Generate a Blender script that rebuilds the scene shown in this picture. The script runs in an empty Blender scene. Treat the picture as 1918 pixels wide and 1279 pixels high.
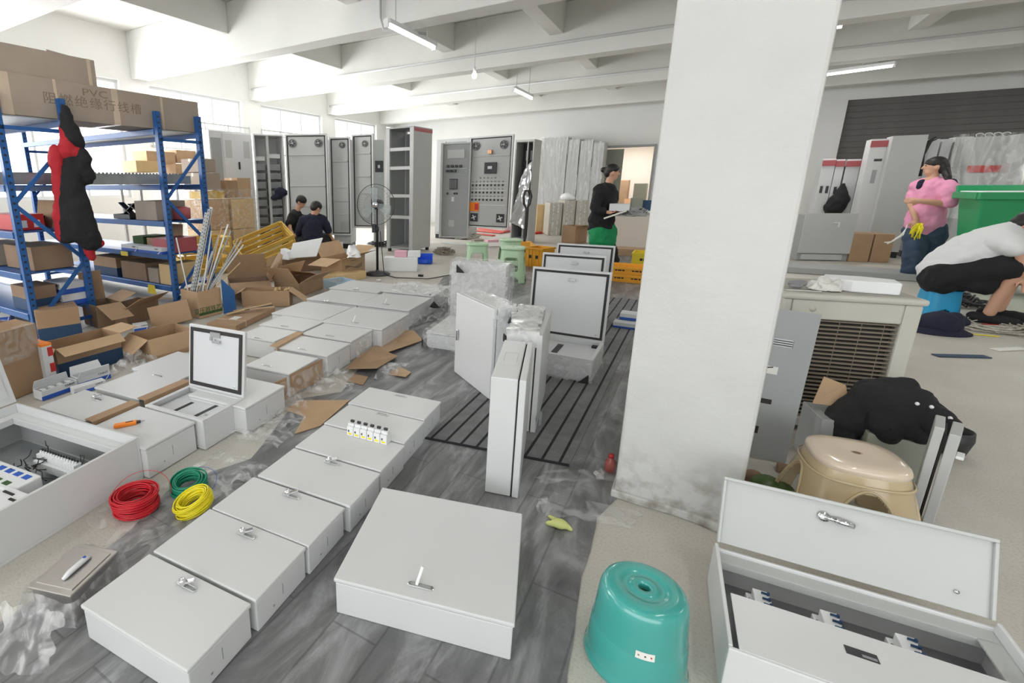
import bpy, bmesh, math, random
from math import pi, sin, cos, radians as RAD
from mathutils import Vector, Matrix, noise
random.seed(7)
S = bpy.context.scene
COL = S.collection

# ------------------------------------------------------------------ camera
# room frame: +Y runs along the rows of enclosures towards the far wall, +X to the right along the beams
FPX, PITCH, ROLL, PPX, PPY, HCAM, TH = 924.34, RAD(14.518), RAD(-0.381), 707.1, 585.9, 1.25, RAD(32.9)
def _rot():
    cp, sp, c, s = cos(PITCH), sin(PITCH), cos(ROLL), sin(ROLL)
    A = Matrix(((1, 0, 0), (0, -sp, -cp), (0, cp, -sp)))
    B = Matrix(((c, -s, 0), (s, c, 0), (0, 0, 1)))
    C = Matrix(((cos(TH), sin(TH), 0), (-sin(TH), cos(TH), 0), (0, 0, 1)))
    return B @ A @ C
RM = _rot()
RT = RM.transposed()
cam = bpy.data.objects.new('camera', bpy.data.cameras.new('camera'))
COL.objects.link(cam)
cam.data.sensor_width = 36.0
cam.data.sensor_fit = 'HORIZONTAL'
cam.data.lens = FPX / 1918 * 36
cam.data.shift_x = (959 - PPX) / 1918
cam.data.shift_y = -(639.5 - PPY) / 1918
cam.data.clip_start = 0.05
_m = Matrix((RM[0], -RM[1], -RM[2])).transposed().to_4x4()
_m.translation = Vector((0, 0, HCAM))
cam.matrix_world = _m
S.camera = cam

def _ray(x, y):
    return RT @ Vector(((x - PPX) / FPX, (y - PPY) / FPX, 1.0))
def at(x, y, z=0.0):
    d = _ray(x, y); return Vector((0, 0, HCAM)) + d * ((z - HCAM) / d.z)
def on_y(x, y, Y):
    d = _ray(x, y); return Vector((0, 0, HCAM)) + d * (Y / d.y)
def on_x(x, y, X):
    d = _ray(x, y); return Vector((0, 0, HCAM)) + d * (X / d.x)
def px(p):
    v = RM @ (Vector(p) - Vector((0, 0, HCAM))); return (PPX + FPX * v.x / v.z, PPY + FPX * v.y / v.z)
def height_for(p, ytop):
    lo, hi = 0.0, 6.0
    for _ in range(40):
        m = (lo + hi) / 2
        if px((p[0], p[1], m))[1] > ytop: lo = m
        else: hi = m
    return lo

# ------------------------------------------------------------------ world, lights, exposure
S.view_settings.view_transform = 'Standard'
S.view_settings.look = 'None'
S.view_settings.exposure = 0.0
S.view_settings.gamma = 1.0
S.view_settings.use_curve_mapping = False
W = bpy.data.worlds.new('sky'); S.world = W; W.use_nodes = True
W.node_tree.nodes['Background'].inputs[0].default_value = (0.95, 0.98, 1.0, 1)
W.node_tree.nodes['Background'].inputs[1].default_value = 4.0
try:
    S.cycles.max_bounces = 8; S.cycles.diffuse_bounces = 5; S.cycles.transparent_max_bounces = 12
    S.cycles.glossy_bounces = 3; S.cycles.transmission_bounces = 4; S.cycles.caustics_reflective = False; S.cycles.caustics_refractive = False
    S.cycles.sample_clamp_indirect = 4.0
except Exception: pass
def area(name, loc, size, energy, rot=(0, 0, 0), color=(1, 1, 1)):
    l = bpy.data.lights.new(name, 'AREA'); l.shape = 'RECTANGLE'; l.size, l.size_y = size; l.energy = energy; l.color = color
    o = bpy.data.objects.new(name, l); COL.objects.link(o); o.location = loc; o.rotation_euler = rot; return o
# daylight coming in at the long window band of the left wall; the lamp behind the camera is added fill
area('window_daylight', (-9.15, 5.4, 2.2), (2.0, 15.5), 620, (0, -pi / 2, 0), (1.0, 1.0, 1.0))
area('back_fill_light', (1.0, -4.3, 1.9), (11.0, 2.6), 22, (pi / 2, 0, 0), (1.0, 0.99, 0.97))
# area lamps under the visible tubes, plus others without fixtures added to brighten the hall
TUBES_AND_FILL = [(-3.42, 6.15), (-3.42, 10.9), (1.8, 12.3), (-3.42, 1.6), (0.9, 5.2), (1.2, 1.2), (1.4, 8.6), (4.6, 4.0), (4.6, 8.6), (5.2, 12.6), (-6.9, 7.4), (-1.0, -1.6), (3.6, -1.6)]
for k, (tx, ty) in enumerate(TUBES_AND_FILL):
    area('tube_and_fill_light', (tx, ty, 3.0), (0.12, 1.2), 11 if ty < 8 and tx < 4 else 26, (0, 0, 0), (1.0, 0.995, 0.97))

# ------------------------------------------------------------------ materials
M = {}
def nodes(m): return m.node_tree.nodes, m.node_tree.links
def mat(name, col, rough=0.5, metal=0.0, spec=0.5, var=0.0, vscale=4.0, bump=0.0, bscale=30.0, alpha=1.0, trans=0.0, emit=None, estr=1.0, col2=None, coat=0.0, stretch=None, detail=4.0, sharp=None):
    m = bpy.data.materials.new(name); m.use_nodes = True
    n, l = nodes(m); b = n['Principled BSDF']
    c = tuple(col) + (1,)
    b.inputs['Base Color'].default_value = c
    b.inputs['Roughness'].default_value = rough; b.inputs['Metallic'].default_value = metal
    b.inputs['Specular IOR Level'].default_value = spec
    b.inputs['Alpha'].default_value = alpha
    if trans: b.inputs['Transmission Weight'].default_value = trans
    if coat: b.inputs['Coat Weight'].default_value = coat; b.inputs['Coat Roughness'].default_value = 0.12
    if emit: b.inputs['Emission Color'].default_value = tuple(emit) + (1,); b.inputs['Emission Strength'].default_value = estr
    if var or col2 or bump:
        tc = n.new('ShaderNodeTexCoord'); mp = n.new('ShaderNodeMapping'); l.new(tc.outputs['Object'], mp.inputs[0])
        if stretch: mp.inputs['Scale'].default_value = stretch
    if var or col2:
        nz = n.new('ShaderNodeTexNoise'); nz.inputs['Scale'].default_value = vscale; nz.inputs['Detail'].default_value = detail
        l.new(mp.outputs[0], nz.inputs['Vector'])
        cr = n.new('ShaderNodeValToRGB'); l.new(nz.outputs['Fac'], cr.inputs[0])
        lo, hi = sharp or (0.3, 0.7)
        cr.color_ramp.elements[0].position = lo; cr.color_ramp.elements[1].position = hi
        c2 = col2 if col2 else tuple(max(0, x * (1 - var)) for x in col)
        cr.color_ramp.elements[0].color = tuple(c2) + (1,); cr.color_ramp.elements[1].color = c
        l.new(cr.outputs[0], b.inputs['Base Color'])
    if bump:
        nb = n.new('ShaderNodeTexNoise'); nb.inputs['Scale'].default_value = bscale; nb.inputs['Detail'].default_value = 5
        l.new(mp.outputs[0], nb.inputs['Vector'])
        bp = n.new('ShaderNodeBump'); bp.inputs['Strength'].default_value = bump; bp.inputs['Distance'].default_value = 0.02
        l.new(nb.outputs['Fac'], bp.inputs['Height']); l.new(bp.outputs[0], b.inputs['Normal'])
    M[name] = m
    return m
mat('wall', (0.80, 0.80, 0.78), 0.9, var=0.05, vscale=1.2, bump=0.25, bscale=14)
mat('pillar_paint', (0.60, 0.60, 0.58), 0.85, var=0.10, vscale=2.2, bump=0.6, bscale=7)
mat('ceiling_paint', (0.78, 0.78, 0.75), 0.95, var=0.10, vscale=0.9, bump=0.2, bscale=10)
mat('steel_white', (0.665, 0.67, 0.675), 0.34, var=0.02, vscale=3)
mat('steel_inner', (0.66, 0.67, 0.69), 0.42, var=0.03, vscale=3)
mat('steel_grey', (0.50, 0.51, 0.50), 0.42, var=0.05, vscale=3)
mat('panel_grey', (0.33, 0.345, 0.345), 0.4, var=0.06, vscale=3)
mat('steel_greyer', (0.36, 0.37, 0.37), 0.45, var=0.06, vscale=3)
mat('galvanized', (0.42, 0.44, 0.45), 0.4, metal=0.6, var=0.25, vscale=9)
mat('stainless', (0.62, 0.59, 0.57), 0.28, metal=0.9, var=0.08, vscale=6)
mat('chrome', (0.80, 0.81, 0.83), 0.16, metal=1.0)
mat('dark_metal', (0.06, 0.06, 0.065), 0.45, metal=0.5)
mat('rubber', (0.03, 0.028, 0.028), 0.75)
mat('black_plastic', (0.018, 0.018, 0.02), 0.4)
mat('grey_plastic', (0.25, 0.25, 0.26), 0.5)
mat('white_plastic', (0.80, 0.81, 0.82), 0.35)
mat('cardboard', (0.42, 0.275, 0.165), 0.85, var=0.14, vscale=5, bump=0.08, bscale=60)
mat('cardboard_light', (0.56, 0.38, 0.23), 0.85, var=0.12, vscale=5, bump=0.08, bscale=60)
mat('cardboard_dark', (0.30, 0.20, 0.13), 0.88, var=0.16, vscale=5)
mat('cardboard_grey', (0.40, 0.33, 0.27), 0.9, var=0.12, vscale=4)
mat('cardboard_yellow', (0.72, 0.52, 0.27), 0.85, var=0.1, vscale=4)
mat('tape', (0.62, 0.50, 0.38), 0.25, var=0.1, vscale=9)
mat('print_ink', (0.06, 0.05, 0.045), 0.8)
mat('print_faded', (0.24, 0.18, 0.13), 0.85)
mat('print_green', (0.05, 0.11, 0.03), 0.8)
mat('rack_blue', (0.016, 0.11, 0.36), 0.42, var=0.2, vscale=6)
mat('carton_blue', (0.03, 0.13, 0.36), 0.5, var=0.1)
mat('carton_navy', (0.02, 0.06, 0.14), 0.6, var=0.1)
mat('label_blue', (0.02, 0.10, 0.50), 0.5)
mat('carton_white', (0.72, 0.74, 0.76), 0.6, var=0.04)
mat('red_print', (0.55, 0.03, 0.03), 0.55)
mat('orange', (0.95, 0.26, 0.02), 0.4)
mat('crate_orange', (0.85, 0.40, 0.03), 0.45, var=0.1)
mat('crate_yellow', (0.85, 0.66, 0.03), 0.45, var=0.1)
mat('wood_yellow', (0.72, 0.48, 0.10), 0.6, var=0.22, vscale=3, stretch=(1, 6, 6))
mat('wire_red', (0.62, 0.015, 0.03), 0.35)
mat('wire_green', (0.01, 0.26, 0.15), 0.35)
mat('wire_yellow', (0.88, 0.76, 0.02), 0.35)
mat('copper', (0.75, 0.40, 0.22), 0.3, metal=0.8)
mat('teal_plastic', (0.05, 0.35, 0.315), 0.2, coat=0.6)
mat('tan_plastic', (0.62, 0.49, 0.30), 0.25, coat=0.5, var=0.06, vscale=3)
mat('tan_seat', (0.73, 0.61, 0.48), 0.22, coat=0.5)
mat('mint_plastic', (0.50, 0.70, 0.47), 0.35)
mat('green_plastic', (0.015, 0.30, 0.11), 0.4)
mat('blue_plastic', (0.02, 0.12, 0.75), 0.35)
mat('cyan_plastic', (0.02, 0.35, 0.65), 0.4)
mat('cooler_body', (0.60, 0.585, 0.52), 0.55, var=0.12, vscale=2.5)
mat('cooler_dark', (0.035, 0.03, 0.025), 0.8)
mat('cooler_slat', (0.27, 0.23, 0.18), 0.6)
mat('foam', (0.86, 0.87, 0.88), 0.7, bump=0.1, bscale=80)
mat('paper', (0.80, 0.79, 0.75), 0.8, var=0.05)
mat('cloth_black', (0.012, 0.012, 0.014), 0.9, bump=0.3, bscale=40)
mat('cloth_navy', (0.012, 0.014, 0.035), 0.9, bump=0.3, bscale=40)
mat('cloth_red', (0.42, 0.015, 0.025), 0.85)
mat('cloth_white', (0.78, 0.79, 0.80), 0.9, bump=0.3, bscale=14)
mat('cloth_pink', (0.80, 0.33, 0.50), 0.9, bump=0.3, bscale=14)
mat('denim', (0.055, 0.09, 0.15), 0.9, var=0.3, vscale=9)
mat('cloth_green', (0.01, 0.26, 0.09), 0.85)
mat('skin', (0.60, 0.34, 0.23), 0.6)
mat('hair', (0.012, 0.010, 0.010), 0.5)
mat('lip', (0.45, 0.14, 0.12), 0.6)
mat('eye', (0.02, 0.015, 0.015), 0.3)
mat('shutter', (0.14, 0.135, 0.13), 0.7, var=0.15)
mat('bar_white', (0.75, 0.76, 0.76), 0.5)
mat('tube_glow', (1, 1, 1), 0.5, emit=(1, 1, 0.97), estr=9.0)
mat('pallet_red', (0.62, 0.10, 0.08), 0.5)
mat('maroon', (0.42, 0.09, 0.10), 0.5)
mat('pink_plastic', (0.80, 0.45, 0.55), 0.5)
mat('window_frame', (0.70, 0.72, 0.72), 0.5)
mat('dusty_top', (0.52, 0.50, 0.44), 0.9, var=0.3, vscale=6)
mat('glove_yellow', (0.62, 0.66, 0.25), 0.8)
mat('leafy', (0.10, 0.17, 0.05), 0.4, var=0.4, vscale=20)
mat('beige_partition', (0.66, 0.60, 0.53), 0.85)
mat('olive_board', (0.30, 0.31, 0.26), 0.8)
mat('glass_tint', (0.55, 0.62, 0.63), 0.1, alpha=0.35)

def film_mat(name, tint, base_alpha, streak_alpha, st=None):
    m = bpy.data.materials.new(name); m.use_nodes = True; n, l = nodes(m)
    b = n['Principled BSDF']; b.inputs['Base Color'].default_value = tint + (1,); b.inputs['Roughness'].default_value = 0.16
    b.inputs['Specular IOR Level'].default_value = 0.8
    tc = n.new('ShaderNodeTexCoord'); nz = n.new('ShaderNodeTexNoise'); nz.inputs['Scale'].default_value = 7; nz.inputs['Detail'].default_value = 4; nz.inputs['Distortion'].default_value = 2.5
    mpp = n.new('ShaderNodeMapping'); l.new(tc.outputs['Object'], mpp.inputs[0]); l.new(mpp.outputs[0], nz.inputs['Vector'])
    if st: mpp.inputs['Scale'].default_value = st
    mr = n.new('ShaderNodeMapRange'); mr.inputs['From Min'].default_value = 0.42; mr.inputs['From Max'].default_value = 0.62
    mr.inputs['To Min'].default_value = base_alpha; mr.inputs['To Max'].default_value = streak_alpha
    l.new(nz.outputs['Fac'], mr.inputs[0]); l.new(mr.outputs[0], b.inputs['Alpha'])
    bp = n.new('ShaderNodeBump'); bp.inputs['Strength'].default_value = 0.15; bp.inputs['Distance'].default_value = 0.01
    l.new(nz.outputs['Fac'], bp.inputs['Height']); l.new(bp.outputs[0], b.inputs['Normal'])
    M[name] = m; return m
film_mat('film', (0.95, 0.95, 0.96), 0.07, 0.42)
film_mat('film_drape', (0.95, 0.95, 0.95), 0.04, 0.34, (0.9, 0.9, 0.12))
film_mat('film_thin', (0.95, 0.95, 0.96), 0.03, 0.28)
film_mat('film_milky', (0.93, 0.93, 0.93), 0.35, 0.75)

def vinyl_mat(name, base, dark, light):
    m = bpy.data.materials.new(name); m.use_nodes = True; n, l = nodes(m); b = n['Principled BSDF']
    b.inputs['Roughness'].default_value = 0.38
    tc = n.new('ShaderNodeTexCoord'); mp = n.new('ShaderNodeMapping'); l.new(tc.outputs['Object'], mp.inputs[0])
    mp.inputs['Rotation'].default_value = (0, 0, RAD(38)); mp.inputs['Scale'].default_value = (3.2, 0.9, 1)
    nz = n.new('ShaderNodeTexNoise'); nz.inputs['Scale'].default_value = 2.1; nz.inputs['Detail'].default_value = 9; nz.inputs['Distortion'].default_value = 1.6; nz.inputs['Roughness'].default_value = 0.62
    l.new(mp.outputs[0], nz.inputs['Vector'])
    cr = n.new('ShaderNodeValToRGB'); l.new(nz.outputs['Fac'], cr.inputs[0]); e = cr.color_ramp.elements
    e[0].position = 0.30; e[0].color = dark + (1,); e[1].position = 0.74; e[1].color = light + (1,)
    k = e.new(0.5); k.color = base + (1,)
    # plank seams printed in the vinyl
    br = n.new('ShaderNodeTexBrick'); br.inputs['Scale'].default_value = 1.0; br.inputs['Mortar Size'].default_value = 0.0035
    br.inputs['Brick Width'].default_value = 0.92; br.inputs['Row Height'].default_value = 0.152
    br.inputs['Color1'].default_value = (1, 1, 1, 1); br.inputs['Color2'].default_value = (0.86, 0.86, 0.86, 1); br.inputs['Mortar'].default_value = (0.62, 0.62, 0.62, 1)
    mp2 = n.new('ShaderNodeMapping'); mp2.inputs['Rotation'].default_value = (0, 0, RAD(90)); l.new(tc.outputs['Object'], mp2.inputs[0]); l.new(mp2.outputs[0], br.inputs['Vector'])
    mx = n.new('ShaderNodeMix'); mx.data_type = 'RGBA'; mx.blend_type = 'MULTIPLY'; mx.inputs['Factor'].default_value = 1
    l.new(cr.outputs[0], mx.inputs['A']); l.new(br.outputs['Color'], mx.inputs['B']); l.new(mx.outputs['Result'], b.inputs['Base Color'])
    M[name] = m
vinyl_mat('vinyl', (0.20, 0.20, 0.205), (0.10, 0.10, 0.105), (0.46, 0.46, 0.48))
vinyl_mat('vinyl_far', (0.22, 0.225, 0.23), (0.14, 0.14, 0.15), (0.42, 0.43, 0.44))

def concrete_mat():
    m = bpy.data.materials.new('concrete'); m.use_nodes = True; n, l = nodes(m); b = n['Principled BSDF']; b.inputs['Roughness'].default_value = 0.5
    tc = n.new('ShaderNodeTexCoord')
    a = n.new('ShaderNodeTexNoise'); a.inputs['Scale'].default_value = 1.3; a.inputs['Detail'].default_value = 8; l.new(tc.outputs['Object'], a.inputs['Vector'])
    cr = n.new('ShaderNodeValToRGB'); l.new(a.outputs['Fac'], cr.inputs[0]); e = cr.color_ramp.elements
    e[0].position = 0.28; e[0].color = (0.47, 0.44, 0.39, 1); e[1].position = 0.66; e[1].color = (0.60, 0.58, 0.53, 1)
    s = n.new('ShaderNodeTexNoise'); s.inputs['Scale'].default_value = 110; s.inputs['Detail'].default_value = 3; l.new(tc.outputs['Object'], s.inputs['Vector'])
    c2 = n.new('ShaderNodeValToRGB'); l.new(s.outputs['Fac'], c2.inputs[0]); f = c2.color_ramp.elements
    f[0].position = 0.34; f[0].color = (0.88, 0.86, 0.83, 1); f[1].position = 0.5; f[1].color = (1, 1, 1, 1)
    mx = n.new('ShaderNodeMix'); mx.data_type = 'RGBA'; mx.blend_type = 'MULTIPLY'; mx.inputs['Factor'].default_value = 1
    l.new(cr.outputs[0], mx.inputs['A']); l.new(c2.outputs[0], mx.inputs['B']); l.new(mx.outputs['Result'], b.inputs['Base Color'])
    bp = n.new('ShaderNodeBump'); bp.inputs['Strength'].default_value = 0.15; bp.inputs['Distance'].default_value = 0.01
    l.new(s.outputs['Fac'], bp.inputs['Height']); l.new(bp.outputs[0], b.inputs['Normal'])
    M['concrete'] = m
concrete_mat()
def soil(m, z0, z1, col):
    # grime that climbs a little way up from the floor, in patches of its own
    n, l = nodes(m); b = n['Principled BSDF']; src = b.inputs['Base Color'].links[0].from_socket
    tc = n.new('ShaderNodeTexCoord'); sp = n.new('ShaderNodeSeparateXYZ'); l.new(tc.outputs['Object'], sp.inputs[0])
    mr = n.new('ShaderNodeMapRange'); mr.inputs['From Min'].default_value = z0; mr.inputs['From Max'].default_value = z1; mr.inputs['To Min'].default_value = 1; mr.inputs['To Max'].default_value = 0
    l.new(sp.outputs['Z'], mr.inputs[0]); nz = n.new('ShaderNodeTexNoise'); nz.inputs['Scale'].default_value = 16; nz.inputs['Detail'].default_value = 8; l.new(tc.outputs['Object'], nz.inputs['Vector'])
    r2 = n.new('ShaderNodeMapRange'); r2.inputs['From Min'].default_value = 0.45; r2.inputs['From Max'].default_value = 0.7; l.new(nz.outputs['Fac'], r2.inputs[0])
    mu = n.new('ShaderNodeMath'); mu.operation = 'MULTIPLY'; l.new(mr.outputs[0], mu.inputs[0]); l.new(r2.outputs[0], mu.inputs[1])
    mx = n.new('ShaderNodeMix'); mx.data_type = 'RGBA'; l.new(mu.outputs[0], mx.inputs['Factor']); l.new(src, mx.inputs['A']); mx.inputs['B'].default_value = col + (1,); l.new(mx.outputs['Result'], b.inputs['Base Color'])
soil(M['pillar_paint'], 0.0, 0.28, (0.22, 0.19, 0.16))

# ------------------------------------------------------------------ helpers
class MB:
    """collects simple shapes and links them as one mesh object"""
    def __init__(s): s.v = []; s.f = []; s.sm = []
    def add(s, vs, fs, smooth=False):
        o = len(s.v); s.v += [tuple(v) for v in vs]; s.f += [tuple(i + o for i in f) for f in fs]; s.sm += [smooth] * len(fs); return s
    def hexa(s, p):  # 4 bottom points then 4 top points, both counter-clockwise seen from above
        return s.add(p, [(3, 2, 1, 0), (4, 5, 6, 7), (0, 1, 5, 4), (1, 2, 6, 5), (2, 3, 7, 6), (3, 0, 4, 7)])
    def box(s, x0, x1, y0, y1, z0, z1):
        return s.hexa([(x0, y0, z0), (x1, y0, z0), (x1, y1, z0), (x0, y1, z0), (x0, y0, z1), (x1, y0, z1), (x1, y1, z1), (x0, y1, z1)])
    def cbox(s, c, size, rot=None):
        hx, hy, hz = size[0] / 2, size[1] / 2, size[2] / 2; R = rot or Matrix.Identity(3); c = Vector(c)
        P = [c + R @ Vector(q) for q in [(-hx, -hy, -hz), (hx, -hy, -hz), (hx, hy, -hz), (-hx, hy, -hz), (-hx, -hy, hz), (hx, -hy, hz), (hx, hy, hz), (-hx, hy, hz)]]
        return s.hexa(P)
    def bar(s, a, b, w, t, up=(0, 0, 1)):
        a, b = Vector(a), Vector(b); d = (b - a); L = d.length; d.normalize(); u = Vector(up)
        if abs(d.dot(u)) > 0.98: u = Vector((1, 0, 0))
        x = d.cross(u).normalized(); z = x.cross(d).normalized()
        R = Matrix((x, d, z)).transposed(); return s.cbox((a + b) / 2, (w, L, t), R)
    def tube(s, pts, r, n=8, closed=False, cap=True):
        pts = [Vector(p) for p in pts]; N = len(pts); rr = r if isinstance(r, (list, tuple)) else [r] * N
        rings = []; prev = None
        for i, p in enumerate(pts):
            a = pts[(i - 1) % N] if (closed or i > 0) else p; b = pts[(i + 1) % N] if (closed or i < N - 1) else p
            t = (b - a).normalized()
            if prev is None:
                u = Vector((0, 0, 1)) if abs(t.z) < 0.9 else Vector((1, 0, 0)); x = t.cross(u).normalized()
            else:
                x = prev - t * prev.dot(t); x = x.normalized() if x.length > 1e-6 else t.orthogonal().normalized()
            prev = x; y = t.cross(x)
            rings.append([p + (x * cos(2 * pi * k / n) + y * sin(2 * pi * k / n)) * rr[i] for k in range(n)])
        vs = [q for rg in rings for q in rg]; fs = []
        for i in range(N if closed else N - 1):
            j = (i + 1) % N
            for k in range(n): fs.append((i * n + k, i * n + (k + 1) % n, j * n + (k + 1) % n, j * n + k))
        if cap and not closed: fs += [tuple(range(n - 1, -1, -1)), tuple((N - 1) * n + k for k in range(n))]
        return s.add(vs, fs, True)
    def lathe(s, prof, n=24, c=(0, 0, 0), axis='Z', cap=True, sx=1, sy=1):
        vs = []; fs = []
        for (r, z) in prof:
            for k in range(n):
                a = 2 * pi * k / n; q = (r * cos(a) * sx, r * sin(a) * sy, z)
                if axis == 'Y': q = (q[0], q[2], q[1])
                if axis == 'X': q = (q[2], q[0], q[1])
                vs.append((q[0] + c[0], q[1] + c[1], q[2] + c[2]))
        for i in range(len(prof) - 1):
            for k in range(n): fs.append((i * n + k, i * n + (k + 1) % n, (i + 1) * n + (k + 1) % n, (i + 1) * n + k))
        if cap: fs += [tuple(range(n - 1, -1, -1)), tuple((len(prof) - 1) * n + k for k in range(n))]
        return s.add(vs, fs, True)
    def prism(s, poly, z0, z1):
        n = len(poly); vs = [(p[0], p[1], z0) for p in poly] + [(p[0], p[1], z1) for p in poly]
        return s.add(vs, [tuple(range(n - 1, -1, -1)), tuple(range(n, 2 * n))] + [(k, (k + 1) % n, n + (k + 1) % n, n + k) for k in range(n)])
    def build(s, name, m, parent=None, bevel=0.0, seg=2, smooth=None, subsurf=0):
        me = bpy.data.meshes.new(name); me.from_pydata(s.v, [], s.f); me.materials.append(M[m] if isinstance(m, str) else m)
        for p, q in zip(me.polygons, s.sm): p.use_smooth = q if smooth is None else smooth
        o = bpy.data.objects.new(name, me); COL.objects.link(o)
        if parent: o.parent = parent
        if bevel:
            b = o.modifiers.new('bevel', 'BEVEL'); b.width = bevel; b.segments = seg; b.limit_method = 'ANGLE'; b.angle_limit = RAD(40)
        if subsurf:
            u = o.modifiers.new('sub', 'SUBSURF'); u.levels = u.render_levels = subsurf
        return o
def tag(o, label=None, cat=None, group=None, kind=None):
    if label: o['label'] = label
    if cat: o['category'] = cat
    if group: o['group'] = group
    if kind: o['kind'] = kind
    return o
def empty(name, loc, rz=0.0, label=None, cat=None, group=None):
    o = bpy.data.objects.new(name, None); COL.objects.link(o); o.location = loc; o.rotation_euler = (0, 0, rz); o.empty_display_size = 0.05
    return tag(o, label, cat, group)
def lab(o, text): o['label'] = text; return o
def struct(o): o['kind'] = 'structure'; return o
def kids(o): return [c for c in bpy.data.objects if c.parent == o]
def copy_tree(o, parent=None):
    c = o.copy(); COL.objects.link(c); c.parent = parent
    for ch in list(o.children): copy_tree(ch, c)
    return c
def text(body, size, m, parent, loc, rot, name='lettering', ext=0.0006, align='CENTER', sx=1.0, space=1.0):
    cu = bpy.data.curves.new(name, 'FONT'); cu.body = body; cu.size = size; cu.extrude = ext; cu.align_x = align; cu.align_y = 'CENTER'; cu.resolution_u = 2; cu.space_character = space
    t = bpy.data.objects.new(name, cu); COL.objects.link(t)
    me = bpy.data.meshes.new_from_object(t); bpy.data.objects.remove(t); bpy.data.curves.remove(cu)
    me.materials.clear(); me.materials.append(M[m]); o = bpy.data.objects.new(name, me); COL.objects.link(o)
    o.parent = parent; o.location = loc; o.rotation_euler = rot; o.scale = (sx, 1, 1); return o
def rect4(L, B, R, F, z):
    """left, back, right, front pixel corners of a level rectangle at height z -> centre, x-size, y-size, angle"""
    L, B, R, F = [at(p[0], p[1], z) for p in (L, B, R, F)]
    X = (R - B + F - L) / 2; Y = (B - L + R - F) / 2; c = (L + B + R + F) / 4
    a = (math.atan2(X.y, X.x) * X.length + math.atan2(-Y.x, Y.y) * Y.length) / (X.length + Y.length)
    return c, X.length, Y.length, a

def crumple(name, corners, nx, ny, amp, freq, m, label=None, cat='plastic film', parent=None, base=0.0, seed=0, dome=0.0, holes=0.0, group=None, solid=0.0, ragged=0.0):
    """a wrinkled sheet spanning four corner points (3-D), ruffled upwards by noise"""
    A, B, C, D = [Vector(c) for c in corners]; vs = []; fs = []
    o3 = Vector((seed * 3.7, seed * 1.3, seed * 0.7))
    for j in range(ny + 1):
        for i in range(nx + 1):
            u, v = i / nx, j / ny
            if ragged:
                u = 0.5 + (u - 0.5) * (1 + ragged * noise.noise(Vector((v * 4, seed, 1)))); v = 0.5 + (v - 0.5) * (1 + ragged * noise.noise(Vector((u * 4, seed, 5))))
            p = (A * (1 - u) + B * u) * (1 - v) + (D * (1 - u) + C * u) * v
            w = abs(noise.noise(p * freq + o3)) + 0.5 * abs(noise.noise(p * freq * 2.3 + o3))
            e = min(1, 6 * min(u, 1 - u, v, 1 - v) + 0.15)
            q = p + Vector((0, 0, base + amp * w * e + dome * sin(pi * u) * sin(pi * v)))
            q += Vector((noise.noise(p * freq * 1.7 + o3), noise.noise(p * freq * 1.9 - o3), 0)) * amp * 0.4
            vs.append(q)
    for j in range(ny):
        for i in range(nx):
            if holes and random.random() < holes and (i in (0, nx - 1) or j in (0, ny - 1)): continue
            a = j * (nx + 1) + i; fs.append((a, a + 1, a + nx + 2, a + nx + 1))
    b = MB(); b.add(vs, fs, True); o = b.build(name, m, parent)
    if solid:
        s = o.modifiers.new('solid', 'SOLIDIFY'); s.thickness = solid; s.offset = 1
    if label: tag(o, label, cat, group)
    return o
# ------------------------------------------------------------------ the hall
mat('pane_glass', (0.9, 0.95, 0.95), 0.05, alpha=0.10)
XL, XR, YB, YF, ZS, ZB = -9.3, 9.0, -4.5, 15.5, 4.0, 3.2
struct(MB().box(XL - 0.2, XR + 0.2, YB - 0.2, YF + 0.2, -0.2, 0).build('floor', 'concrete'))
struct(MB().box(XL - 0.2, XR + 0.2, YB - 0.2, YF + 0.2, ZS, ZS + 0.2).build('ceiling', 'ceiling_paint'))
# left wall: piers at every beam, windows between them
ys = [YB - 0.2, -2.9, 0.03, 2.96, 5.9, 8.84, 11.78, 14.6, YF]
w = MB(); w.box(XL - 0.25, XL, YB, YF, 0, 1.05); w.box(XL - 0.25, XL, YB, YF, 3.15, ZS)
for y in ys[1:-1]: w.box(XL - 0.25, XL, y - 0.2, y + 0.4, 1.05, 3.15)
w.box(XL - 0.25, XL, YB, YB + 0.4, 1.05, 3.15); w.box(XL - 0.25, XL, YF - 0.2, YF, 1.05, 3.15)
struct(w.build('wall_left', 'wall'))
for k in range(1, 7):
    y0, y1 = ys[k] + 0.4, ys[k + 1] - 0.2
    e = struct(empty('window_%d' % k, (XL - 0.12, y0, 1.05))); Wd = y1 - y0; H = 2.1
    f = MB(); f.box(-0.03, 0.03, 0, 0.05, 0, H); f.box(-0.03, 0.03, Wd - 0.05, Wd, 0, H); f.box(-0.03, 0.03, 0.05, Wd - 0.05, 0, 0.05); f.box(-0.03, 0.03, 0.05, Wd - 0.05, H - 0.05, H)
    f.build('window_frame', 'window_frame', e)
    for j in range(1, 3):
        MB().box(-0.02, 0.02, Wd * j / 3 - 0.02, Wd * j / 3 + 0.02, 0.05, H - 0.05).build('mullion', 'window_frame', e)
    for j in range(3):
        for z_a, z_b in ((0.05, 1.40), (1.44, H - 0.05)): MB().box(-0.003, 0.003, Wd * j / 3 + 0.03, Wd * (j + 1) / 3 - 0.03, z_a, z_b).build('pane', 'pane_glass', e)
    for z in (1.42,):
        MB().box(-0.021, 0.021, 0.05, Wd - 0.05, z - 0.02, z + 0.02).build('transom', 'window_frame', e)
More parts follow.
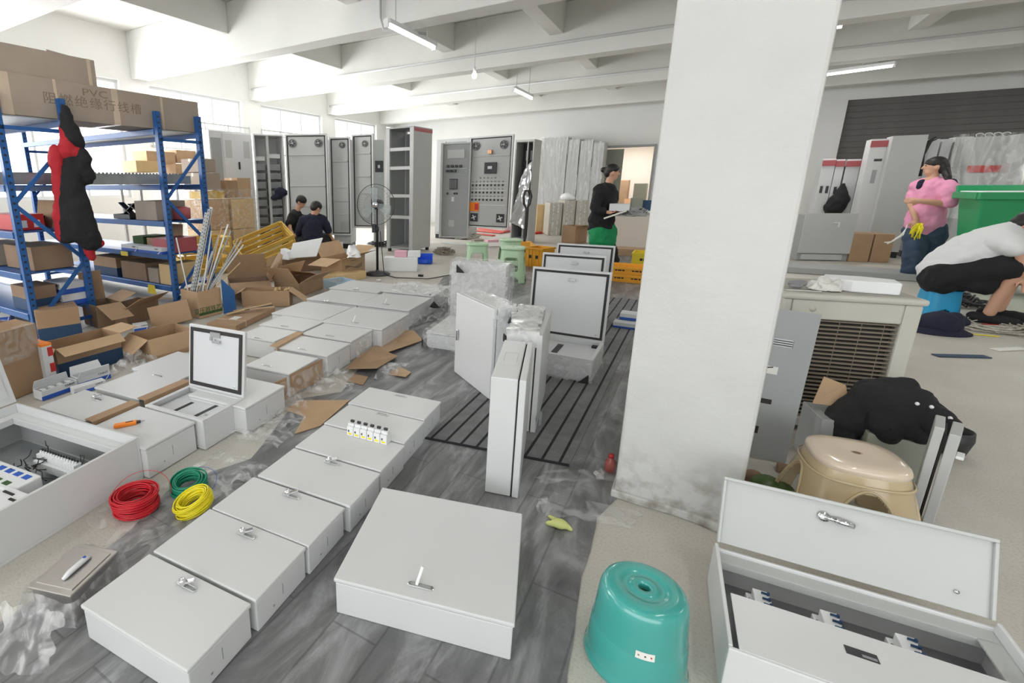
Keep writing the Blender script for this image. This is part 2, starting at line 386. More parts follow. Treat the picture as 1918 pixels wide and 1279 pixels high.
# guard railings seen in front of the window band
def railing(y0, y1, z0, z1, x, label):
    r = empty('window_guard_rail', (x, y0, z0), 0, label, 'railing'); L = y1 - y0
    MB().bar((0, 0, z1 - z0), (0, L, z1 - z0), 0.03, 0.03).build('top_rail', 'steel_grey', r)
    MB().bar((0, 0, 0), (0, L, 0), 0.03, 0.03).build('bottom_rail', 'steel_grey', r)
    n = int(L / 0.55)
    for k in range(n + 1): MB().bar((0, L * k / n, 0), (0, L * k / n, z1 - z0 + 0.03), 0.022, 0.022).build('baluster', 'steel_grey', r)
    for y_ in (0.02, L - 0.04): MB().box(-0.085, 0, y_ - 0.02, y_ + 0.02, 0.0, 0.04).build('bracket', 'steel_grey', r)
railing(6.2, 8.74, 2.0, 2.56, XL + 0.08, 'thin grey guard rail across the bright window above the leftmost tall cabinet')
railing(9.14, 11.68, 2.0, 2.56, XL + 0.08, 'thin grey guard rail across the bright window above the cabinet doors with fans')
# far wall with a doorway to the office and a roller shutter opening on the right
DX0, DX1, DZ = -2.62, -1.28, 2.2
SX0, SX1, SZ = 2.40, 5.25, 3.0
w = MB(); w.box(XL, DX0, YF, YF + 0.2, 0, ZS); w.box(DX0, DX1, YF, YF + 0.2, DZ, ZS); w.box(DX1, SX0, YF, YF + 0.2, 0, ZS)
w.box(SX0, SX1, YF, YF + 0.2, SZ, ZS); w.box(SX1, XR, YF, YF + 0.2, 0, ZS)
struct(w.build('wall_far', 'wall'))
# office bay behind the doorway
w = MB(); w.box(DX0 - 0.4, DX1 + 0.4, YF + 2.6, YF + 2.7, 0, 2.6); w.box(DX0 - 0.5, DX0 - 0.4, YF + 0.2, YF + 2.7, 0, 2.6); w.box(DX1 + 0.4, DX1 + 0.5, YF + 0.2, YF + 2.7, 0, 2.6)
w.box(DX0 - 0.5, DX1 + 0.5, YF + 0.2, YF + 2.7, 2.6, 2.7); w.box(DX0 - 0.5, DX1 + 0.5, YF + 0.2, YF + 2.7, -0.1, 0.0)
struct(w.build('wall_office', 'beige_partition'))
area('office_fill', ((DX0 + DX1) / 2, YF + 1.2, 2.5), (0.9, 0.9), 60)  # lamp added to brighten the bay, no fixture there
d = struct(empty('door_1', (DX0, YF + 0.02, 0)))
MB().box(0.0, 0.62, -0.02, 0.03, 0.02, DZ - 0.04).build('door_leaf', 'olive_board', d)
f = MB(); f.box(-0.05, 0.0, -0.06, 0.1, 0, DZ + 0.05); f.box(DX1 - DX0, DX1 - DX0 + 0.05, -0.06, 0.1, 0, DZ + 0.05); f.box(0.0, DX1 - DX0, -0.06, 0.1, DZ, DZ + 0.05)
f.build('door_frame', 'steel_greyer', d)
s = struct(empty('door_2', ((SX0 + SX1) / 2, YF + 0.06, 0))); hw = (SX1 - SX0) / 2
n = 24
sl = None
for k in range(n):
    z0 = k * SZ / n
    if sl is None: o = sl = MB().box(-hw, hw, 0, 0.05, 0, SZ / n).build('shutter_slat', 'shutter', s, bevel=0.006, seg=1)
    else: o = sl.copy(); COL.objects.link(o)
    o.location = (0, 0, z0)
struct(MB().box(XL - 0.2, XR + 0.2, YB - 0.2, YB, 0, 0.7).box(XL - 0.2, XR + 0.2, YB - 0.2, YB, 3.2, ZS).box(XL, -4.6, YB - 0.2, YB, 0.7, 3.2).box(6.6, XR, YB - 0.2, YB, 0.7, 3.2).build('wall_back', 'wall'))  # unseen wall, its wide opening added to let in sky as fill
struct(MB().box(XR, XR + 0.2, YB, YF + 0.2, 0, ZS).build('wall_right', 'wall'))
# main beams across the hall, with the lesser beams between them
for k, y in enumerate((0.12, 3.03, 5.96, 8.90, 11.84, 14.62)):
    MBx = MB().box(XL, XR, y - 0.02 + 0.0, y + 0.30, ZB, ZS)
    struct(MBx.build('ceiling_beam', 'ceiling_paint', bevel=0.012))
sec = MB(); yy = [YB, 0.1, 3.01, 5.94, 8.88, 11.82, 14.60, YF]
for x in (-6.8, -4.3, -2.42, -0.1, 2.35, 4.8, 7.1):
    for j in range(len(yy) - 1):
        a = yy[j] + (0.32 if j else 0); b_ = yy[j + 1]
        struct(MB().box(x, x + 0.22, a, b_, 3.55, ZS).build('ceiling_rib', 'ceiling_paint', bevel=0.01))
# pillar in the foreground and its neighbours further off
def pillar(x0, x1, y0, y1, n):
    b = MB(); N = 14
    for k in range(N):
        pass
    o = struct(MB().box(x0, x1, y0, y1, 0, ZB).build('pillar', 'pillar_paint', bevel=0.012, seg=2)); return o
pillar(-0.155, 0.255, 2.02, 2.43, 0)
# chipped plaster foot of the pillar
pf = MB()
prof = [(-0.165, 2.012), (-0.06, 2.006), (0.05, 2.010), (0.13, 2.0), (0.19, 1.985), (0.245, 1.975), (0.268, 2.0), (0.266, 2.44), (-0.165, 2.44)]
pf.prism(prof, 0, 0.035); struct(pf.build('trim_1', 'pillar_paint', bevel=0.006))
# conduits and pipe runs on the beams
def pipe(pts, r, label, name='ceiling_pipe', m='steel_white', n=8):
    return tag(MB().tube(pts, r, n).build(name, m), label, 'pipe')
pipe([(-9.2, 8.86, 3.42), (-4.4, 8.86, 3.42), (8.9, 8.86, 3.42)], 0.022, 'thin white conduit running along the second ceiling beam')
pipe([(-9.2, 11.80, 3.40), (8.9, 11.80, 3.40)], 0.022, 'thin white conduit running along the third ceiling beam')
pipe([(-3.75, 5.91, 3.95), (-3.75, 5.91, 3.3), (-3.72, 5.93, 3.17), (-3.3, 6.3, 3.14)], 0.016, 'grey cable looping down the beam beside the long ceiling tube', 'ceiling_cable', 'steel_grey')
# fixtures
def tube_fixture(x, y, z, label, L=1.25, rz=0.0, hang=0.0):
    t = empty('ceiling_tube_lamp', (x, y, z), rz, label, 'ceiling lamp')
    MB().box(-0.05, 0.05, -L / 2, L / 2, 0.02, 0.07).build('housing', 'white_plastic', t, bevel=0.006)
    MB().tube([(0, -L / 2 + 0.03, 0), (0, L / 2 - 0.03, 0)], 0.018, 10).build('tube', 'tube_glow', t)
    for s in (-1, 1): MB().box(-0.03, 0.03, s * (L / 2) - 0.012, s * (L / 2) + 0.012, -0.025, 0.07).build('end_cap', 'white_plastic', t)
    if hang:
        for yy_ in (-L / 3, L / 3): MB().bar((0, yy_, 0.07), (0, yy_, hang), 0.01, 0.01).build('hanger', 'steel_grey', t)
    return t
tube_fixture(-3.42, 6.15, 3.08, 'bright tube lamp under the nearest beam above the cabinet doors', hang=0.9)
tube_fixture(-3.42, 10.85, 3.04, 'small far tube lamp glowing beyond the bare hanging bulb', hang=0.9)
tube_fixture(1.80, 12.45, 3.12, 'bright tube lamp just right of the big white pillar', rz=RAD(70), hang=0.8)
tube_fixture(1.34, 10.1, 3.45, 'dim slim tube lamp up in the recess right of the pillar top', L=0.7, hang=0.5)
b = empty('hanging_bulb', (-3.42, 8.25, 2.98), 0, 'bare round light bulb hanging below the second ceiling beam', 'light bulb')
MB().lathe([(0.004, -0.055), (0.03, -0.045), (0.042, -0.015), (0.038, 0.015), (0.02, 0.045), (0.016, 0.06)], 16).build('bulb', 'tube_glow', b)
MB().lathe([(0.02, 0.06), (0.022, 0.11), (0.01, 0.12)], 12).build('lamp_holder', 'white_plastic', b)
MB().tube([(0, 0, 0.12), (0, 0, 1.02)], 0.004, 6).build('cord', 'steel_grey', b)

# vinyl sheet on the floor (grey, marbled), laid under the enclosures
def sheet(name, pts, m, z, label, cat, t=0.003, sub=6):
    P = [at(p[0], p[1], 0) if len(p) == 2 else Vector(p) for p in pts]
    # subdivide the outline and make it slightly uneven
    Q = []
    for i, p in enumerate(P):
        q = P[(i + 1) % len(P)]
        for k in range(sub):
            r = p.lerp(q, k / sub)
            if k: r = r + Vector((noise.noise(r * 7), noise.noise(r * 7 + Vector((9, 9, 9))), 0)) * 0.012
            Q.append(r)
    b = MB(); b.prism([(q.x, q.y) for q in Q], z, z + t); return tag(b.build(name, m), label, cat)
vin = sheet('vinyl_sheet', [(-330, 1279), (-60, 1205), (60, 1130), (225, 1010), (330, 905), (470, 860), (560, 748), (640, 735), (700, 650), (790, 575), (830, 520), (905, 497), (1010, 478), (1190, 478), (1250, 560), (1185, 800), (1165, 925), (1118, 970), (1085, 1110), (1062, 1270), (1058, 1500), (-400, 1900)], 'vinyl', 0.001, 'grey marbled vinyl sheet spread on the floor under the front row of boxes', 'floor sheet')
c1 = [at(797, 818), at(1064, 872), at(1205, 520), at(1105, 505)]
run = empty('striped_runner', (0, 0, 0.004), 0, 'grey floor runner with dark stripes under the upright enclosures', 'mat')
# runner: long strips of felt with dark stripes woven along it
A, Bc = at(795, 822), at(1066, 874)
x0, x1 = A.x, Bc.x; y0 = (A.y + Bc.y) / 2; NS = 9
mat('runner_grey', (0.23, 0.23, 0.235), 0.9, var=0.25, vscale=12, bump=0.3, bscale=60)
mat('runner_dark', (0.018, 0.018, 0.022), 0.9)
rb = MB()
sk = lambda y: (y - y0) * 0.0
ydv = [y0, y0 + 0.5, y0 + 1.3, 6.4]
X0 = lambda y: x0 + (x0 + 0.02 - x0) * 0
rb.hexa([(x0, A.y, 0), (x1, Bc.y, 0), (x1, 6.0, 0), (x0, 6.0, 0), (x0, A.y, 0.004), (x1, Bc.y, 0.004), (x1, 6.0, 0.004), (x0, 6.0, 0.004)])
rb.build('felt', 'runner_grey', run)
wS = (x1 - x0) / 9.0
for k in range(9):
    xs = x0 + wS * (k + 0.35); yy0 = A.y + (Bc.y - A.y) * (k + 0.35) / 9
    MB().hexa([(xs, yy0, 0.004), (xs + 0.012, yy0, 0.004), (xs + 0.012, 6.0, 0.004), (xs, 6.0, 0.004), (xs, yy0, 0.0055), (xs + 0.012, yy0, 0.0055), (xs + 0.012, 6.0, 0.0055), (xs, 6.0, 0.0055)]).build('stripe', 'runner_dark', run)
MB().bar((x0, A.y, 0.003), (x1, Bc.y, 0.003), 0.014, 0.006).build('bound_edge', 'runner_dark', run)
# ------------------------------------------------------------------ metal enclosures lying flat
def handle_flush(parent, x, y, z, a, m='chrome'):
    h = MB(); n = 20; L, w = 0.030, 0.0085
    P = []
    for k in range(n):
        t = 2 * pi * k / n; P.append(((L if cos(t) > 0 else -L) + w * cos(t), w * sin(t)))
    h.prism(P, 0, 0.003); o = h.build('handle', m, parent, bevel=0.0012, seg=1); o.location = (x, y, z); o.rotation_euler = (0, 0, a)
    s = MB(); s.prism([(p[0] * 0.78, p[1] * 0.55) for p in P], 0.003, 0.0036); s.build('keyhole_plate', 'steel_greyer', o)
    return o
def handle_tee(parent, x, y, z, a, lift=0.35, long=0.07):
    o = handle_flush(parent, x, y, z, a)
    lv = MB(); lv.cbox((0, 0, 0), (long * 0.62, 0.014, 0.007)); lv.lathe([(0.009, -0.004), (0.011, 0.0), (0.011, 0.012), (0.008, 0.014)], 12, (-long * 0.25, 0, 0))
    q = lv.build('lever', 'chrome', o, bevel=0.0015); q.location = (0.006, 0.004, 0.017); q.rotation_euler = (0.15, -lift, 0.35)
    return o
def handle_up(parent, x, y, z, a, m='white_plastic'):
    o = handle_flush(parent, x, y, z, a)
    lv = MB().cbox((0, 0, 0.028), (0.009, 0.012, 0.056)); q = lv.build('lever', m, o, bevel=0.002); q.location = (-0.012, 0, 0.003); q.rotation_euler = (-0.35, 0.25, 0)
    return o
def enclosure(rect, h, label, handle='flush', hpx=None, ha=None, group=None, body='steel_white', slots=True, brand=False):
    c, w, d, a = rect
    e = empty('metal_enclosure', (c.x, c.y, 0.004), a, label, 'enclosure', group); lid = 0.016
    zb = h - lid - 0.004
    MB().box(-w / 2 + 0.004, w / 2 - 0.004, -d / 2 + 0.004, d / 2 - 0.004, 0, zb).build('body', body, e, bevel=0.004)
    MB().box(-w / 2 + 0.009, w / 2 - 0.009, -d / 2 + 0.009, d / 2 - 0.009, zb, zb + 0.004).build('gasket', 'rubber', e)
    l = MB().box(-w / 2, w / 2, -d / 2, d / 2, zb + 0.003, h - 0.004).build('door', 'steel_white', e, bevel=0.0035)
    if slots:
        sl = MB().box(w / 2 - 0.0045, w / 2 - 0.0030, -0.0015, 0.0015, zb * 0.35, zb * 0.72); sl.build('hinge_slot', 'steel_greyer', e)
        MB().lathe([(0.004, 0), (0.004, 0.002)], 10, (w / 2 - 0.005, -d * 0.18, zb * 0.3), 'X').build('plug_hole', 'steel_greyer', e)
    if hpx:
        p = at(hpx[0], hpx[1], h); q = Matrix.Rotation(-a, 3, 'Z') @ (p - Vector((c.x, c.y, 0)))
        {'flush': handle_flush, 'tee': handle_tee, 'up': handle_up}[handle](l, q.x, q.y, h - 0.004, 0 if ha is None else ha)
    return e
H = 0.12
rowA = [([(149, 1128), (285, 1036), (475, 1134), (342, 1258)], 'tee', (350, 1098), 'white steel enclosure lying flat, the one nearest the camera in the front row'),
 ([(285, 1033), (393, 951), (574, 1024), (480, 1125)], 'tee', (461, 1002), 'white steel enclosure lying flat, second from the front of the front row'),
 ([(393, 949), (484, 889), (647, 957), (572, 1022)], 'tee', (545, 929), 'white steel enclosure lying flat beside the yellow wire coil'),
 ([(485, 887), (551, 838), (717, 886), (648, 953)], 'tee', (621, 867), 'white steel enclosure with popped handle just in front of the one under the breakers'),
 ([(551, 836), (606, 796), (759, 832), (716, 883)], 'flush', (678, 820), 'white steel enclosure with the row of small breakers standing at its far edge'),
 ([(606, 795), (650, 757), (798, 787), (758, 830)], 'flush', (716, 776), 'white steel enclosure behind the small breakers, second from the far end of the front row'),
 ([(649, 755), (692, 725), (829, 751), (795, 786)], 'flush', (750, 742), 'white steel enclosure at the far end of the front row by the striped runner')]
for cs, hd, hp, lb in rowA:
    c, w, d, a = rect4(*cs, H); enclosure((c, w - 0.002, min(d, 0.243) - 0.002, RAD(5)), H, lb, hd, hp)
# the larger enclosure alone in the foreground
BIG = rect4((622, 1085), (716.5, 913.8), (983, 960.7), (958.7, 1165.4), 0.13)
enclosure(BIG, 0.13, 'large white steel enclosure standing alone with a thin upright latch', 'up', (788, 1098), 0, slots=False)

# the double row behind: (corners, height, handle, handle pixel, label)
rowB = [
 ([(160, 800), (269, 759), (367, 792), (264, 842)], 0.155, None, None, 'white enclosure with the orange cutter lying on it'),
 ([(67, 761), (156, 732), (253, 750), (158, 788)], 0.155, 'tee', (181, 748), 'shiny white enclosure between the open cabinet and the small white cartons'),
 ([(173, 727), (254, 694), (353, 709), (260, 746)], 0.155, 'flush', (295, 704), 'white enclosure behind the shiny one, left of the enclosure with its door up'),
 ([(471, 686), (504, 654), (601, 671), (537, 701)], 0.155, 'flush', (500, 685), 'white enclosure with cardboard and film side, just behind the raised door'),
 ([(516, 651), (562, 626), (657, 644), (612, 667)], 0.155, 'flush', (567, 654), 'right-column enclosure with flush handle and bare side, next behind the cardboard-sided one'),
 ([(451, 624), (494, 610), (552, 620), (509, 645)], 0.155, 'flush', (482, 633), 'white enclosure of the left column beside the brown cardboard strip'),
 ([(562, 626), (605, 605), (700, 616), (660, 639)], 0.155, 'flush', (618, 629), 'white enclosure with film-wrapped side, next in front of the large one with upright handle'),
 ([(486, 609), (527, 589), (607, 602), (572, 619)], 0.155, 'flush', (533, 611), 'white enclosure at the tip of the long flat brown carton'),
 ([(610, 601), (652, 576), (770, 584), (716, 619)], 0.16, 'up', (664, 604), 'large white enclosure with an upright handle and a ruffle of film at its side'),
 ([(512, 587), (562, 564), (661, 574), (607, 599)], 0.16, 'tee', (611, 567), 'large white enclosure in the left column with film along its far edge'),
 ([(671, 570), (712, 550), (812, 556), (766, 582)], 0.16, 'up', (723, 570), 'white enclosure near the black corner guards, second from the far end of the right column'),
 ([(579, 560), (617, 541), (712, 551), (670, 570)], 0.16, 'tee', (667, 543), 'white enclosure beside the pale blue basket in the left column'),
 ([(722, 547), (740, 529), (850, 534), (812, 553)], 0.16, 'up', (780, 544), 'farthest white enclosure of the right column under crumpled film'),
 ([(617, 540), (655, 524), (742, 532), (712, 548)], 0.16, 'tee', (709, 527), 'farthest white enclosure of the left column nearest the standing fan'),
]
RB = []
for cs, h, hd, hp, lb in rowB:
    c, w, d, a = rect4(*cs, h); RB.append((c, w, d, a)); enclosure((c, w - 0.006, d - 0.006, RAD(6)), h, lb, hd or 'flush', hp, group=None)
enclosure((at(445, 730, 0.155) + Vector((0, 0, 0)), 0.40, 0.33, RAD(6)), 0.155, 'white enclosure half hidden behind the raised door, brown cardboard on its side', 'flush', None)
enclosure((at(335, 682, 0.155), 0.42, 0.36, RAD(6)), 0.155, 'pale white enclosure tucked in front of the big open carton', 'flush', None)

def open_enclosure(c, w, d, a, h, lh, label, door_at='+y', dang=80, dh=None, hp=True, plate=True, slots2=1, name_lid=True, off=0.0):
    """shallow cabinet lying on its back with the door swung up on the far side"""
    e = empty('open_enclosure', (c.x, c.y, 0.004), a, label, 'enclosure'); t = 0.012
    b = MB(); b.box(-w / 2, w / 2, -d / 2, d / 2, 0, t); b.box(-w / 2, w / 2, -d / 2, -d / 2 + t, t, h); b.box(-w / 2, w / 2, d / 2 - t, d / 2, t, h)
    b.box(-w / 2, -w / 2 + t, -d / 2 + t, d / 2 - t, t, h); b.box(w / 2 - t, w / 2, -d / 2 + t, d / 2 - t, t, h)
    b.build('body', 'steel_white', e, bevel=0.003)
    r = MB(); f = 0.024
    r.box(-w / 2, w / 2, -d / 2, -d / 2 + f, h, h + 0.006); r.box(-w / 2, w / 2, d / 2 - f, d / 2, h, h + 0.006); r.box(-w / 2, -w / 2 + f, -d / 2 + f, d / 2 - f, h, h + 0.006); r.box(w / 2 - f, w / 2, -d / 2 + f, d / 2 - f, h, h + 0.006)
    r.build('rim', 'steel_white', e, bevel=0.002)
    pl = MB().box(-w / 2 + f, w / 2 - f, -d / 2 + f, d / 2 - f, h - 0.030, h - 0.026).build('cover_plate', 'steel_inner', e, bevel=0.001)
    return e, pl
def door_leaf(parent, w, L, ang, hinge, t=0.018, handle='t', m='steel_inner', seal=0.014):
    """door rising from a hinge line (local x) - the inner face with its black seal looks at -y"""
    o = MB().box(-w / 2, w / 2, 0, t, 0, L).build('door', 'steel_white', parent, bevel=0.003)
    o.location = hinge; o.rotation_euler = (-RAD(ang), 0, 0)
    MB().box(-w / 2 + 0.032, w / 2 - 0.032, -0.003, 0, 0.032, L - 0.032).build('inner_face', m, o)
    g = MB(); s0, s1 = 0.016, 0.016 + seal
    g.box(-w / 2 + s0, w / 2 - s0, -0.006, 0, s0, s1); g.box(-w / 2 + s0, w / 2 - s0, -0.006, 0, L - s1, L - s0)
    g.box(-w / 2 + s0, -w / 2 + s1, -0.006, 0, s1, L - s1); g.box(w / 2 - s1, w / 2 - s0, -0.006, 0, s1, L - s1)
    g.build('seal', 'rubber', o)
    k = MB().lathe([(0.010, -0.018), (0.012, -0.010), (0.008, 0)], 12, (0, 0, L - 0.075), 'Y').cbox((0.014, -0.016, L - 0.075), (0.05, 0.006, 0.016)); k.build('latch', 'chrome', o)
    MB().lathe([(0.006, -0.006), (0.006, 0)], 8, (w / 2 - 0.06, 0, 0.05), 'Y').build('stud', 'chrome', o)
    return o
# enclosure with its door raised, in the row behind
c, w, d, a = rect4((272, 761), (356, 722), (460, 748), (366, 790), 0.15)
c = c + Vector((0.012, 0.0, 0)); e, pl = open_enclosure(c, w + 0.014, d - 0.006, RAD(6), 0.150, 0, 'white enclosure with its door swung straight up and two black slots in its cover plate')
_iv = (Matrix.Translation(e.location) @ Matrix.Rotation(RAD(6), 4, 'Z')).inverted()
for (sa, sb, sw) in (((327, 769), (361, 753), 0.022), ((359, 782), (410, 757), 0.022)):
    A_, B_ = _iv @ at(sa[0], sa[1], 0.13), _iv @ at(sb[0], sb[1], 0.13); A_.z = B_.z = 0.1249; MB().bar(A_, B_, sw, 0.0012).build('slot', 'black_plastic', e)
MB().lathe([(0.012, 0), (0.012, 0.003)], 12, (0.02, 0.085, 0.1245)).build('knockout', 'steel_greyer', e)
MB().box(0.11, 0.145, -0.052, -0.044, 0.1245, 0.13).build('pull', 'steel_grey', e)
P = at(366, 613, 0.5)
L3 = 0.0
dl = door_leaf(e, w + 0.010, 0.355, 8, (0, d / 2 - 0.012, 0.156), seal=0.020)
text('配电箱', 0.036, 'steel_greyer', dl, (-0.02, -0.004, 0.30), (pi / 2, 0, 0), 'lettering') if False else None
sk = MB(); sk.cbox((0.0, -0.006, 0.315), (0.07, 0.008, 0.028)); sk.cbox((-0.03, -0.006, 0.292), (0.016, 0.008, 0.02)); sk.build('latch_bracket', 'steel_greyer', dl)
# the three open ones in the middle, doors facing the camera
def mid_open(TL, TR, BRp, depth, label, zb=0.15, full=True, frac=1.0):
    pass
def mid_box(xl, xr, yf, yb, h, dl_, tilt, label, slot=False):
    w = xr - xl; c = Vector(((xl + xr) / 2, (yf + yb) / 2, 0))
    e, pl = open_enclosure(c, w, yb - yf, 0.0, h, 0, label)
    door_leaf(e, w, dl_, tilt, (0, (yb - yf) / 2 - 0.012, h + 0.006), seal=0.016)
    if slot:
        MB().box(-0.02, 0.02, -0.09, 0.12, h - 0.0255, h - 0.0243).build('slot', 'black_plastic', e)
        MB().box(w / 2 - 0.07, w / 2 - 0.03, (yb - yf) / 2 - 0.07, (yb - yf) / 2 - 0.03, h - 0.0255, h - 0.012).build('corner_block', 'black_plastic', e)
    return e
# ------------------------------------------------------------------ enclosures around the runner
e1 = mid_box(-1.0, -0.46, 3.23, 3.66, 0.15, 0.50, 3, 'nearest of the three open enclosures with doors up, black slot in its plate', slot=True)
mid_box(-1.11, -0.60, 3.95, 4.34, 0.15, 0.52, 3, 'middle one of the three open enclosures with doors up')
mid_box(-1.15, -0.63, 4.62, 5.02, 0.15, 0.53, 3, 'farthest of the three open enclosures with doors up')

def standing(loc, rz, w, t, h, label, gap=True, vent=False, door_ajar=0.0, handle=False, dt=0.022):
    """enclosure standing on edge: door face towards local -y"""
    e = empty('upright_enclosure', loc, rz, label, 'enclosure')
    MB().box(-w / 2 + 0.004, w / 2 - 0.004, dt + 0.006, t, 0, h).build('body', 'steel_white', e, bevel=0.004)
    MB().box(-w / 2 + 0.012, w / 2 - 0.012, dt, dt + 0.006, 0.01, h - 0.01).build('gasket', 'rubber', e)
    d = MB().box(-w / 2, w / 2, 0, dt, 0, h).build('door', 'steel_white', e, bevel=0.004)
    if door_ajar:
        d.location = (-w / 2, 0, 0); d.rotation_euler = (0, 0, -door_ajar)
        d.data.transform(Matrix.Translation((w / 2, 0, 0)))
    if handle:
        hd = MB().cbox((0, -0.008, 0), (0.016, 0.014, 0.075)).build('handle', 'chrome', d, bevel=0.004); hd.location = (-w / 2 + 0.045 + (w / 2 if door_ajar else 0), 0, h * 0.5)
    return e
# upright one turned towards the camera's left, its door face showing
s1 = standing((-1.105, 2.80, 0.006), math.atan2(2.66 - 2.972, -0.927 + 1.297), 0.482, 0.15, 0.555, 'upright white enclosure with a small handle, bubble film on its top, on the striped runner', handle=True)
# the narrow one nearest the camera (door to the right)
def side_standing(x0, x1, y0, y1, h, label, ajar=0.0, wrap=False):
    w, t = y1 - y0, x1 - x0
    return standing((x1, (y0 + y1) / 2, 0.006), pi / 2, w, t, h, label, door_ajar=ajar, dt=0.026)
s3 = standing((-0.536, 2.035, 0.006), pi / 2 + RAD(13), 0.51, 0.134, 0.515, 'narrow white enclosure standing on edge, the nearest upright one', dt=0.026)
MB().box(-0.10, 0.06, 0.045, 0.115, 0.5155, 0.5165).build('knockout_plate', 'steel_white', s3, bevel=0.0004)
fr = MB(); fr.box(-0.06, 0.06, 0.052, 0.0535, 0.5165, 0.517).box(-0.06, 0.06, 0.1065, 0.108, 0.5165, 0.517).box(0.0585, 0.06, 0.052, 0.108, 0.5165, 0.517); fr.build('scored_line', 'steel_greyer', s3)
s4 = standing((-0.635, 2.650, 0.006), pi / 2 + RAD(12.5), 0.56, 0.165, 0.525, 'upright white enclosure with door ajar and bubble wrap on top', door_ajar=0.05, dt=0.026)
MB().cbox((-0.05, 0.0, 0), (0.10, 0.012, 0.03)).build('hinge_arm', 'galvanized', s4).location = (-0.24, -0.02, 0.09)
s2 = standing((-1.60, 4.12, 0.006), RAD(4), 0.50, 0.17, 0.565, 'upright enclosure fully wrapped in crumpled clear film with a black corner', handle=False)
def corner_guard(p, sz, label, rz=0.0, m='rubber'):
    g = MB(); a, t = sz, 0.012
    g.add([(0, 0, 0), (a, 0, 0), (0, a, 0), (0, 0, a), (t, t, t * 0), (a, t, 0), (t, a, 0), (t, t, a)], [(0, 2, 1), (0, 1, 3), (0, 3, 2), (1, 2, 3)])
    o = g.build('corner_guard', m, bevel=0.004); o.location = p; o.rotation_euler = (0, 0, rz); return tag(o, label, 'corner guard')
corner_guard((-0.47, 3.20, 0.004), 0.07, 'black foam corner guard lying at the foot of the nearest open enclosure', RAD(100))
# film over things: wrinkled hoods made from a rounded shell around a box
def hood(name, c, size, rz, amp, m, label, z0=0.0, top=True, seed=1, skirt=0.0, freq=9.0, n=10, sides=(1, 1, 1, 1), group=None):
    """crumpled film pulled over a box (centre of base c, full size), open below"""
    w, d, h = size; vs = []; fs = []; R = Matrix.Rotation(rz, 3, 'Z'); o3 = Vector((seed * 2.3, seed, 0))
    def P(x, y, z):
        q = Vector((x, y, z)); nn = noise.noise_vector((q + o3) * freq) + 0.5 * noise.noise_vector((q + o3) * freq * 2.4)
        out = Vector((x / (w / 2), y / (d / 2), max(0, z - h * 0.8) / (h * 0.2 + 1e-3))).normalized()
        q = q + nn * amp + out * amp * (0.9 + abs(nn.x)); return Vector(c) + R @ q
    def grid(f, a, b, skip=0.0):
        o = len(vs)
        for j in range(b + 1):
            for i in range(a + 1): vs.append(f(i / a, j / b))
        for j in range(b):
            for i in range(a): fs.append((o + j * (a + 1) + i, o + j * (a + 1) + i + 1, o + (j + 1) * (a + 1) + i + 1, o + (j + 1) * (a + 1) + i))
    hw, hd = w / 2, d / 2
    nz = max(3, int(n * (h - z0) / w)); nd = max(3, int(n * d / w)); 
    if sides[0]: grid(lambda u, v: P(-hw + w * u, -hd, z0 + (h - z0) * v), n, nz)
    if sides[1]: grid(lambda u, v: P(hw, -hd + d * u, z0 + (h - z0) * v), nd, nz)
    if sides[2]: grid(lambda u, v: P(hw - w * u, hd, z0 + (h - z0) * v), n, nz)
    if sides[3]: grid(lambda u, v: P(-hw, hd - d * u, z0 + (h - z0) * v), nd, nz)
    if top: grid(lambda u, v: P(-hw + w * u, -hd + d * v, h), n, nd)
    o = MB().add(vs, fs, True).build(name, m); return tag(o, label, 'plastic film', group)
hood('plastic_film', (-1.60, 4.205, 0.01), (0.52, 0.19, 0.575), RAD(4), 0.012, 'film', 'crumpled clear film around the upright enclosure in front of the green stools', seed=3, n=16, freq=5)
hood('bubble_film', (s1.location.x + 0.048, s1.location.y + 0.057, 0.01), (0.47, 0.13, 0.565), s1.rotation_euler.z, 0.010, 'film', 'bubble film bunched over the top of the upright enclosure with the small handle', z0=0.43, seed=5, n=20, sides=(0, 1, 1, 1))
hood('bubble_film', (-0.725, 2.63, 0.01), (0.14, 0.54, 0.53), RAD(12.5), 0.010, 'film_milky', 'milky bubble wrap heaped on the enclosure with the door ajar', z0=0.45, seed=6, n=8)
corner_guard((-0.80, 2.70, 0.49), 0.075, 'black foam corner on the bubble-wrapped top of the upright enclosure', RAD(150))
corner_guard((-0.765, 2.355, 0.475), 0.05, 'black foam corner under the milky bubble wrap', RAD(20))
corner_guard((-1.77, 4.03, 0.49), 0.08, 'black foam corner showing through the film of the wrapped upright enclosure', RAD(10))
hood('plastic_film', (-0.72, 3.43, 0.006), (0.53, 0.42, 0.135), 0, 0.010, 'film', 'clear film hanging around the base of the nearest open enclosure', seed=8, top=False, n=18, sides=(1, 1, 0, 0))
hood('plastic_film', (-0.86, 4.15, 0.006), (0.51, 0.40, 0.135), 0, 0.010, 'film', 'clear film around the base of the middle open enclosure', seed=9, top=False, n=16, sides=(0, 1, 0, 0))
# low wrapped enclosure left of the runner
c = (at(790, 624, .12) + at(830, 592, .12)) / 2
lowb = enclosure((Vector((-1.52, 3.63, 0)), 0.42, 0.56, RAD(6)), 0.13, 'low white enclosure wrapped in film left of the upright one with the handle', 'flush', None)
hood('plastic_film', (-1.52, 3.63, 0.004), (0.44, 0.58, 0.135), RAD(6), 0.012, 'film_thin', 'thin film round the low enclosure left of the striped runner', seed=12, n=16)
corner_guard((-1.74, 3.33, 0.006), 0.07, 'black corner guard at the left foot of the low wrapped enclosure', RAD(-5))

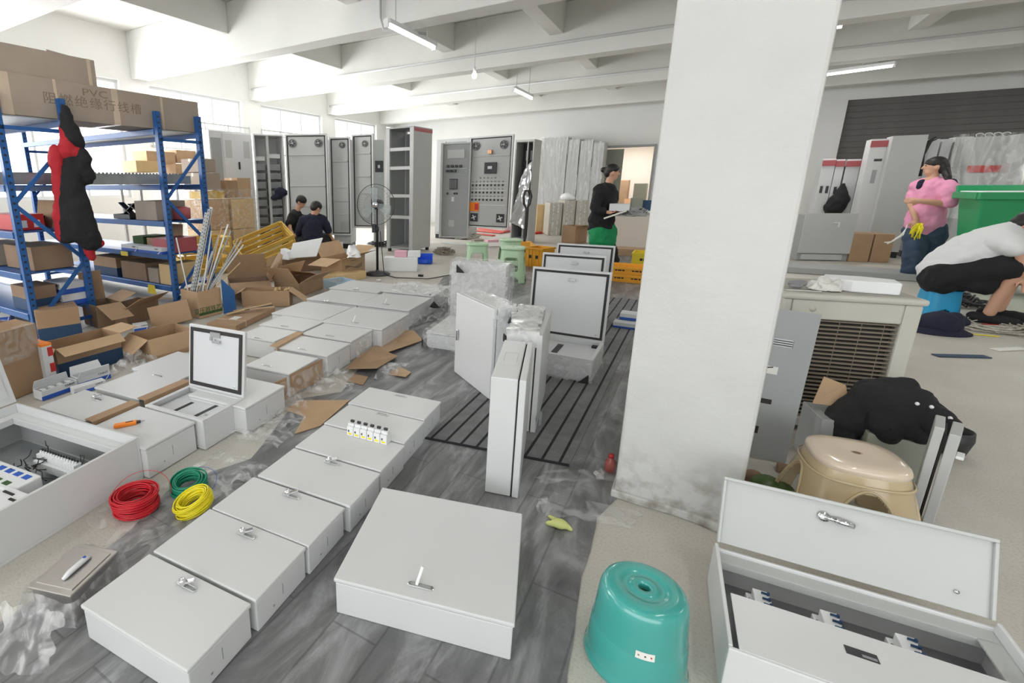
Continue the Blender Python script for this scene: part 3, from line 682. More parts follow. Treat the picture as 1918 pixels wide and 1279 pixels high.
# ------------------------------------------------------------------ big open enclosure at the left edge (door hinged on its left side)
ux = Vector((-1.925 + 2.774, 1.062 - 0.942, 0)); aD = math.atan2(ux.y, ux.x)
D = empty('distribution_cabinet', (-1.925, 1.062, 0.0), aD, 'large open white cabinet at the left edge with breakers and wiring inside', 'cabinet')
dw, dd, dh = 0.86, 0.98, 0.2  # local: x -dw..0, y -dd..0
t = 0.014
b = MB(); b.box(-dw, 0, -dd, 0, 0, t); b.box(-dw, 0, -dd, -dd + t, t, dh); b.box(-dw, 0, -t, 0, t, dh); b.box(-dw, -dw + t, -dd + t, -t, t, dh); b.box(-t, 0, -dd + t, -t, t, dh)
b.build('body', 'steel_white', D, bevel=0.002)
r = MB()
for (x0, x1, y0, y1) in ((-dw + t, -t, -0.05, -t), (-dw + t, -t, -dd + t, -dd + 0.05), (-dw + t, -dw + 0.05, -dd + 0.05, -0.05), (-0.022, -t, -dd + 0.05, -0.05)):
    r.box(x0, x1, y0, y1, dh - 0.048, dh - 0.042)
r.build('inner_rim', 'steel_white', D, bevel=0.002)
r = MB(); r.box(-dw + 0.05, -0.02, -0.066, -0.05, dh - 0.075, dh - 0.042); r.box(-dw + 0.05, -dw + 0.066, -dd + 0.05, -0.066, dh - 0.075, dh - 0.042)
r.build('rim_return', 'steel_white', D, bevel=0.002)
MB().box(-dw + 0.03, -0.03, -dd + 0.03, -0.03, t, t + 0.004).build('mounting_plate', 'galvanized', D)
MB().box(-dw + t, -t, -t - 0.004, -t, t, dh - 0.05).box(-dw + t, -dw + t + 0.004, -dd + t, -t - 0.004, t, dh - 0.05).build('cavity_shade', 'steel_greyer', D)  # grey sheets added to darken the cavity, its shade put into colour
dl = MB().box(0, 0.018, -dd, 0, 0, 0.84).build('door', 'steel_white', D, bevel=0.003); dl.location = (-dw - 0.018, 0, dh); dl.rotation_euler = (0, RAD(-17), 0)
MB().box(0.018, 0.022, -dd + 0.03, -0.03, 0.03, 0.80).build('inner_face', 'steel_inner', dl)
MB().lathe([(0.006, 0.02), (0.006, 0.03)], 8, (0, -0.07, 0.09), 'X').build('stud', 'chrome', dl)
# parts inside: duct, module strips, meter block
def duct(x0, x1, y, name='wiring_duct'):
    o = MB().box(x0, x1, y - 0.03, y + 0.03, t, 0.105).build(name, 'white_plastic', D, bevel=0.003)
    sl = MB()
    k = x0 + 0.02
    while k < x1 - 0.02:
        sl.box(k, k + 0.006, y - 0.0308, y - 0.030, 0.03, 0.068); sl.box(k, k + 0.006, y + 0.03, y + 0.0308, 0.03, 0.068); k += 0.016
    s = sl.build('slot_row', 'grey_plastic', o); s['kind'] = 'stuff'
    MB().box(x0, x1, y - 0.033, y + 0.033, 0.105, 0.111).build('duct_cover', 'white_plastic', o); return o
duct(-0.74, -0.06, -0.64)
duct(-0.74, -0.08, -0.82)
def breaker_strip(parent, c, rz, n, pw=0.018, d=0.07, h=0.062, lever='dark_metal', cover='white_plastic', name='breaker'):
    """row of n miniature breakers on a rail"""
    base = empty(name + '_row', c, rz); base.parent = parent
    first = None
    for k in range(n):
        x = (k - (n - 1) / 2) * pw
        b = MB(); b.box(x - pw / 2 + 0.0006, x + pw / 2 - 0.0006, -d / 2, d / 2, 0, h * 0.62); b.box(x - pw / 2 + 0.0006, x + pw / 2 - 0.0006, -d * 0.26, d * 0.26, h * 0.62, h)
        b.cbox((x, 0.004, h + 0.004), (pw * 0.45, 0.016, 0.012))
        b.build(name, cover, base, bevel=0.001, seg=1)
    lv = MB()
    for k in range(n): lv.cbox(((k - (n - 1) / 2) * pw, 0.006, h + 0.010), (pw * 0.5, 0.008, 0.01))
    lv.build('lever_row', lever, base)['kind'] = 'stuff'
    return base
g = MB().box(-0.55, -0.20, -0.42, -0.30, 0.014, 0.135).build('module_block', 'white_plastic', D, bevel=0.006)
for k in range(6):
    MB().box(-0.535 + k * 0.055, -0.50 + k * 0.055, -0.345, -0.32, 0.135, 0.1365).build('blue_window', 'label_blue', g)
for k in range(5):
    MB().box(-0.53 + k * 0.06, -0.495 + k * 0.06, -0.40, -0.378, 0.135, 0.1365).build('green_window', 'print_green', g)
g2 = MB().box(-0.235, -0.06, -0.52, -0.40, 0.014, 0.140).build('terminal_block', 'white_plastic', D, bevel=0.005)
MB().box(-0.215, -0.155, -0.435, -0.425, 0.14, 0.143).box(-0.145, -0.08, -0.455, -0.445, 0.14, 0.143).build('terminal_slot', 'rubber', g2)['kind'] = 'stuff'
breaker_strip(D, (-0.30, -0.17, 0.055), 0, 14, lever='dark_metal')
wb = MB()
for k in range(9):
    q = [(-0.19 + 0.012 * k, -0.60, 0.06)]
    for j in range(1, 7): q.append((-0.19 + 0.012 * k + 0.02 * noise.noise(Vector((k, j, 0))), -0.60 + 0.012 * j, 0.09 + 0.03 * sin(j + k) + 0.01 * k % 0.03))
    wb.tube(q, 0.0028, 6)
wb.build('copper_leads', 'copper', D)['kind'] = 'stuff'
wb = MB()
for k in range(26):
    p = Vector((random.uniform(-0.5, -0.1), random.uniform(-0.28, -0.12), 0.07)); q = [p]
    for j in range(5): q.append(q[-1] + Vector((random.uniform(-0.03, 0.03), random.uniform(-0.02, 0.02), random.uniform(0, 0.02))))
    wb.tube(q, 0.0025, 5)
wb.build('loose_wires', 'dark_metal', D)['kind'] = 'stuff'
crumple('plastic_film', [D.matrix_world @ Vector(p) for p in ()] or [(-2.12, 0.80, 0.03), (-1.96, 0.82, 0.03), (-1.98, 0.97, 0.03), (-2.14, 0.95, 0.03)], 10, 10, 0.06, 12, 'film', 'crumpled clear film in the corner of the large open cabinet', seed=4)

# ------------------------------------------------------------------ open enclosure bottom right (E)
eE = empty('open_enclosure', (0.194, 1.27, 0.002), RAD(3.2), 'open grey-white enclosure at the lower right corner with three breakers inside', 'enclosure')
ew, ed, eh = 0.615, 0.43, 0.15; t = 0.010
b = MB(); b.box(0, ew, 0, ed, 0, t); b.box(0, ew, 0, t, t, eh - 0.002); b.box(0, ew, ed - t, ed, t, eh - 0.02); b.box(0, t, t, ed - t, t, eh); b.box(ew - t, ew, t, ed - t, t, eh)
b.build('body', 'steel_white', eE, bevel=0.003)
cp = MB(); cp.box(t + 0.012, ew - t, 0.008, 0.205, eh - 0.006, eh - 0.001); cpo = cp.build('cover_plate', 'steel_white', eE, bevel=0.001)
MB().box(0.245, 0.305, 0.120, 0.146, eh - 0.001, eh + 0.0002).build('window_slot', 'dark_metal', cpo)
MB().box(0.275, 0.302, 0.124, 0.132, eh + 0.0002, eh + 0.0006).build('slot_glint', 'galvanized', cpo)
fr = MB(); fr.box(t, ew - t, ed - 0.055, ed - t, eh - 0.035, eh - 0.030); fr.box(t, ew - t, ed - 0.058, ed - 0.055, eh - 0.055, eh - 0.030); fr.build('inner_rim', 'steel_grey', eE, bevel=0.001)
fr = MB(); fr.box(ew - 0.055, ew - t, 0.2, ed - 0.055, eh - 0.035, eh - 0.030); fr.build('inner_rim', 'steel_grey', eE)
MB().box(t, ew - t, t, ed - t, t, t + 0.003).build('mounting_plate', 'grey_plastic', eE)
for x in (0.115, 0.265, 0.415):
    breaker_strip(eE, (x, 0.27, 0.062), pi / 2 * 0, 1, pw=0.05, d=0.14, h=0.055, lever='dark_metal') if False else None
def mcb3(x, y):
    b0 = empty('breaker', (x, y, 0.04), 0); b0.parent = eE
    body = MB(); body.box(-0.03, 0.03, -0.05, 0.045, 0, 0.05); body.box(-0.018, 0.02, -0.05, 0.04, 0.05, 0.075); body.build('case', 'white_plastic', b0, bevel=0.002)
    for k in range(3): MB().cbox((0.008, -0.03 + 0.022 * k + 0.01, 0.080), (0.016, 0.004, 0.005)).cbox((0.016, -0.03 + 0.022 * k + 0.01, 0.081), (0.005, 0.007, 0.008)).build('toggle', 'carton_navy', b0)
    for k in range(3): MB().lathe([(0.003, 0.0505), (0.003, 0.052)], 8, (-0.024, -0.03 + 0.025 * k, 0)).build('screw', 'steel_greyer', b0)
for x in (0.105, 0.255, 0.405): mcb3(x, 0.262)
od = MB().box(0.006, ew - 0.01, 0, 0.014, 0, 0.205).build('door', 'steel_grey', eE, bevel=0.002); od.location = (0, ed + 0.002, eh - 0.004); od.rotation_euler = (RAD(-24), 0, 0)
MB().box(0.006, ew - 0.01, -0.012, 0, 0.195, 0.205).box(0.006, 0.014, -0.012, 0, 0, 0.195).box(ew - 0.018, ew - 0.01, -0.012, 0, 0, 0.195).build('folded_edge', 'steel_grey', od, bevel=0.002)
ltch = empty('latch', (0.27, 0, 0.155)); ltch.parent = od
MB().lathe([(0.013, -0.010), (0.015, -0.006), (0.015, 0)], 16, (-0.015, 0, 0), 'Y').build('lock_base', 'chrome', ltch)
MB().tube([(-0.015, -0.012, 0), (0.012, -0.014, -0.002)], 0.006, 8).tube([(0.010, -0.015, -0.002), (0.050, -0.016, -0.006)], [0.0095, 0.008], 10).build('lock_cam', 'chrome', ltch)
MB().lathe([(0.005, -0.006), (0.005, 0)], 8, (ew - 0.08, 0, 0.045), 'Y').build('stud', 'chrome', od)
# standing one seen edge-on behind the tan stool
st = empty('upright_enclosure', (0.835, 2.36, 0.0), RAD(-16), 'grey enclosure standing edge-on with its door ajar, right of the tan stool', 'enclosure')
MB().box(-0.055, -0.030, 0.0, 0.14, 0, 0.42).build('body', 'steel_grey', st, bevel=0.003)
MB().box(-0.028, -0.022, 0.01, 0.13, 0.01, 0.40).build('gasket', 'rubber', st)
dd_ = MB().box(-0.018, 0.010, -0.01, 0.14, 0, 0.41).build('door', 'steel_grey', st, bevel=0.003); dd_.rotation_euler = (0, 0, RAD(-3))
MB().cbox((0.020, 0.02, 0.33), (0.02, 0.05, 0.012)).build('catch', 'white_plastic', dd_, bevel=0.003)

# ------------------------------------------------------------------ leaning steel panel by the pillar
P0, P1 = Vector((0.14, 2.63, 0.004)), Vector((0.47, 2.70, 0.004))
pn = empty('leaning_cover', P0, math.atan2(P1.y - P0.y, P1.x - P0.x), 'grey steel cover panel with cut-outs leaning beside the pillar', 'panel')
wv = (P1 - P0).length; LH = 0.69; lean = RAD(17)
# vertical strips and slots: build the sheet as pieces around its cut-outs
pm = MB(); th = 0.012
cuts = [(0.19, 0.265, 0.525, 0.56), (0.10, 0.235, 0.255, 0.278), (0.115, 0.21, 0.11, 0.145)]
xs = sorted({0.0, wv} | {c_[0] for c_ in cuts} | {c_[1] for c_ in cuts}); zs = sorted({0.0, LH} | {c_[2] for c_ in cuts} | {c_[3] for c_ in cuts})
for i in range(len(xs) - 1):
    for j in range(len(zs) - 1):
        cx, cz = (xs[i] + xs[i + 1]) / 2, (zs[j] + zs[j + 1]) / 2
        if any(a < cx < b_ and c_ < cz < d_ for a, b_, c_, d_ in cuts): continue
        pm.box(xs[i], xs[i + 1], 0, 0.003, zs[j], zs[j + 1])
pm.box(0, wv, 0, th, LH, LH + 0.003); pm.box(wv, wv + 0.003, 0, th, 0, LH + 0.003)
po = pm.build('sheet', 'panel_grey', pn); po.rotation_euler = (-RAD(10), RAD(5), 0); po.location = (0, 0, 0.03)
for k, (a, b_, c_, d_) in enumerate(cuts):
    MB().box(a - 0.004, b_ + 0.004, 0.004, 0.006, c_ - 0.004, d_ + 0.004).build('slot_backing', 'cooler_dark' if k else 'galvanized', po)
for k in range(3): MB().box(0.192, 0.262, 0.002, 0.0035, 0.530 + 0.010 * k, 0.534 + 0.010 * k).build('slot_bar', 'cooler_dark', po)
lb_ = MB().box(0.07, 0.23, -0.001, 0, 0.395, 0.43).build('label_sticker', 'paper', po)
MB().add([(0.07, -0.0016, 0.398), (0.075, -0.0016, 0.393), (0.21, -0.0016, 0.424), (0.21, -0.0016, 0.43)], [(0, 1, 2, 3)]).build('black_bar', 'print_ink', lb_)
# ------------------------------------------------------------------ wire coils
def coil(name, c, R, h, m, label, tilt=(0, 0), band=0.028, n=120, turns=12, seed=0):
    o = empty(name, c, 0, label, 'wire coil'); o.rotation_euler = (tilt[0], tilt[1], 0)
    rs = random.Random(seed); b = MB()
    for layer in range(3):
        for t_ in range(turns):
            z = 0.003 + h * t_ / (turns - 1); r = R - 0.010 * layer + rs.uniform(-0.003, 0.003); pts = []
            ph = rs.uniform(0, 6); dx, dy = rs.uniform(-0.003, 0.003), rs.uniform(-0.003, 0.003)
            for k in range(28):
                a = 2 * pi * k / 28; pts.append(((r + 0.002 * sin(3 * a + ph)) * cos(a) + dx, (r + 0.002 * cos(2 * a + ph)) * sin(a) + dy, z + 0.002 * sin(2 * a + ph)))
            b.tube(pts, 0.0030, 5, closed=True)
    w = b.build('winding', m, o); w['kind'] = 'stuff'; return o
coil('wire_coil', (-1.745, 0.915, 0.008), 0.084, 0.066, 'wire_red', 'red coil of wire on crumpled film beside the large open cabinet', seed=1)
coil('wire_coil', (-1.665, 1.105, 0.016), 0.070, 0.046, 'wire_green', 'green coil of wire behind the red and yellow ones', (RAD(8), RAD(4)), seed=2)
coil('wire_coil', (-1.530, 1.035, 0.020), 0.072, 0.046, 'wire_yellow', 'yellow coil of wire leaning against the front row of boxes', (RAD(14), RAD(-14)), seed=3)
lw = MB()
for rr_, zz, a0, a1, cx, cy in ((0.115, 0.05, 0.8, 3.9, -1.735, 0.93),):
    lw.tube([(cx + rr_ * cos(a0 + (a1 - a0) * k / 20), cy + rr_ * sin(a0 + (a1 - a0) * k / 20), zz + 0.05 * sin(pi * k / 20)) for k in range(21)], 0.0012, 5)
tag(lw.build('wire_loop', 'wire_red'), 'loose thin dark red wire loop springing up around the red coil', 'wire')
lw = MB(); lw.tube([(-1.64 + 0.085 * cos(a * 0.3) , 1.12 + 0.085 * sin(a * 0.3), 0.03 + 0.035 * sin(pi * a / 15)) for a in range(-4, 12)], 0.0012, 5)
tag(lw.build('wire_loop', 'label_blue'), 'thin bluish wire loop springing out right of the green coil', 'wire')
crumple('plastic_film', [(-1.86, 0.78, 0.004), (-1.45, 0.72, 0.004), (-1.42, 1.28, 0.004), (-1.78, 1.22, 0.004)], 26, 26, 0.028, 9, 'film_thin', 'thin clear film spread under the three wire coils', seed=2, ragged=0.5)
crumple('plastic_film', [(-1.84, 1.15, 0.004), (-1.50, 1.14, 0.004), (-1.44, 1.42, 0.004), (-1.78, 1.40, 0.004)], 24, 20, 0.06, 10, 'film', 'crumpled bright film heaped behind the green coil', seed=7, ragged=0.6)
# orange cutter on the white enclosure
p0, p1 = at(213, 801, 0.156), at(272, 790, 0.156)
kn = empty('utility_knife', (p0 + p1) / 2, math.atan2((p1 - p0).y, (p1 - p0).x), 'orange snap-blade cutter lying on a white enclosure', 'cutter')
L = (p1 - p0).length
MB().prism([(-L / 2, -0.012), (-L * 0.38, -0.017), (L * 0.22, -0.013), (L * 0.25, 0.011), (-L * 0.30, 0.012), (-L * 0.47, 0.010)], 0, 0.016).build('grip', 'orange', kn, bevel=0.003)
MB().prism([(L * 0.2, -0.008), (L * 0.36, -0.006), (L * 0.36, 0.006), (L * 0.2, 0.008)], 0.003, 0.012).build('collar', 'dark_metal', kn)
MB().prism([(L * 0.34, -0.004), (L * 0.5, 0.004), (L * 0.34, 0.005)], 0.006, 0.008).build('blade', 'galvanized', kn)
MB().box(-L * 0.12, L * 0.12, -0.004, 0.001, 0.016, 0.018).build('slider', 'dark_metal', kn)
# small breakers standing on the flat enclosures
p0, p1 = at(660, 812, 0.122), at(722, 828, 0.122); dv = p1 - p0
bs = (p0 + p1) / 2 + Vector((0, 0.0, 0)); ra = math.atan2(dv.y, dv.x)
for k in range(6):
    q = p0.lerp(p1, k / 5.0)
    e = empty('miniature_breaker', (q.x, q.y, 0.1205), ra, ('first', 'second', 'third', 'fourth', 'fifth', 'sixth')[k] + ' from the left of the six small breakers standing on the flat enclosure', 'breaker', 'breakers standing on the enclosure')
    pw = dv.length / 5 * 0.94
    b = MB(); b.box(-pw / 2, pw / 2, -0.022, 0.028, 0, 0.046); b.box(-pw / 2, pw / 2, -0.012, 0.020, 0.046, 0.060); b.build('case', 'white_plastic', e, bevel=0.0025)
    MB().cbox((0, 0.004, 0.064), (pw * 0.5, 0.010, 0.012)).build('toggle', 'dark_metal', e)
    MB().box(-pw * 0.3, pw * 0.3, -0.0226, -0.022, 0.008, 0.016).build('yellow_mark', 'wire_yellow', e)
    MB().box(-pw * 0.3, -pw * 0.1, -0.0226, -0.022, 0.020, 0.030).build('black_mark', 'print_ink', e)
# stainless box in film
pc = [at(50, 1098, 0.105), at(148, 1016, 0.105), at(222, 1030, 0.105), at(132, 1115, 0.105)]
c, w, d, a = rect4((50, 1098), (148, 1016), (222, 1030), (132, 1115), 0.105)
sb = empty('stainless_box', (c.x, c.y, 0.003), a, 'small stainless steel box with a white pull handle, wrapped in film', 'box')
MB().box(-w / 2 + 0.006, w / 2 - 0.006, -d / 2 + 0.006, d / 2 - 0.006, 0, 0.088).build('body', 'stainless', sb, bevel=0.003)
ld = MB().box(-w / 2, w / 2, -d / 2, d / 2, 0.088, 0.100).build('lid', 'stainless', sb, bevel=0.003)
MB().box(-w / 2 + 0.012, w / 2 - 0.012, -d / 2 + 0.018, d / 2 - 0.018, 0.100, 0.1035).build('raised_panel', 'stainless', ld, bevel=0.002)
hh = MB().tube([(0.012, -0.055, 0.108), (0.013, -0.03, 0.113), (0.015, 0.02, 0.113), (0.016, 0.045, 0.108)], [0.006, 0.009, 0.009, 0.006], 10).build('handle', 'white_plastic', ld)
MB().lathe([(0.005, 0.121), (0.005, 0.1225)], 10, (0.015, 0.025, 0)).build('blue_dot', 'label_blue', hh)
hood('plastic_film', (c.x, c.y, 0.002), (w + 0.01, d + 0.01, 0.085), a, 0.010, 'film', 'clear film bunched round the stainless box', seed=14, top=False, n=10, freq=14)
crumple('plastic_film', [(-1.55, 0.40, 0.09), (-1.36, 0.47, 0.09), (-1.30, 0.38, 0.004), (-1.42, 0.30, 0.004)], 14, 12, 0.016, 8, 'film', 'film hanging from the front of the stainless box onto the vinyl', seed=15, ragged=0.4)

# ------------------------------------------------------------------ plastic stools
def stool_shell(name, parent, top, bot, h, m, arch, n=96, rows=26, p=3.2, th=0.004, twist=0.0, bulge=0.0, side_n=4, z_top=None):
    """hollow tapering stool skirt with an arch in each side; arch(u, z) -> True where open"""
    vs = []; fs = []
    def rad(a, e):
        return 1.0 / ((abs(cos(a)) ** e + abs(sin(a)) ** e) ** (1.0 / e))
    for j in range(rows + 1):
        z = h * j / rows; f = j / rows; r = bot + (top - bot) * (f ** 0.9) + bulge * sin(pi * f)
        for k in range(n):
            a = 2 * pi * k / n; q = rad(a, p) * r; vs.append((q * cos(a), q * sin(a), z))
    for j in range(rows):
        for k in range(n):
            a = 2 * pi * (k + 0.5) / n; z = h * (j + 0.5) / rows
            sa = (a + pi / side_n) % (2 * pi / side_n) - pi / side_n
            if arch and arch(sa, z): continue
            fs.append((j * n + k, j * n + (k + 1) % n, (j + 1) * n + (k + 1) % n, (j + 1) * n + k))
    o = MB().add(vs, fs, True).build(name, m, parent); s = o.modifiers.new('solid', 'SOLIDIFY'); s.thickness = th; s.offset = -1; return o
def superdisc(name, parent, prof, m, p=3.2, n=64, hole=0.0):
    vs = []; fs = []
    for r, z in prof:
        for k in range(n):
            a = 2 * pi * k / n; q = r / ((abs(cos(a)) ** p + abs(sin(a)) ** p) ** (1.0 / p)) if r > 0.03 else r; vs.append((q * cos(a), q * sin(a), z))
    for i in range(len(prof) - 1):
        for k in range(n): fs.append((i * n + k, i * n + (k + 1) % n, (i + 1) * n + (k + 1) % n, (i + 1) * n + k))
    return MB().add(vs, fs, True).build(name, m, parent)
# teal tub stool
T = empty('tub_stool', (0.002, 1.27, 0.0), 0, 'round teal plastic tub stool standing on the concrete', 'stool')
prof = [(0.128, 0.0), (0.131, 0.004), (0.130, 0.012), (0.1265, 0.016), (0.1245, 0.028), (0.1185, 0.088), (0.1165, 0.092), (0.1160, 0.096), (0.1100, 0.150), (0.107, 0.172), (0.100, 0.186), (0.090, 0.192), (0.070, 0.1925), (0.055, 0.1915), (0.054, 0.1905), (0.035, 0.190), (0.034, 0.191), (0.016, 0.1905), (0.014, 0.187), (0.014, 0.170)]
MB().lathe([(r_ * 0.97, z_ * 1.22) for r_, z_ in prof], 72, cap=False).build('shell', 'teal_plastic', T)
MB().lathe([(0.0145 * 0.97, 0.175 * 1.22), (0.001, 0.174 * 1.22)], 20, cap=False).build('hole', 'rubber', T)
av = RAD(-90 + 12); rL = 0.1115 * 0.95 + 0.0012
st_ = MB(); vs = []
for k in range(7):
    a_ = av - 0.19 + 0.38 * k / 6
    for z_ in (0.115, 0.135): 
        rz_ = (0.1165 - (z_ / 1.22 - 0.092) * 0.115) * 0.97 + 0.0010; vs.append((rz_ * cos(a_), rz_ * sin(a_), z_))
st_.add(vs, [(2 * k, 2 * k + 2, 2 * k + 3, 2 * k + 1) for k in range(6)]); stk = st_.build('sticker', 'paper', T)
for k, mm in ((-0.13, 'print_faded'), (0.0, 'print_ink'), (0.12, 'red_print')):
    a_ = av + k; rz_ = 0.1135
    MB().lathe([(0.0022, 0), (0.0022, 0.0006)], 10, (rz_ * cos(a_), rz_ * sin(a_), 0.125), 'Y').build('printed_mark', mm, stk)
# tan stool with arched legs
T = empty('arched_stool', (0.585, 2.285, 0.0), RAD(8), 'tan plastic stool with wide arched sides behind the raised grey door', 'stool')
stool_shell('skirt', T, 0.132, 0.205, 0.275, 'tan_plastic', lambda u, z: (abs(u) / 0.52) ** 2.2 + (z / 0.218) ** 2.2 < 1, n=176, rows=56, p=3.0, th=0.006, bulge=0.004)
for k in range(4):
    pts_ = []
    for j in range(25):
        g_ = pi * j / 24; u_ = 0.55 * cos(g_) * 0.98; z_ = 0.226 * max(0.0, sin(g_)) ** 0.9; f_ = z_ / 0.275; a_ = u_ + k * pi / 2
        r_ = (0.205 + (0.132 - 0.205) * f_ ** 0.9 + 0.004 * sin(pi * f_) + 0.0015) / ((abs(cos(a_)) ** 3 + abs(sin(a_)) ** 3) ** (1 / 3)); pts_.append((r_ * cos(a_), r_ * sin(a_), z_ + 0.003))
    MB().tube(pts_, 0.0045, 6).build('arch_rim', 'tan_plastic', T)
superdisc('seat', T, [(0.133, 0.272), (0.136, 0.284), (0.131, 0.296), (0.118, 0.302), (0.09, 0.304), (0.05, 0.3015), (0.012, 0.301)], 'tan_seat', p=3.0)
superdisc('rim_rib', T, [(0.148, 0.238), (0.152, 0.241), (0.146, 0.246)], 'tan_plastic', p=3.0)
MB().lathe([(0.013, 0.3012), (0.001, 0.300)], 16, cap=False, sx=1.3, sy=0.8).build('hole', 'cardboard_dark', T)
mt = None
for (x, y, rz, lb) in ((-2.60, 6.62, RAD(25), 'mint green plastic stool behind the film-wrapped enclosure, left of the pair'), (-2.02, 6.42, RAD(12), 'mint green plastic stool standing clear beside the orange crate'), (-2.36, 7.35, RAD(30), 'pale mint stool standing behind the two nearer mint stools')):
    T = empty('plastic_stool', (x, y, 0.0), rz, lb, 'stool')
    stool_shell('legs', T, 0.135, 0.185, 0.425, 'mint_plastic', lambda u, z: abs(u) < 0.50 and (z < 0.09 or 0.15 < z < 0.33) and (abs(u) / 0.5) ** 6 + ((z - 0.24) / 0.10) ** 6 < 1 if z >= 0.09 else (abs(u) / 0.52) ** 2 + (z / 0.085) ** 4 < 1, p=5, th=0.005, rows=34)
    superdisc('seat', T, [(0.14, 0.42), (0.152, 0.425), (0.155, 0.445), (0.148, 0.455), (0.12, 0.458), (0.02, 0.456)], 'mint_plastic', p=4)
# ------------------------------------------------------------------ cartons
def carton(loc, rz, w, d, h, label, m='cardboard', flaps=None, inner=None, group=None, band=None, tape=False, closed=False, cat='carton', name='carton', tilt=(0, 0), fl=0.5):
    """flaps: dict side -> opening angle (0 closed flat, 90 upright, 180 folded level outwards, more hangs down)"""
    e = empty(name, loc, 0, label, cat, group); e.rotation_euler = (tilt[0], tilt[1], rz); t = 0.005
    b = MB()
    if closed: b.box(-w / 2, w / 2, -d / 2, d / 2, 0, h)
    else:
        b.box(-w / 2, w / 2, -d / 2, d / 2, 0, t); b.box(-w / 2, w / 2, -d / 2, -d / 2 + t, t, h); b.box(-w / 2, w / 2, d / 2 - t, d / 2, t, h)
        b.box(-w / 2, -w / 2 + t, -d / 2 + t, d / 2 - t, t, h); b.box(w / 2 - t, w / 2, -d / 2 + t, d / 2 - t, t, h)
    b.build('body', m, e, bevel=0.002, seg=1)
    if tape: MB().box(-w / 2 - 0.0012, w / 2 + 0.0012, -0.024, 0.024, h * 0.8, h + 0.0012).build('tape_strip', 'tape', e)
    if band:
        bm_, z0, z1 = band; MB().box(-w / 2 - 0.001, w / 2 + 0.001, -d / 2 - 0.001, d / 2 + 0.001, h * z0, h * z1).build('printed_band', bm_, e) if closed else MB().box(-w / 2 - 0.001, w / 2 + 0.001, -d / 2 - 0.0015, -d / 2, h * z0, h * z1).box(-w / 2 - 0.0015, -w / 2, -d / 2, d / 2, h * z0, h * z1).build('printed_band', bm_, e)
    for sd, an in (flaps or {}).items():
        L = (d if sd in 'fb' else w) * (0.5 if sd in 'fb' else 0.42) * (fl / 0.5)
        W_ = (w if sd in 'fb' else d) - 0.006
        f = MB().add([(-W_ / 2, 0, 0), (W_ / 2, 0, 0), (W_ / 2 - 0.01, L, 0), (-W_ / 2 + 0.01, L, 0), (-W_ / 2, 0, 0.004), (W_ / 2, 0, 0.004), (W_ / 2 - 0.01, L, 0.004), (-W_ / 2 + 0.01, L, 0.004)], [(3, 2, 1, 0), (4, 5, 6, 7), (0, 1, 5, 4), (1, 2, 6, 5), (2, 3, 7, 6), (3, 0, 4, 7)]).build('flap', inner or m, e)
        px_, rr = {'f': ((0, -d / 2, h), 0), 'b': ((0, d / 2, h), pi), 'l': ((-w / 2, 0, h), -pi / 2), 'r': ((w / 2, 0, h), pi / 2)}[sd]
        f.location = px_; f.rotation_euler = (RAD(an), 0, rr)
    return e
def carton_px(bl, br, ytop, depth, label, z=0.0, **k):
    P0, P1 = at(bl[0], bl[1], z), at(br[0], br[1], z); v = P1 - P0; w = v.length; a = math.atan2(v.y, v.x)
    n = Vector((-sin(a), cos(a), 0)); c = (P0 + P1) / 2 + n * depth / 2; h = height_for(P0, ytop) - z if ytop > 1.5 else ytop
    return carton((c.x, c.y, z + 0.003), a, w, depth, h, label, **k)
def side_text(e, w, d, h, body, size, m='print_ink', x=0.0, z=None, face='f', name='lettering', sx=1.0):
    z = h * 0.5 if z is None else z
    loc, rot = {'f': ((x, -d / 2 - 0.0012, z), (pi / 2, 0, 0)), 'r': ((w / 2 + 0.0012, x, z), (pi / 2, 0, pi / 2)), 't': ((x, 0, h + 0.0012), (0, 0, 0))}[face]
    return text(body, size, m, e, loc, rot, name, sx=sx)
def dims(e):
    o = [c for c in e.children if c.name.startswith('body')][0]; xs = [v.co for v in o.data.vertices]
    return max(v.x for v in xs) * 2, max(v.y for v in xs) * 2, max(v.z for v in xs)

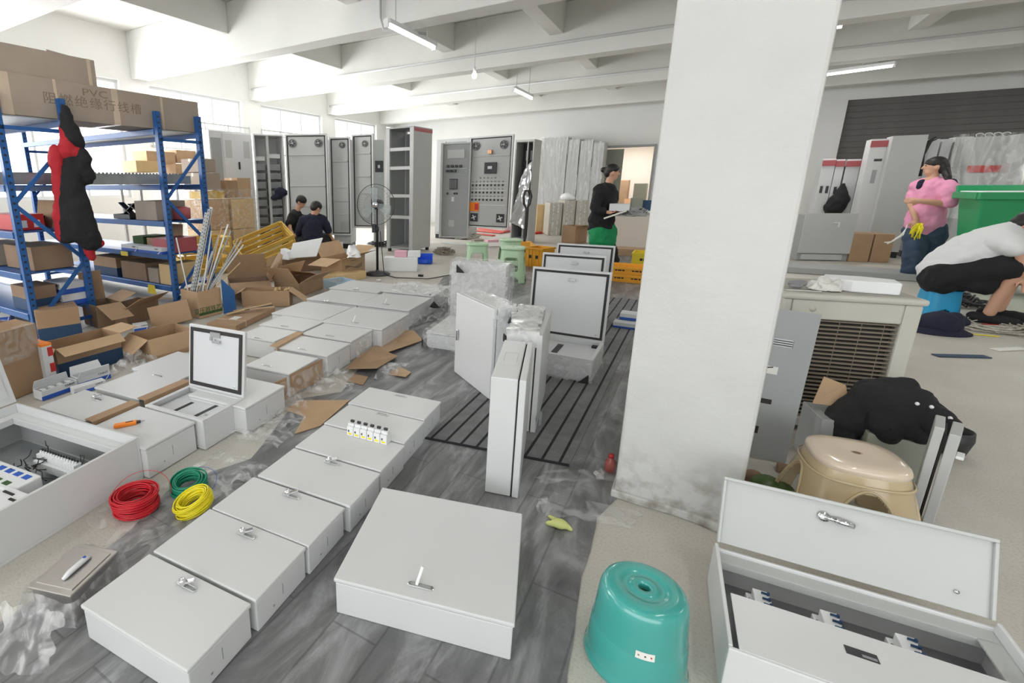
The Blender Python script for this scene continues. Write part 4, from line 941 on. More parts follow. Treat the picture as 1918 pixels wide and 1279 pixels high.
# ------------------------------------------------------------------ blue racks
LV = (0.22, 0.56, 0.90, 1.27, 1.80)
def rack(x0, x1, y0, y1, label, levels=LV):
    e = empty('storage_rack', (x1, y0, 0), 0, label, 'rack'); L, D_ = x1 - x0, y1 - y0; pw = 0.055
    proto = None
    for (x, y) in ((0, 0), (0, D_), (-L, 0), (-L, D_)):
        if proto is None:
            b = MB(); b.box(-pw, 0, -0.022, -0.018, 0, 1.96); b.box(-pw, -pw + 0.004, -0.022, 0.028, 0, 1.96); b.box(-0.004, 0, -0.022, 0.028, 0, 1.96); b.box(-pw, 0, 0.024, 0.028, 0, 1.96)
            o = proto = b.build('upright_post', 'rack_blue', e)
            hb = MB()
            for k in range(36):
                z = 0.08 + k * 0.052; hb.box(0.0002, 0.0012, -0.008, 0.012, z, z + 0.016)
            hb.build('hole_row', 'black_plastic', o)['kind'] = 'stuff'
            o.location = (x, y, 0)
        else:
            o = proto.copy(); COL.objects.link(o); o.location = (x, y, 0); hc = proto.children[0].copy(); COL.objects.link(hc); hc.parent = o
    for s, x in ((1, -0.01), (1, -L - 0.045)):
        zz = [0.12, 0.62, 1.12, 1.62]
        for k in range(3):
            a, b_ = ((x, 0.0, zz[k]), (x, D_, zz[k + 1])) if k % 2 == 0 else ((x, D_, zz[k]), (x, 0.0, zz[k + 1]))
            MB().bar(a, b_, 0.03, 0.018, (1, 0, 0)).build('diagonal_brace', 'rack_blue', e)
        for z in (0.10, 1.70): MB().bar((x, 0, z), (x, D_, z), 0.02, 0.03).build('cross_brace', 'rack_blue', e)
    for z in levels:
        for y in (-0.01, D_): MB().box(-L, -0.055, y - 0.02, y + 0.02, z - 0.055, z).build('shelf_beam', 'rack_blue', e, bevel=0.003, seg=1)
        MB().box(-L - 0.03, -0.05, 0.012, D_ - 0.022, z - 0.012, z - 0.002).build('shelf_board', 'rack_blue' if z < 1.7 else 'galvanized', e)
    return e
rack(-7.4, -4.58, 1.80, 2.28, 'blue steel storage rack at the left edge with the jacket hung on its post')
rack(-7.4, -4.58, 3.16, 3.64, 'blue steel storage rack carrying the long brown cartons on top')
# things on the second rack: (x0, x1, y, z, h, depth, material, label, extras)
def on_rack(x0, x1, z, h, label, y=3.17, depth=0.36, rz=0.0, **k):
    return carton(((x0 + x1) / 2, y + depth / 2, z + 0.002), rz, x1 - x0, depth, h, label, **k)
XF = -4.66
ye = on_x(371, 200, XF).y; zt_ = 1.825 + 0.30; y0p = 1.15
def long_carton(y0, y1, z, h, dx, label):
    return carton((XF - 0.22 - dx, (y0 + y1) / 2, z), 0, 0.44, y1 - y0, h, label, m='cardboard_grey', closed=True)
pv = long_carton(y0p, ye, 1.805, 0.31, 0.0, 'long brown carton laid across both racks, dark lettering on its side'); cy = (y0p + ye) / 2
def pv_text(body, size, xa, ya, sx, sp=1.0):
    q = on_x(xa, ya, XF); text(body, size, 'print_faded', pv, (0.2208, q.y - cy, q.z - 1.805), (pi / 2, 0, pi / 2), sx=sx, space=sp)
pv_text('PVC', 0.085, 178, 176, 1.5)
pv_text('阻燃绝缘行线槽', 0.10, 180, 196, 1.15, 1.2)
for xa, tw in ((14, 0.04), (108, 0.012), (217, 0.03), (303, 0.012)):
    yq = on_x(xa, 200, XF).y - cy; MB().box(-0.221, 0.2212, yq - tw, yq + tw, -0.001, 0.311).build('tape_strip', 'tape', pv)
y2 = on_x(181, 150, XF - 0.03).y
pv2 = long_carton(y0p - 0.1, y2, 2.117, 0.215, 0.03, 'upper brown carton with a torn flap, lying on the long lettered one'); c2y = (y0p - 0.1 + y2) / 2; L2 = (y2 - y0p + 0.1) / 2
MB().add([(0.18, L2 - 0.36, 0.215), (0.20, L2 - 0.05, 0.217), (0.05, L2 - 0.08, 0.25), (0.04, L2 - 0.30, 0.27)], [(0, 1, 2, 3)]).build('torn_flap', 'cardboard_grey', pv2).modifiers.new('s', 'SOLIDIFY').thickness = 0.005
MB().box(-0.221, 0.2212, L2 - 0.07, L2 - 0.04, 0.0, 0.217).build('tape_strip', 'tape', pv2)
ch = empty('steel_channel', (-4.78, 2.38, 1.274), 0, 'bundle of long grey steel channels laid across both racks below the cartons', 'channel')
for k, (x0, z0, z1) in enumerate(((0.02, 0, 0.085), (-0.10, 0.0, 0.10), (-0.22, 0.0, 0.095))):
    MB().box(x0, x0 + 0.006, -1.25, 1.22, z0, z1).box(x0 - 0.09, x0, -1.25, 1.22, z0, z0 + 0.005).box(x0 - 0.096, x0 - 0.09, -1.25, 1.22, z0, z1 * 0.8).build('channel', 'steel_greyer' if k else 'galvanized', ch)
hb = MB()
for k in range(30): hb.box(-0.10, -0.094, 0.05 + k * 0.038, 0.072 + k * 0.038, 0.10, 0.112)
hb.build('tooth_row', 'galvanized', ch)['kind'] = 'stuff'
for k, (x0, x1, dz, lb) in enumerate(((-6.85, -4.95, 0.0, 'long grey galvanized strip on the left end of the second shelf'), (-6.8, -5.0, 0.03, 'upper one of the long grey strips stacked on the second shelf'))):
    o = MB().box(x0, x1 - 0.25, 3.38, 3.52, 1.275 + dz, 1.30 + dz).build('galvanized_strip', 'galvanized', bevel=0.004); tag(o, lb, 'metal strip')
for k, (x0, x1, y, lb) in enumerate(((-6.85, -5.2, 1.86, 'front long grey strip on the shelf of the leftmost rack'), (-6.8, -5.2, 2.04, 'rear long grey strip on the shelf of the leftmost rack'))):
    o = MB().box(x0, x1, y, y + 0.12, 1.275, 1.335).build('galvanized_strip', 'galvanized', bevel=0.005); tag(o, lb, 'metal strip')
g = on_rack(-5.18, -4.80, 0.90, 0.20, 'open grey carton with a dusty side, on the shelf below the channels', m='cardboard_grey', flaps={}, inner='cardboard_grey')
o = tag(MB().lathe([(0.05, 0), (0.09, 0.01), (0.095, 0.12), (0.05, 0.14)], 16).build('dark_red_pot', 'maroon'), 'dark red round pot on the rack shelf behind the right post', 'pot'); o.location = (-4.70, 3.40, 0.902)
on_rack(-5.62, -5.30, 0.90, 0.05, 'low black tray of offcuts on the shelf left of the open grey carton', m='black_plastic', name='parts_tray', cat='tray')
for k, (x, an) in enumerate(((-5.55, 32), (-5.47, -28), (-5.36, 24))):
    o = MB().cbox((0, 0, 0), (0.24, 0.07, 0.012), Matrix.Rotation(RAD(an), 3, 'Y')).build('metal_offcut', 'dark_metal', bevel=0.002); o.location = (x, 3.3, 1.01); tag(o, ['dark strip leaning left out of the low tray', 'dark strip leaning right out of the low tray', 'dark strip lying on top of the low tray'][k], 'metal strip')
cc = on_rack(-4.94, -4.66, 0.56, 0.15, 'dark red carton on the rack shelf just left of the right post', m='maroon', closed=True)
on_rack(-5.24, -4.97, 0.56, 0.13, 'light brown carton between the green and the dark red ones on the shelf', m='cardboard_light', flaps={'b': 100}, y=3.30, depth=0.28)
on_rack(-5.48, -5.27, 0.56, 0.14, 'dark green carton on the middle rack shelf', m='print_green', closed=True, y=3.28, depth=0.3)
def chint(e, bands=True):
    w, d, h = dims(e)
    MB().box(-w / 2 - 0.0008, w / 2 + 0.0008, -d / 2 - 0.0012, -d / 2, 0, h * 0.42).build('blue_band', 'label_blue', e)
    MB().box(w / 2, w / 2 + 0.0012, -d / 2, d / 2, 0, h * 0.42).build('blue_band', 'label_blue', e)
    MB().add([(w * 0.30, -d / 2 - 0.002, 0), (w * 0.36, -d / 2 - 0.002, 0), (w * 0.48, -d / 2 - 0.002, h * 0.5), (w * 0.46, -d / 2 - 0.002, h * 0.5)], [(0, 1, 2, 3)]).build('white_swoosh', 'carton_white', e)
    side_text(e, w, d, h, 'CHNT', min(h * 0.3, w * 0.16), z=h * 0.75, x=w * 0.28, sx=1.2); return e
chint(on_rack(-5.10, -4.68, 0.56, 0.065, 'longer white and blue carton at the front edge of the middle rack shelf', y=3.10, depth=0.12, m='carton_white', closed=True))
chint(on_rack(-5.44, -5.13, 0.56, 0.065, 'shorter white and blue carton on the middle shelf, left of the longer one', y=3.11, depth=0.12, m='carton_white', closed=True))
on_rack(-5.60, -5.12, 0.22, 0.20, 'dark brown carton on the lower rack shelf right of the jacket', m='cardboard_dark', closed=True)
on_rack(-5.08, -4.90, 0.22, 0.16, 'dark grey carton on the lower shelf beside the orange one', m='cardboard_grey', closed=True)
on_rack(-4.87, -4.68, 0.22, 0.22, 'orange-brown carton on the lower shelf by the right post', m='cardboard_yellow', closed=True)
o = tag(MB().box(-5.62, -5.25, 3.40, 3.55, 0.225, 0.33).build('yellow_bin', 'crate_yellow', bevel=0.004), 'yellow tray at the back of the lower shelf right of the jacket hem', 'tray'); o.location.z = 0.225
c_ = on_rack(-6.20, -5.70, 0.22, 0.22, 'brown carton with navy base on the lower shelf left of the jacket hem', m='cardboard', closed=True, band=('carton_navy', 0, 0.45))
# leftmost rack: contents seen between its end posts
def on_rack1(x0, x1, z, h, label, y=1.84, depth=0.36, **k): return on_rack(x0, x1, z, h, label, y=y, depth=depth, **k)
rb_ = on_rack1(-5.3, -4.75, 0.90, 0.13, 'red carton with two white squares on the leftmost rack', m='red_print', closed=True, y=1.85, depth=0.22)
for y in (-0.05, 0.05): MB().box(0.2752, 0.2765, y - 0.025, y + 0.025, 0.02, 0.08).build('white_square', 'carton_white', rb_)
chint(on_rack1(-4.95, -4.64, 0.22, 0.105, 'lower one of the two white and blue cartons stacked on the leftmost rack', y=2.06, depth=0.20, m='carton_white', closed=True))
t_ = chint(on_rack1(-4.95, -4.64, 0.327, 0.105, 'upper one of the two white and blue cartons stacked on the leftmost rack', y=2.06, depth=0.20, m='carton_white', closed=True))
on_rack1(-5.0, -4.66, 0.22, 0.21, 'brown carton with blue base on the leftmost rack beside the white stack', y=1.82, depth=0.21, m='cardboard_dark', closed=True, band=('carton_navy', 0, 0.5))
on_rack1(-5.2, -4.68, 0.56, 0.20, 'brown carton with dark side on the middle shelf of the leftmost rack', y=1.90, depth=0.32, m='cardboard_dark', closed=True)
on_rack1(-5.9, -5.3, 0.56, 0.18, 'grey-brown carton behind the brown one on the leftmost rack', m='cardboard_grey', closed=True)
on_rack1(-5.5, -5.0, 0.90, 0.10, 'black open bin on the leftmost rack behind the red carton', m='black_plastic', y=2.08, depth=0.18, name='parts_bin', cat='bin')
o = MB().cbox((0, 0, 0.12), (0.30, 0.012, 0.24), Matrix.Rotation(RAD(-12), 3, 'X')).build('leaning_board', 'cardboard_light'); o.location = (-5.0, 2.20, 1.29 - 0.39); tag(o, 'light board leaning at the back of the leftmost rack', 'board')
# hanging jacket
def blob(name, prims, m, parent=None, voxel=0.02, smooth=8, n=12):
    """one continuous surface grown from tapered limbs and ellipsoids"""
    b = MB()
    for p in prims:
        if p[0] == 'c':
            a, ra, c, rb = Vector(p[1]), p[2], Vector(p[3]), p[4]; fl_ = p[5] if len(p) > 5 else None
            d = c - a; L = d.length or 1e-4; d.normalize(); x = d.orthogonal().normalized(); y = d.cross(x); vs = []; rings = []
            prof = [(-ra * 0.98, ra * 0.2), (-ra * 0.7, ra * 0.71), (0, ra), (L * 0.5, (ra + rb) / 2), (L, rb), (L + rb * 0.7, rb * 0.71), (L + rb * 0.98, rb * 0.2)]
            for (t, r) in prof:
                for k in range(n): vs.append(a + d * t + (x * cos(2 * pi * k / n) + y * sin(2 * pi * k / n)) * r)
            fs = [tuple(range(n - 1, -1, -1)), tuple(len(vs) - n + k for k in range(n))]
            for i in range(len(prof) - 1):
                for k in range(n): fs.append((i * n + k, i * n + (k + 1) % n, (i + 1) * n + (k + 1) % n, (i + 1) * n + k))
            b.add(vs, fs, True)
        else:
            c, r = Vector(p[1]), p[2]; R = p[3] if len(p) > 3 else Matrix.Identity(3); vs = []; fs = []; N1, N2 = 8, n
            vs.append(c + R @ Vector((0, 0, -r[2])))
            for i in range(1, N1):
                f = -pi / 2 + pi * i / N1
                for k in range(N2): g_ = 2 * pi * k / N2; vs.append(c + R @ Vector((r[0] * cos(f) * cos(g_), r[1] * cos(f) * sin(g_), r[2] * sin(f))))
            vs.append(c + R @ Vector((0, 0, r[2])))
            for k in range(N2): fs.append((0, 1 + (k + 1) % N2, 1 + k)); fs.append((len(vs) - 1, 1 + (N1 - 2) * N2 + k, 1 + (N1 - 2) * N2 + (k + 1) % N2))
            for i in range(N1 - 2):
                for k in range(N2): fs.append((1 + i * N2 + k, 1 + i * N2 + (k + 1) % N2, 1 + (i + 1) * N2 + (k + 1) % N2, 1 + (i + 1) * N2 + k))
            b.add(vs, fs, True)
    o = b.build(name, m, parent, smooth=True)
    r = o.modifiers.new('remesh', 'REMESH'); r.mode = 'VOXEL'; r.voxel_size = voxel; r.use_smooth_shade = True
    if smooth: s = o.modifiers.new('smooth', 'SMOOTH'); s.iterations = smooth; s.factor = 0.5
    if isinstance(m, str) and (m.startswith('cloth') or m == 'denim'):   # folds
        tx = bpy.data.textures.get('folds') or bpy.data.textures.new('folds', 'CLOUDS'); tx.noise_scale = 0.09; tx.noise_depth = 1
        dm = o.modifiers.new('folds', 'DISPLACE'); dm.texture = tx; dm.strength = 0.04; dm.mid_level = 0.12; dm.texture_coords = 'GLOBAL'
    return o
CR = Vector((cos(TH + 0), sin(TH), 0))          # image-right in the room frame
def plane_pt(base, x, y, off=0.0):
    d = _ray(x, y); v = Vector((base[0], base[1], 0)).normalized(); o_ = Vector((0, 0, HCAM)); b = Vector((base[0], base[1], 0))
    t = ((b - o_).dot(v) + off) / d.dot(v); return o_ + d * t
JB = (-4.50, 2.26, 0)
def jp(x, y, off=0.0): return plane_pt(JB, x, y, off)
jk = empty('hanging_jacket', (0, 0, 0), 0, 'black and red hooded jacket hanging from the top of the left rack post', 'jacket')
blob('hood', [('c', jp(122, 205), 0.025, jp(128, 235), 0.05), ('c', jp(128, 235), 0.05, jp(140, 262), 0.06)], 'cloth_black', jk, 0.012)
blob('torso', [('c', jp(118, 318), 0.05, jp(158, 318), 0.045), ('c', jp(132, 300), 0.06, jp(138, 360), 0.09), ('c', jp(138, 360), 0.085, jp(150, 430), 0.115), ('c', jp(120, 330), 0.05, jp(128, 440), 0.07), ('c', jp(150, 300), 0.05, jp(162, 335), 0.05), ('c', jp(160, 430), 0.09, jp(168, 450), 0.09)], 'cloth_black', jk, 0.014)
blob('collar', [('c', jp(128, 265), 0.045, jp(125, 285), 0.07), ('c', jp(115, 285), 0.045, jp(140, 285), 0.05), ('c', jp(120, 215), 0.02, jp(124, 262), 0.03)], 'cloth_red', jk, 0.012)
blob('sleeve', [('c', jp(104, 287), 0.055, jp(112, 330), 0.045), ('c', jp(112, 330), 0.045, jp(114, 400), 0.04), ('c', jp(114, 400), 0.045, jp(120, 440), 0.05)], 'cloth_red', jk, 0.012)
blob('sleeve', [('c', jp(152, 290), 0.05, jp(168, 330), 0.035)], 'cloth_black', jk, 0.012)
blob('lining', [('c', jp(168, 462), 0.035, jp(190, 455), 0.02), ('c', jp(165, 462), 0.04, jp(172, 480), 0.025)], 'cloth_red', jk, 0.012)

# ------------------------------------------------------------------ cartons on the floor around the racks
# rods in the upright carton
rc = carton_px((374, 598), (417, 587), 548, 0.27, 'tall brown carton with green print holding a sheaf of steel strips', m='cardboard_light', band=None)
w, d, h = dims(rc)
MB().box(-w / 2 - 0.001, w / 2 + 0.001, -d / 2 - 0.0012, -d / 2, h * 0.1, h * 0.20).build('green_band', 'print_green', rc)
side_text(rc, w, d, h, '变压器铁芯片', h * 0.24, 'print_green', z=h * 0.27, sx=1.0)
rcx = rc.location
bp_ = tag(MB().prism([(0, 0), (0.012, 0), (0.012, 0.012), (0, 0.012)], 0, 0.01).build('blue_sheet_', 'carton_blue'), 'x', 'board'); bpy.data.objects.remove(bp_)
P0, P1 = at(419, 588, 0), at(441, 584, 0)
bo = MB(); q0, q1 = P0, P1; zt0, zt1 = height_for(P0, 523), height_for(P1, 545)
bo.hexa([q0, q1, q1 + Vector((0, 0.012, 0)), q0 + Vector((0, 0.012, 0)), q0 + Vector((0, 0, zt0)), q1 + Vector((0, 0, zt1)), q1 + Vector((0, 0.012, zt1)), q0 + Vector((0, 0.012, zt0))])
tag(bo.build('blue_board', 'carton_blue', bevel=0.003), 'blue board standing against the carton of steel strips', 'board')
rods = [((362, 548), (392, 392), 0.030, 'galvanized', 1), ((366, 548), (396, 388), 0.028, 'window_frame', 1), ((358, 548), (386, 398), 0.026, 'steel_grey', 1),
 ((380, 545), (396, 432), 0.014, 'window_frame', 0), ((384, 545), (416, 424), 0.012, 'cardboard_light', 0), ((386, 545), (427, 420), 0.016, 'window_frame', 0), ((388, 542), (432, 432), 0.014, 'galvanized', 1),
 ((390, 544), (452, 452), 0.014, 'galvanized', 1), ((392, 544), (456, 458), 0.014, 'window_frame', 0), ((396, 544), (454, 446), 0.010, 'cardboard_light', 0), ((398, 543), (450, 492), 0.010, 'cardboard_yellow', 1), ((352, 545), (330, 445), 0.012, 'window_frame', 0),
 ((376, 546), (410, 440), 0.012, 'steel_grey', 1), ((386, 544), (440, 470), 0.012, 'galvanized', 1), ((394, 544), (446, 448), 0.012, 'steel_grey', 1), ((372, 546), (398, 470), 0.012, 'window_frame', 1)]
RODL = ['wide galvanized strip, middle of the three tallest in the tall carton', 'tallest pale steel strip, rightmost of the three wide ones', 'wide grey strip, leftmost of the three tallest in the tall carton', 'narrow pale strip just right of the three wide ones', 'thin tan strip rising above the middle of the sheaf',
 'pale strip with its tip highest in the right half of the sheaf', 'galvanized perforated strip leaning right below the highest pale one', 'perforated strip leaning far right, lower one of the dense fan', 'pale strip at the far right tip of the fan', 'thin tan strip leaning to the far right of the fan', 'yellowish perforated strip, lowest and most slanted of the sheaf',
 'lone pale strip leaning left out of the tall carton', 'grey perforated strip between the wide ones and the fan', 'short galvanized strip in the middle of the fan', 'grey strip whose tip pokes out near the yellow crate', 'short pale perforated strip close behind the wide ones']
for k, (a, b_, wd, mm, holes) in enumerate(rods):
    e = empty('steel_strip', (0, 0, 0), 0, RODL[k], 'metal strip', 'strips sticking out of the tall carton')
    A_ = plane_pt(rcx, a[0], a[1], -0.05 + 0.006 * k); B_ = plane_pt(rcx, b_[0], b_[1], -0.12 + 0.02 * k); A_ = A_ - (B_ - A_) * 0.12
    s_ = MB().bar(A_, B_, wd, 0.005, (0.3, -1, 0)).build('strip', mm, e)
    if holes:
        hb = MB(); N = 26
        for j in range(N): hb.bar(A_.lerp(B_, (j + 0.3) / N) , A_.lerp(B_, (j + 0.6) / N), wd * 0.35, 0.0062, (0.3, -1, 0))
        hb.build('hole_row', 'dark_metal', e)['kind'] = 'stuff'
c2 = carton_px((454, 576), (543, 575), 546, 0.22, 'open brown carton with small pale wooden pieces inside', m='cardboard', flaps={'l': 205, 'r': 215}, inner='cardboard_light')
for k, (x, y) in enumerate(((518, 541), (524, 539), (534, 541), (539, 540))):
    p = at(x, y, 0.17); o = MB().prism([(-0.02, -0.01), (0.02, -0.01), (0.0, 0.03)], 0, 0.03).build('wood_wedge', 'cardboard_yellow', bevel=0.002); o.rotation_euler = (1.3, 0.2 * k, 0.5 * k); o.location = (p.x, p.y, 0.155); tag(o, ('leftmost', 'second', 'third', 'rightmost')[k] + ' pale wooden wedge, counted from the left, in the open carton', 'wedge', 'wooden wedges in the open carton')
carton_px((432, 562), (508, 556), 531, 0.34, 'large brown carton with its back flap raised, behind the carton of wooden pieces', m='cardboard_dark', flaps={'b': 75, 'r': 120, 'f': 190}, inner='cardboard', fl=0.85)
carton_px((561, 556), (606, 541), 532, 0.36, 'brown carton with gaping flaps beside the pale blue basket', m='cardboard', flaps={'f': 150, 'l': 130, 'b': 60, 'r': 20}, inner='cardboard_light', fl=0.6)
pb = carton_px((640, 522), (684, 509), 486, 0.34, 'printed brown carton overflowing with white packing, near the standing fan', m='cardboard_light', flaps={'f': 160, 'l': 190, 'r': 165, 'b': 120}, inner='cardboard_light', fl=0.62)
w, d, h = dims(pb)
for k in range(4): MB().tube([(-w * 0.35 + w * 0.7 * j / 10, -d / 2 - 0.002, h * (0.42 + 0.05 * k * 0.6) + 0.022 * sin(j * 0.6 + 0.4 * k)) for j in range(11)], 0.004, 5).build('printed_wave', 'print_faded', pb)
side_text(pb, w, d, h, '▬▬▬▬', h * 0.12, 'print_faded', z=h * 0.8)
crumple('foam_sheet', [at(650, 484, 0.30), at(676, 482, 0.30), at(668, 470, 0.32), at(650, 470, 0.32)], 12, 12, 0.12, 8, 'foam', 'white packing foam heaped in the printed carton', 'packing foam', seed=4, dome=0.08)
o = carton_px((606, 470), (642, 472), 452, 0.02, 'white foam sheet leaning behind the printed carton', m='foam', closed=True, name='foam_sheet', cat='packing foam')
carton_px((634, 531), (686, 521), 0.10, 0.34, 'low pale carton lying in front of the printed one', m='cardboard_yellow', closed=True)
carton_px((536, 512), (604, 506), 487, 0.3, 'brown carton under the white plastic cover', m='cardboard_dark', flaps={'f': 120, 'r': 160}, inner='cardboard')
carton_px((500, 530), (530, 522), 500, 0.25, 'small brown carton with one flap up, left of the carton under the white cover', m='cardboard', flaps={'f': 100}, inner='cardboard_light')
# white plastic cover on the cartons
cv = empty('plastic_cover', at(566, 487, 0.24), RAD(20), 'white curved plastic cover lying on the brown cartons', 'cover')
MB().add([(-0.20, -0.02, 0.02), (0.20, 0.03, 0.05), (0.26, 0.16, 0.30), (-0.17, 0.10, 0.22), (-0.19, 0.0, 0.02), (0.20, 0.05, 0.05), (0.26, 0.18, 0.30), (-0.17, 0.12, 0.22)], [(0, 1, 2, 3), (7, 6, 5, 4), (0, 4, 5, 1), (1, 5, 6, 2), (2, 6, 7, 3), (3, 7, 4, 0)]).build('lid', 'white_plastic', cv, bevel=0.008)
MB().hexa([(-0.34, 0.0, 0), (-0.18, -0.04, 0), (-0.14, 0.12, 0), (-0.30, 0.16, 0), (-0.33, 0.03, 0.15), (-0.22, 0.0, 0.11), (-0.18, 0.12, 0.11), (-0.30, 0.14, 0.15)]).build('case', 'white_plastic', cv, bevel=0.008)
# flat long carton with a tie
fc = carton_px((442, 622), (516, 586), 0.055, 0.30, 'long flat brown carton tied with a cord, small white label on top', m='cardboard', closed=True)
w, d, h = dims(fc)
MB().box(-w * 0.28, -w * 0.27 + 0.008, -d / 2 - 0.003, d / 2 + 0.003, -0.001, h + 0.003).build('tie_cord', 'tape', fc)
MB().box(-w * 0.25, -w * 0.10, -0.04, 0.04, h + 0.0005, h + 0.0015).build('label_sticker', 'paper', fc)
for k in range(3):
    a, b_ = at(425 + 6 * k, 588 - 3 * k, 0.08), at(508 + 3 * k, 568 + 3 * k, 0.10); tag(MB().bar(a, b_, 0.02, 0.008).build('thin_lath', ('cardboard_yellow', 'dark_metal', 'cardboard_light')[k]), ['pale thin lath lying on the long flat carton', 'dark thin strip lying on the long flat carton', 'light thin lath nearest the enclosures on the long flat carton'][k], 'lath')
# big open carton in front
bg = carton_px((282, 678), (368, 654), 638, 0.30, 'large open brown carton in front of the racks, left flap hanging out', m='cardboard', flaps={'l': 215, 'f': 268}, inner='cardboard_light', fl=0.45)
md = carton_px((114, 712), (232, 676), 655, 0.24, 'open brown carton with navy lower half next to the large open one', m='cardboard', flaps={'f': 205, 'r': 175, 'l': 240}, inner='cardboard_light', band=('carton_navy', 0, 0.5), fl=0.4)
# red and white narrow carton
rw = carton_px((92, 728), (110, 722), 648, 0.16, 'narrow white and red carton standing between two brown ones', m='carton_white', closed=True)
w, d, h = dims(rw); MB().box(-w / 2 - 0.001, w / 2 + 0.001, -d / 2 - 0.001, d / 2, h - 0.012, h + 0.002).build('red_top', 'orange', rw)
for z in (0.35, 0.72): MB().box(0.0, w / 2 + 0.0015, -d / 2 - 0.002, -d / 2, h * z, h * (z + 0.2)).build('red_logo', 'red_print', rw)
br = carton_px((-70, 790), (88, 724), 655, 0.30, 'large taped brown carton at the left edge behind the open cabinet', m='cardboard', flaps={'b': 100, 'f': 8}, tape=True, inner='cardboard')
w, d, h = dims(br); MB().box(w * 0.08, w * 0.30, d / 2 - 0.012, d / 2 - 0.008, h + 0.02, h + 0.08).build('label_sticker', 'paper', br)
hood('plastic_film', (br.location.x, br.location.y, br.location.z), (w + 0.008, d + 0.008, h + 0.004), br.rotation_euler.z, 0.004, 'film_thin', 'glossy film over the large taped carton at the left edge', z0=h * 0.55, seed=21, n=14)
w1 = chint(carton_px((80, 752), (147, 728), 0.06, 0.09, 'small open white carton of breakers with blue band, nearest the shiny enclosure', m='carton_white', flaps={'b': 80}))
for k in range(4):
    o = MB().box(-0.012, 0.012, -0.02, 0.02, 0, 0.05).box(-0.004, 0.004, -0.006, 0.006, 0.05, 0.056).build('boxed_breaker', 'carton_white', bevel=0.002); p = w1.location + Matrix.Rotation(w1.rotation_euler.z, 3, 'Z') @ Vector((-0.08 + 0.05 * k, -0.01, 0)); o.location = (p.x, p.y, 0.012); o.rotation_euler = (0, 0, w1.rotation_euler.z); tag(o, ('leftmost', 'second from left', 'third from left', 'rightmost')[k] + ' of the small breakers inside the open white carton', 'breaker', 'breakers inside the small open carton')
w2 = chint(carton_px((148, 727), (208, 708), 0.065, 0.10, 'small white carton with blue stripe lying on the floor behind the open one', m='carton_white', flaps={'f': 118, 'b': 110}))
chint(carton_px((140, 742), (200, 724), 0.045, 0.06, 'blue and white carton lying low under the other small white cartons', m='carton_white', closed=True))
# under and between the racks
nv = carton_px((75, 641), (155, 628), 585, 0.30, 'brown carton with navy lower half under the left rack brace', m='cardboard', closed=True, band=('carton_navy', 0, 0.42))
w, d, h = dims(nv); side_text(nv, w, d, h, 'CHNT', h * 0.3, x=w * 0.1, z=h * 0.0, face='t') if False else text('CHNT', 0.07, 'print_faded', nv, (0.05, 0.0, h + 0.001), (0, 0, 0))
carton_px((186, 616), (232, 606), 574, 0.30, 'dark brown carton with tall raised back flap between the racks', m='cardboard_dark', flaps={'b': 92, 'r': 160, 'f': 200}, inner='cardboard', fl=0.9)
carton_px((240, 612), (300, 592), 578, 0.26, 'dark carton with a wide flap folded towards the aisle', m='cardboard_dark', flaps={'f': 150, 'r': 190}, inner='cardboard', fl=0.7)
carton_px((285, 612), (362, 606), 0.20, 0.05, 'shallow open brown carton tipped up beside the tall carton', m='cardboard', tilt=(RAD(-14), RAD(-10)))
chint(carton_px((252, 622), (278, 618), 0.06, 0.08, 'tiny white carton squeezed between brown ones by the rack post', m='carton_white', closed=True))
chint(carton_px((-30, 612), (22, 606), 0.16, 0.25, 'white carton with blue print at the left edge behind the rack post', m='carton_white', closed=True))
carton_px((54, 578), (112, 572), 0.14, 0.3, 'dark open carton lying under the leftmost rack', m='cardboard_dark', flaps={'f': 140}, inner='cardboard_grey', z=0.225) if False else None
carton_px((118, 640), (150, 634), 0.05, 0.2, 'flat grey carton leaning behind the rack brace', m='cardboard_grey', closed=True) if False else None
crumple('plastic_film', [at(200, 700, 0.02), at(285, 690, 0.02), at(290, 668, 0.03), at(225, 672, 0.03)], 26, 16, 0.09, 9, 'film', 'bunched clear film between the open brown cartons and the white enclosures', seed=31, ragged=0.4)
tag(MB().add([(0, 0, 0), (0.16, 0, 0), (0.14, 0.0, 0.10), (0.02, 0.0, 0.10)], [(0, 1, 2, 3)]).build('yellow_card', 'crate_yellow'), 'yellow card hanging on the low rack beam', 'card').location = (-5.02, 3.10, 0.115)
tag(MB().add([(0, 0, 0), (0.14, 0, 0), (0.14, 0.0, 0.05), (0, 0.0, 0.05)], [(0, 1, 2, 3)]).build('yellow_card', 'crate_yellow'), 'yellow card hanging on the second low rack beam, further left', 'card').location = (-5.45, 3.10, 0.50)
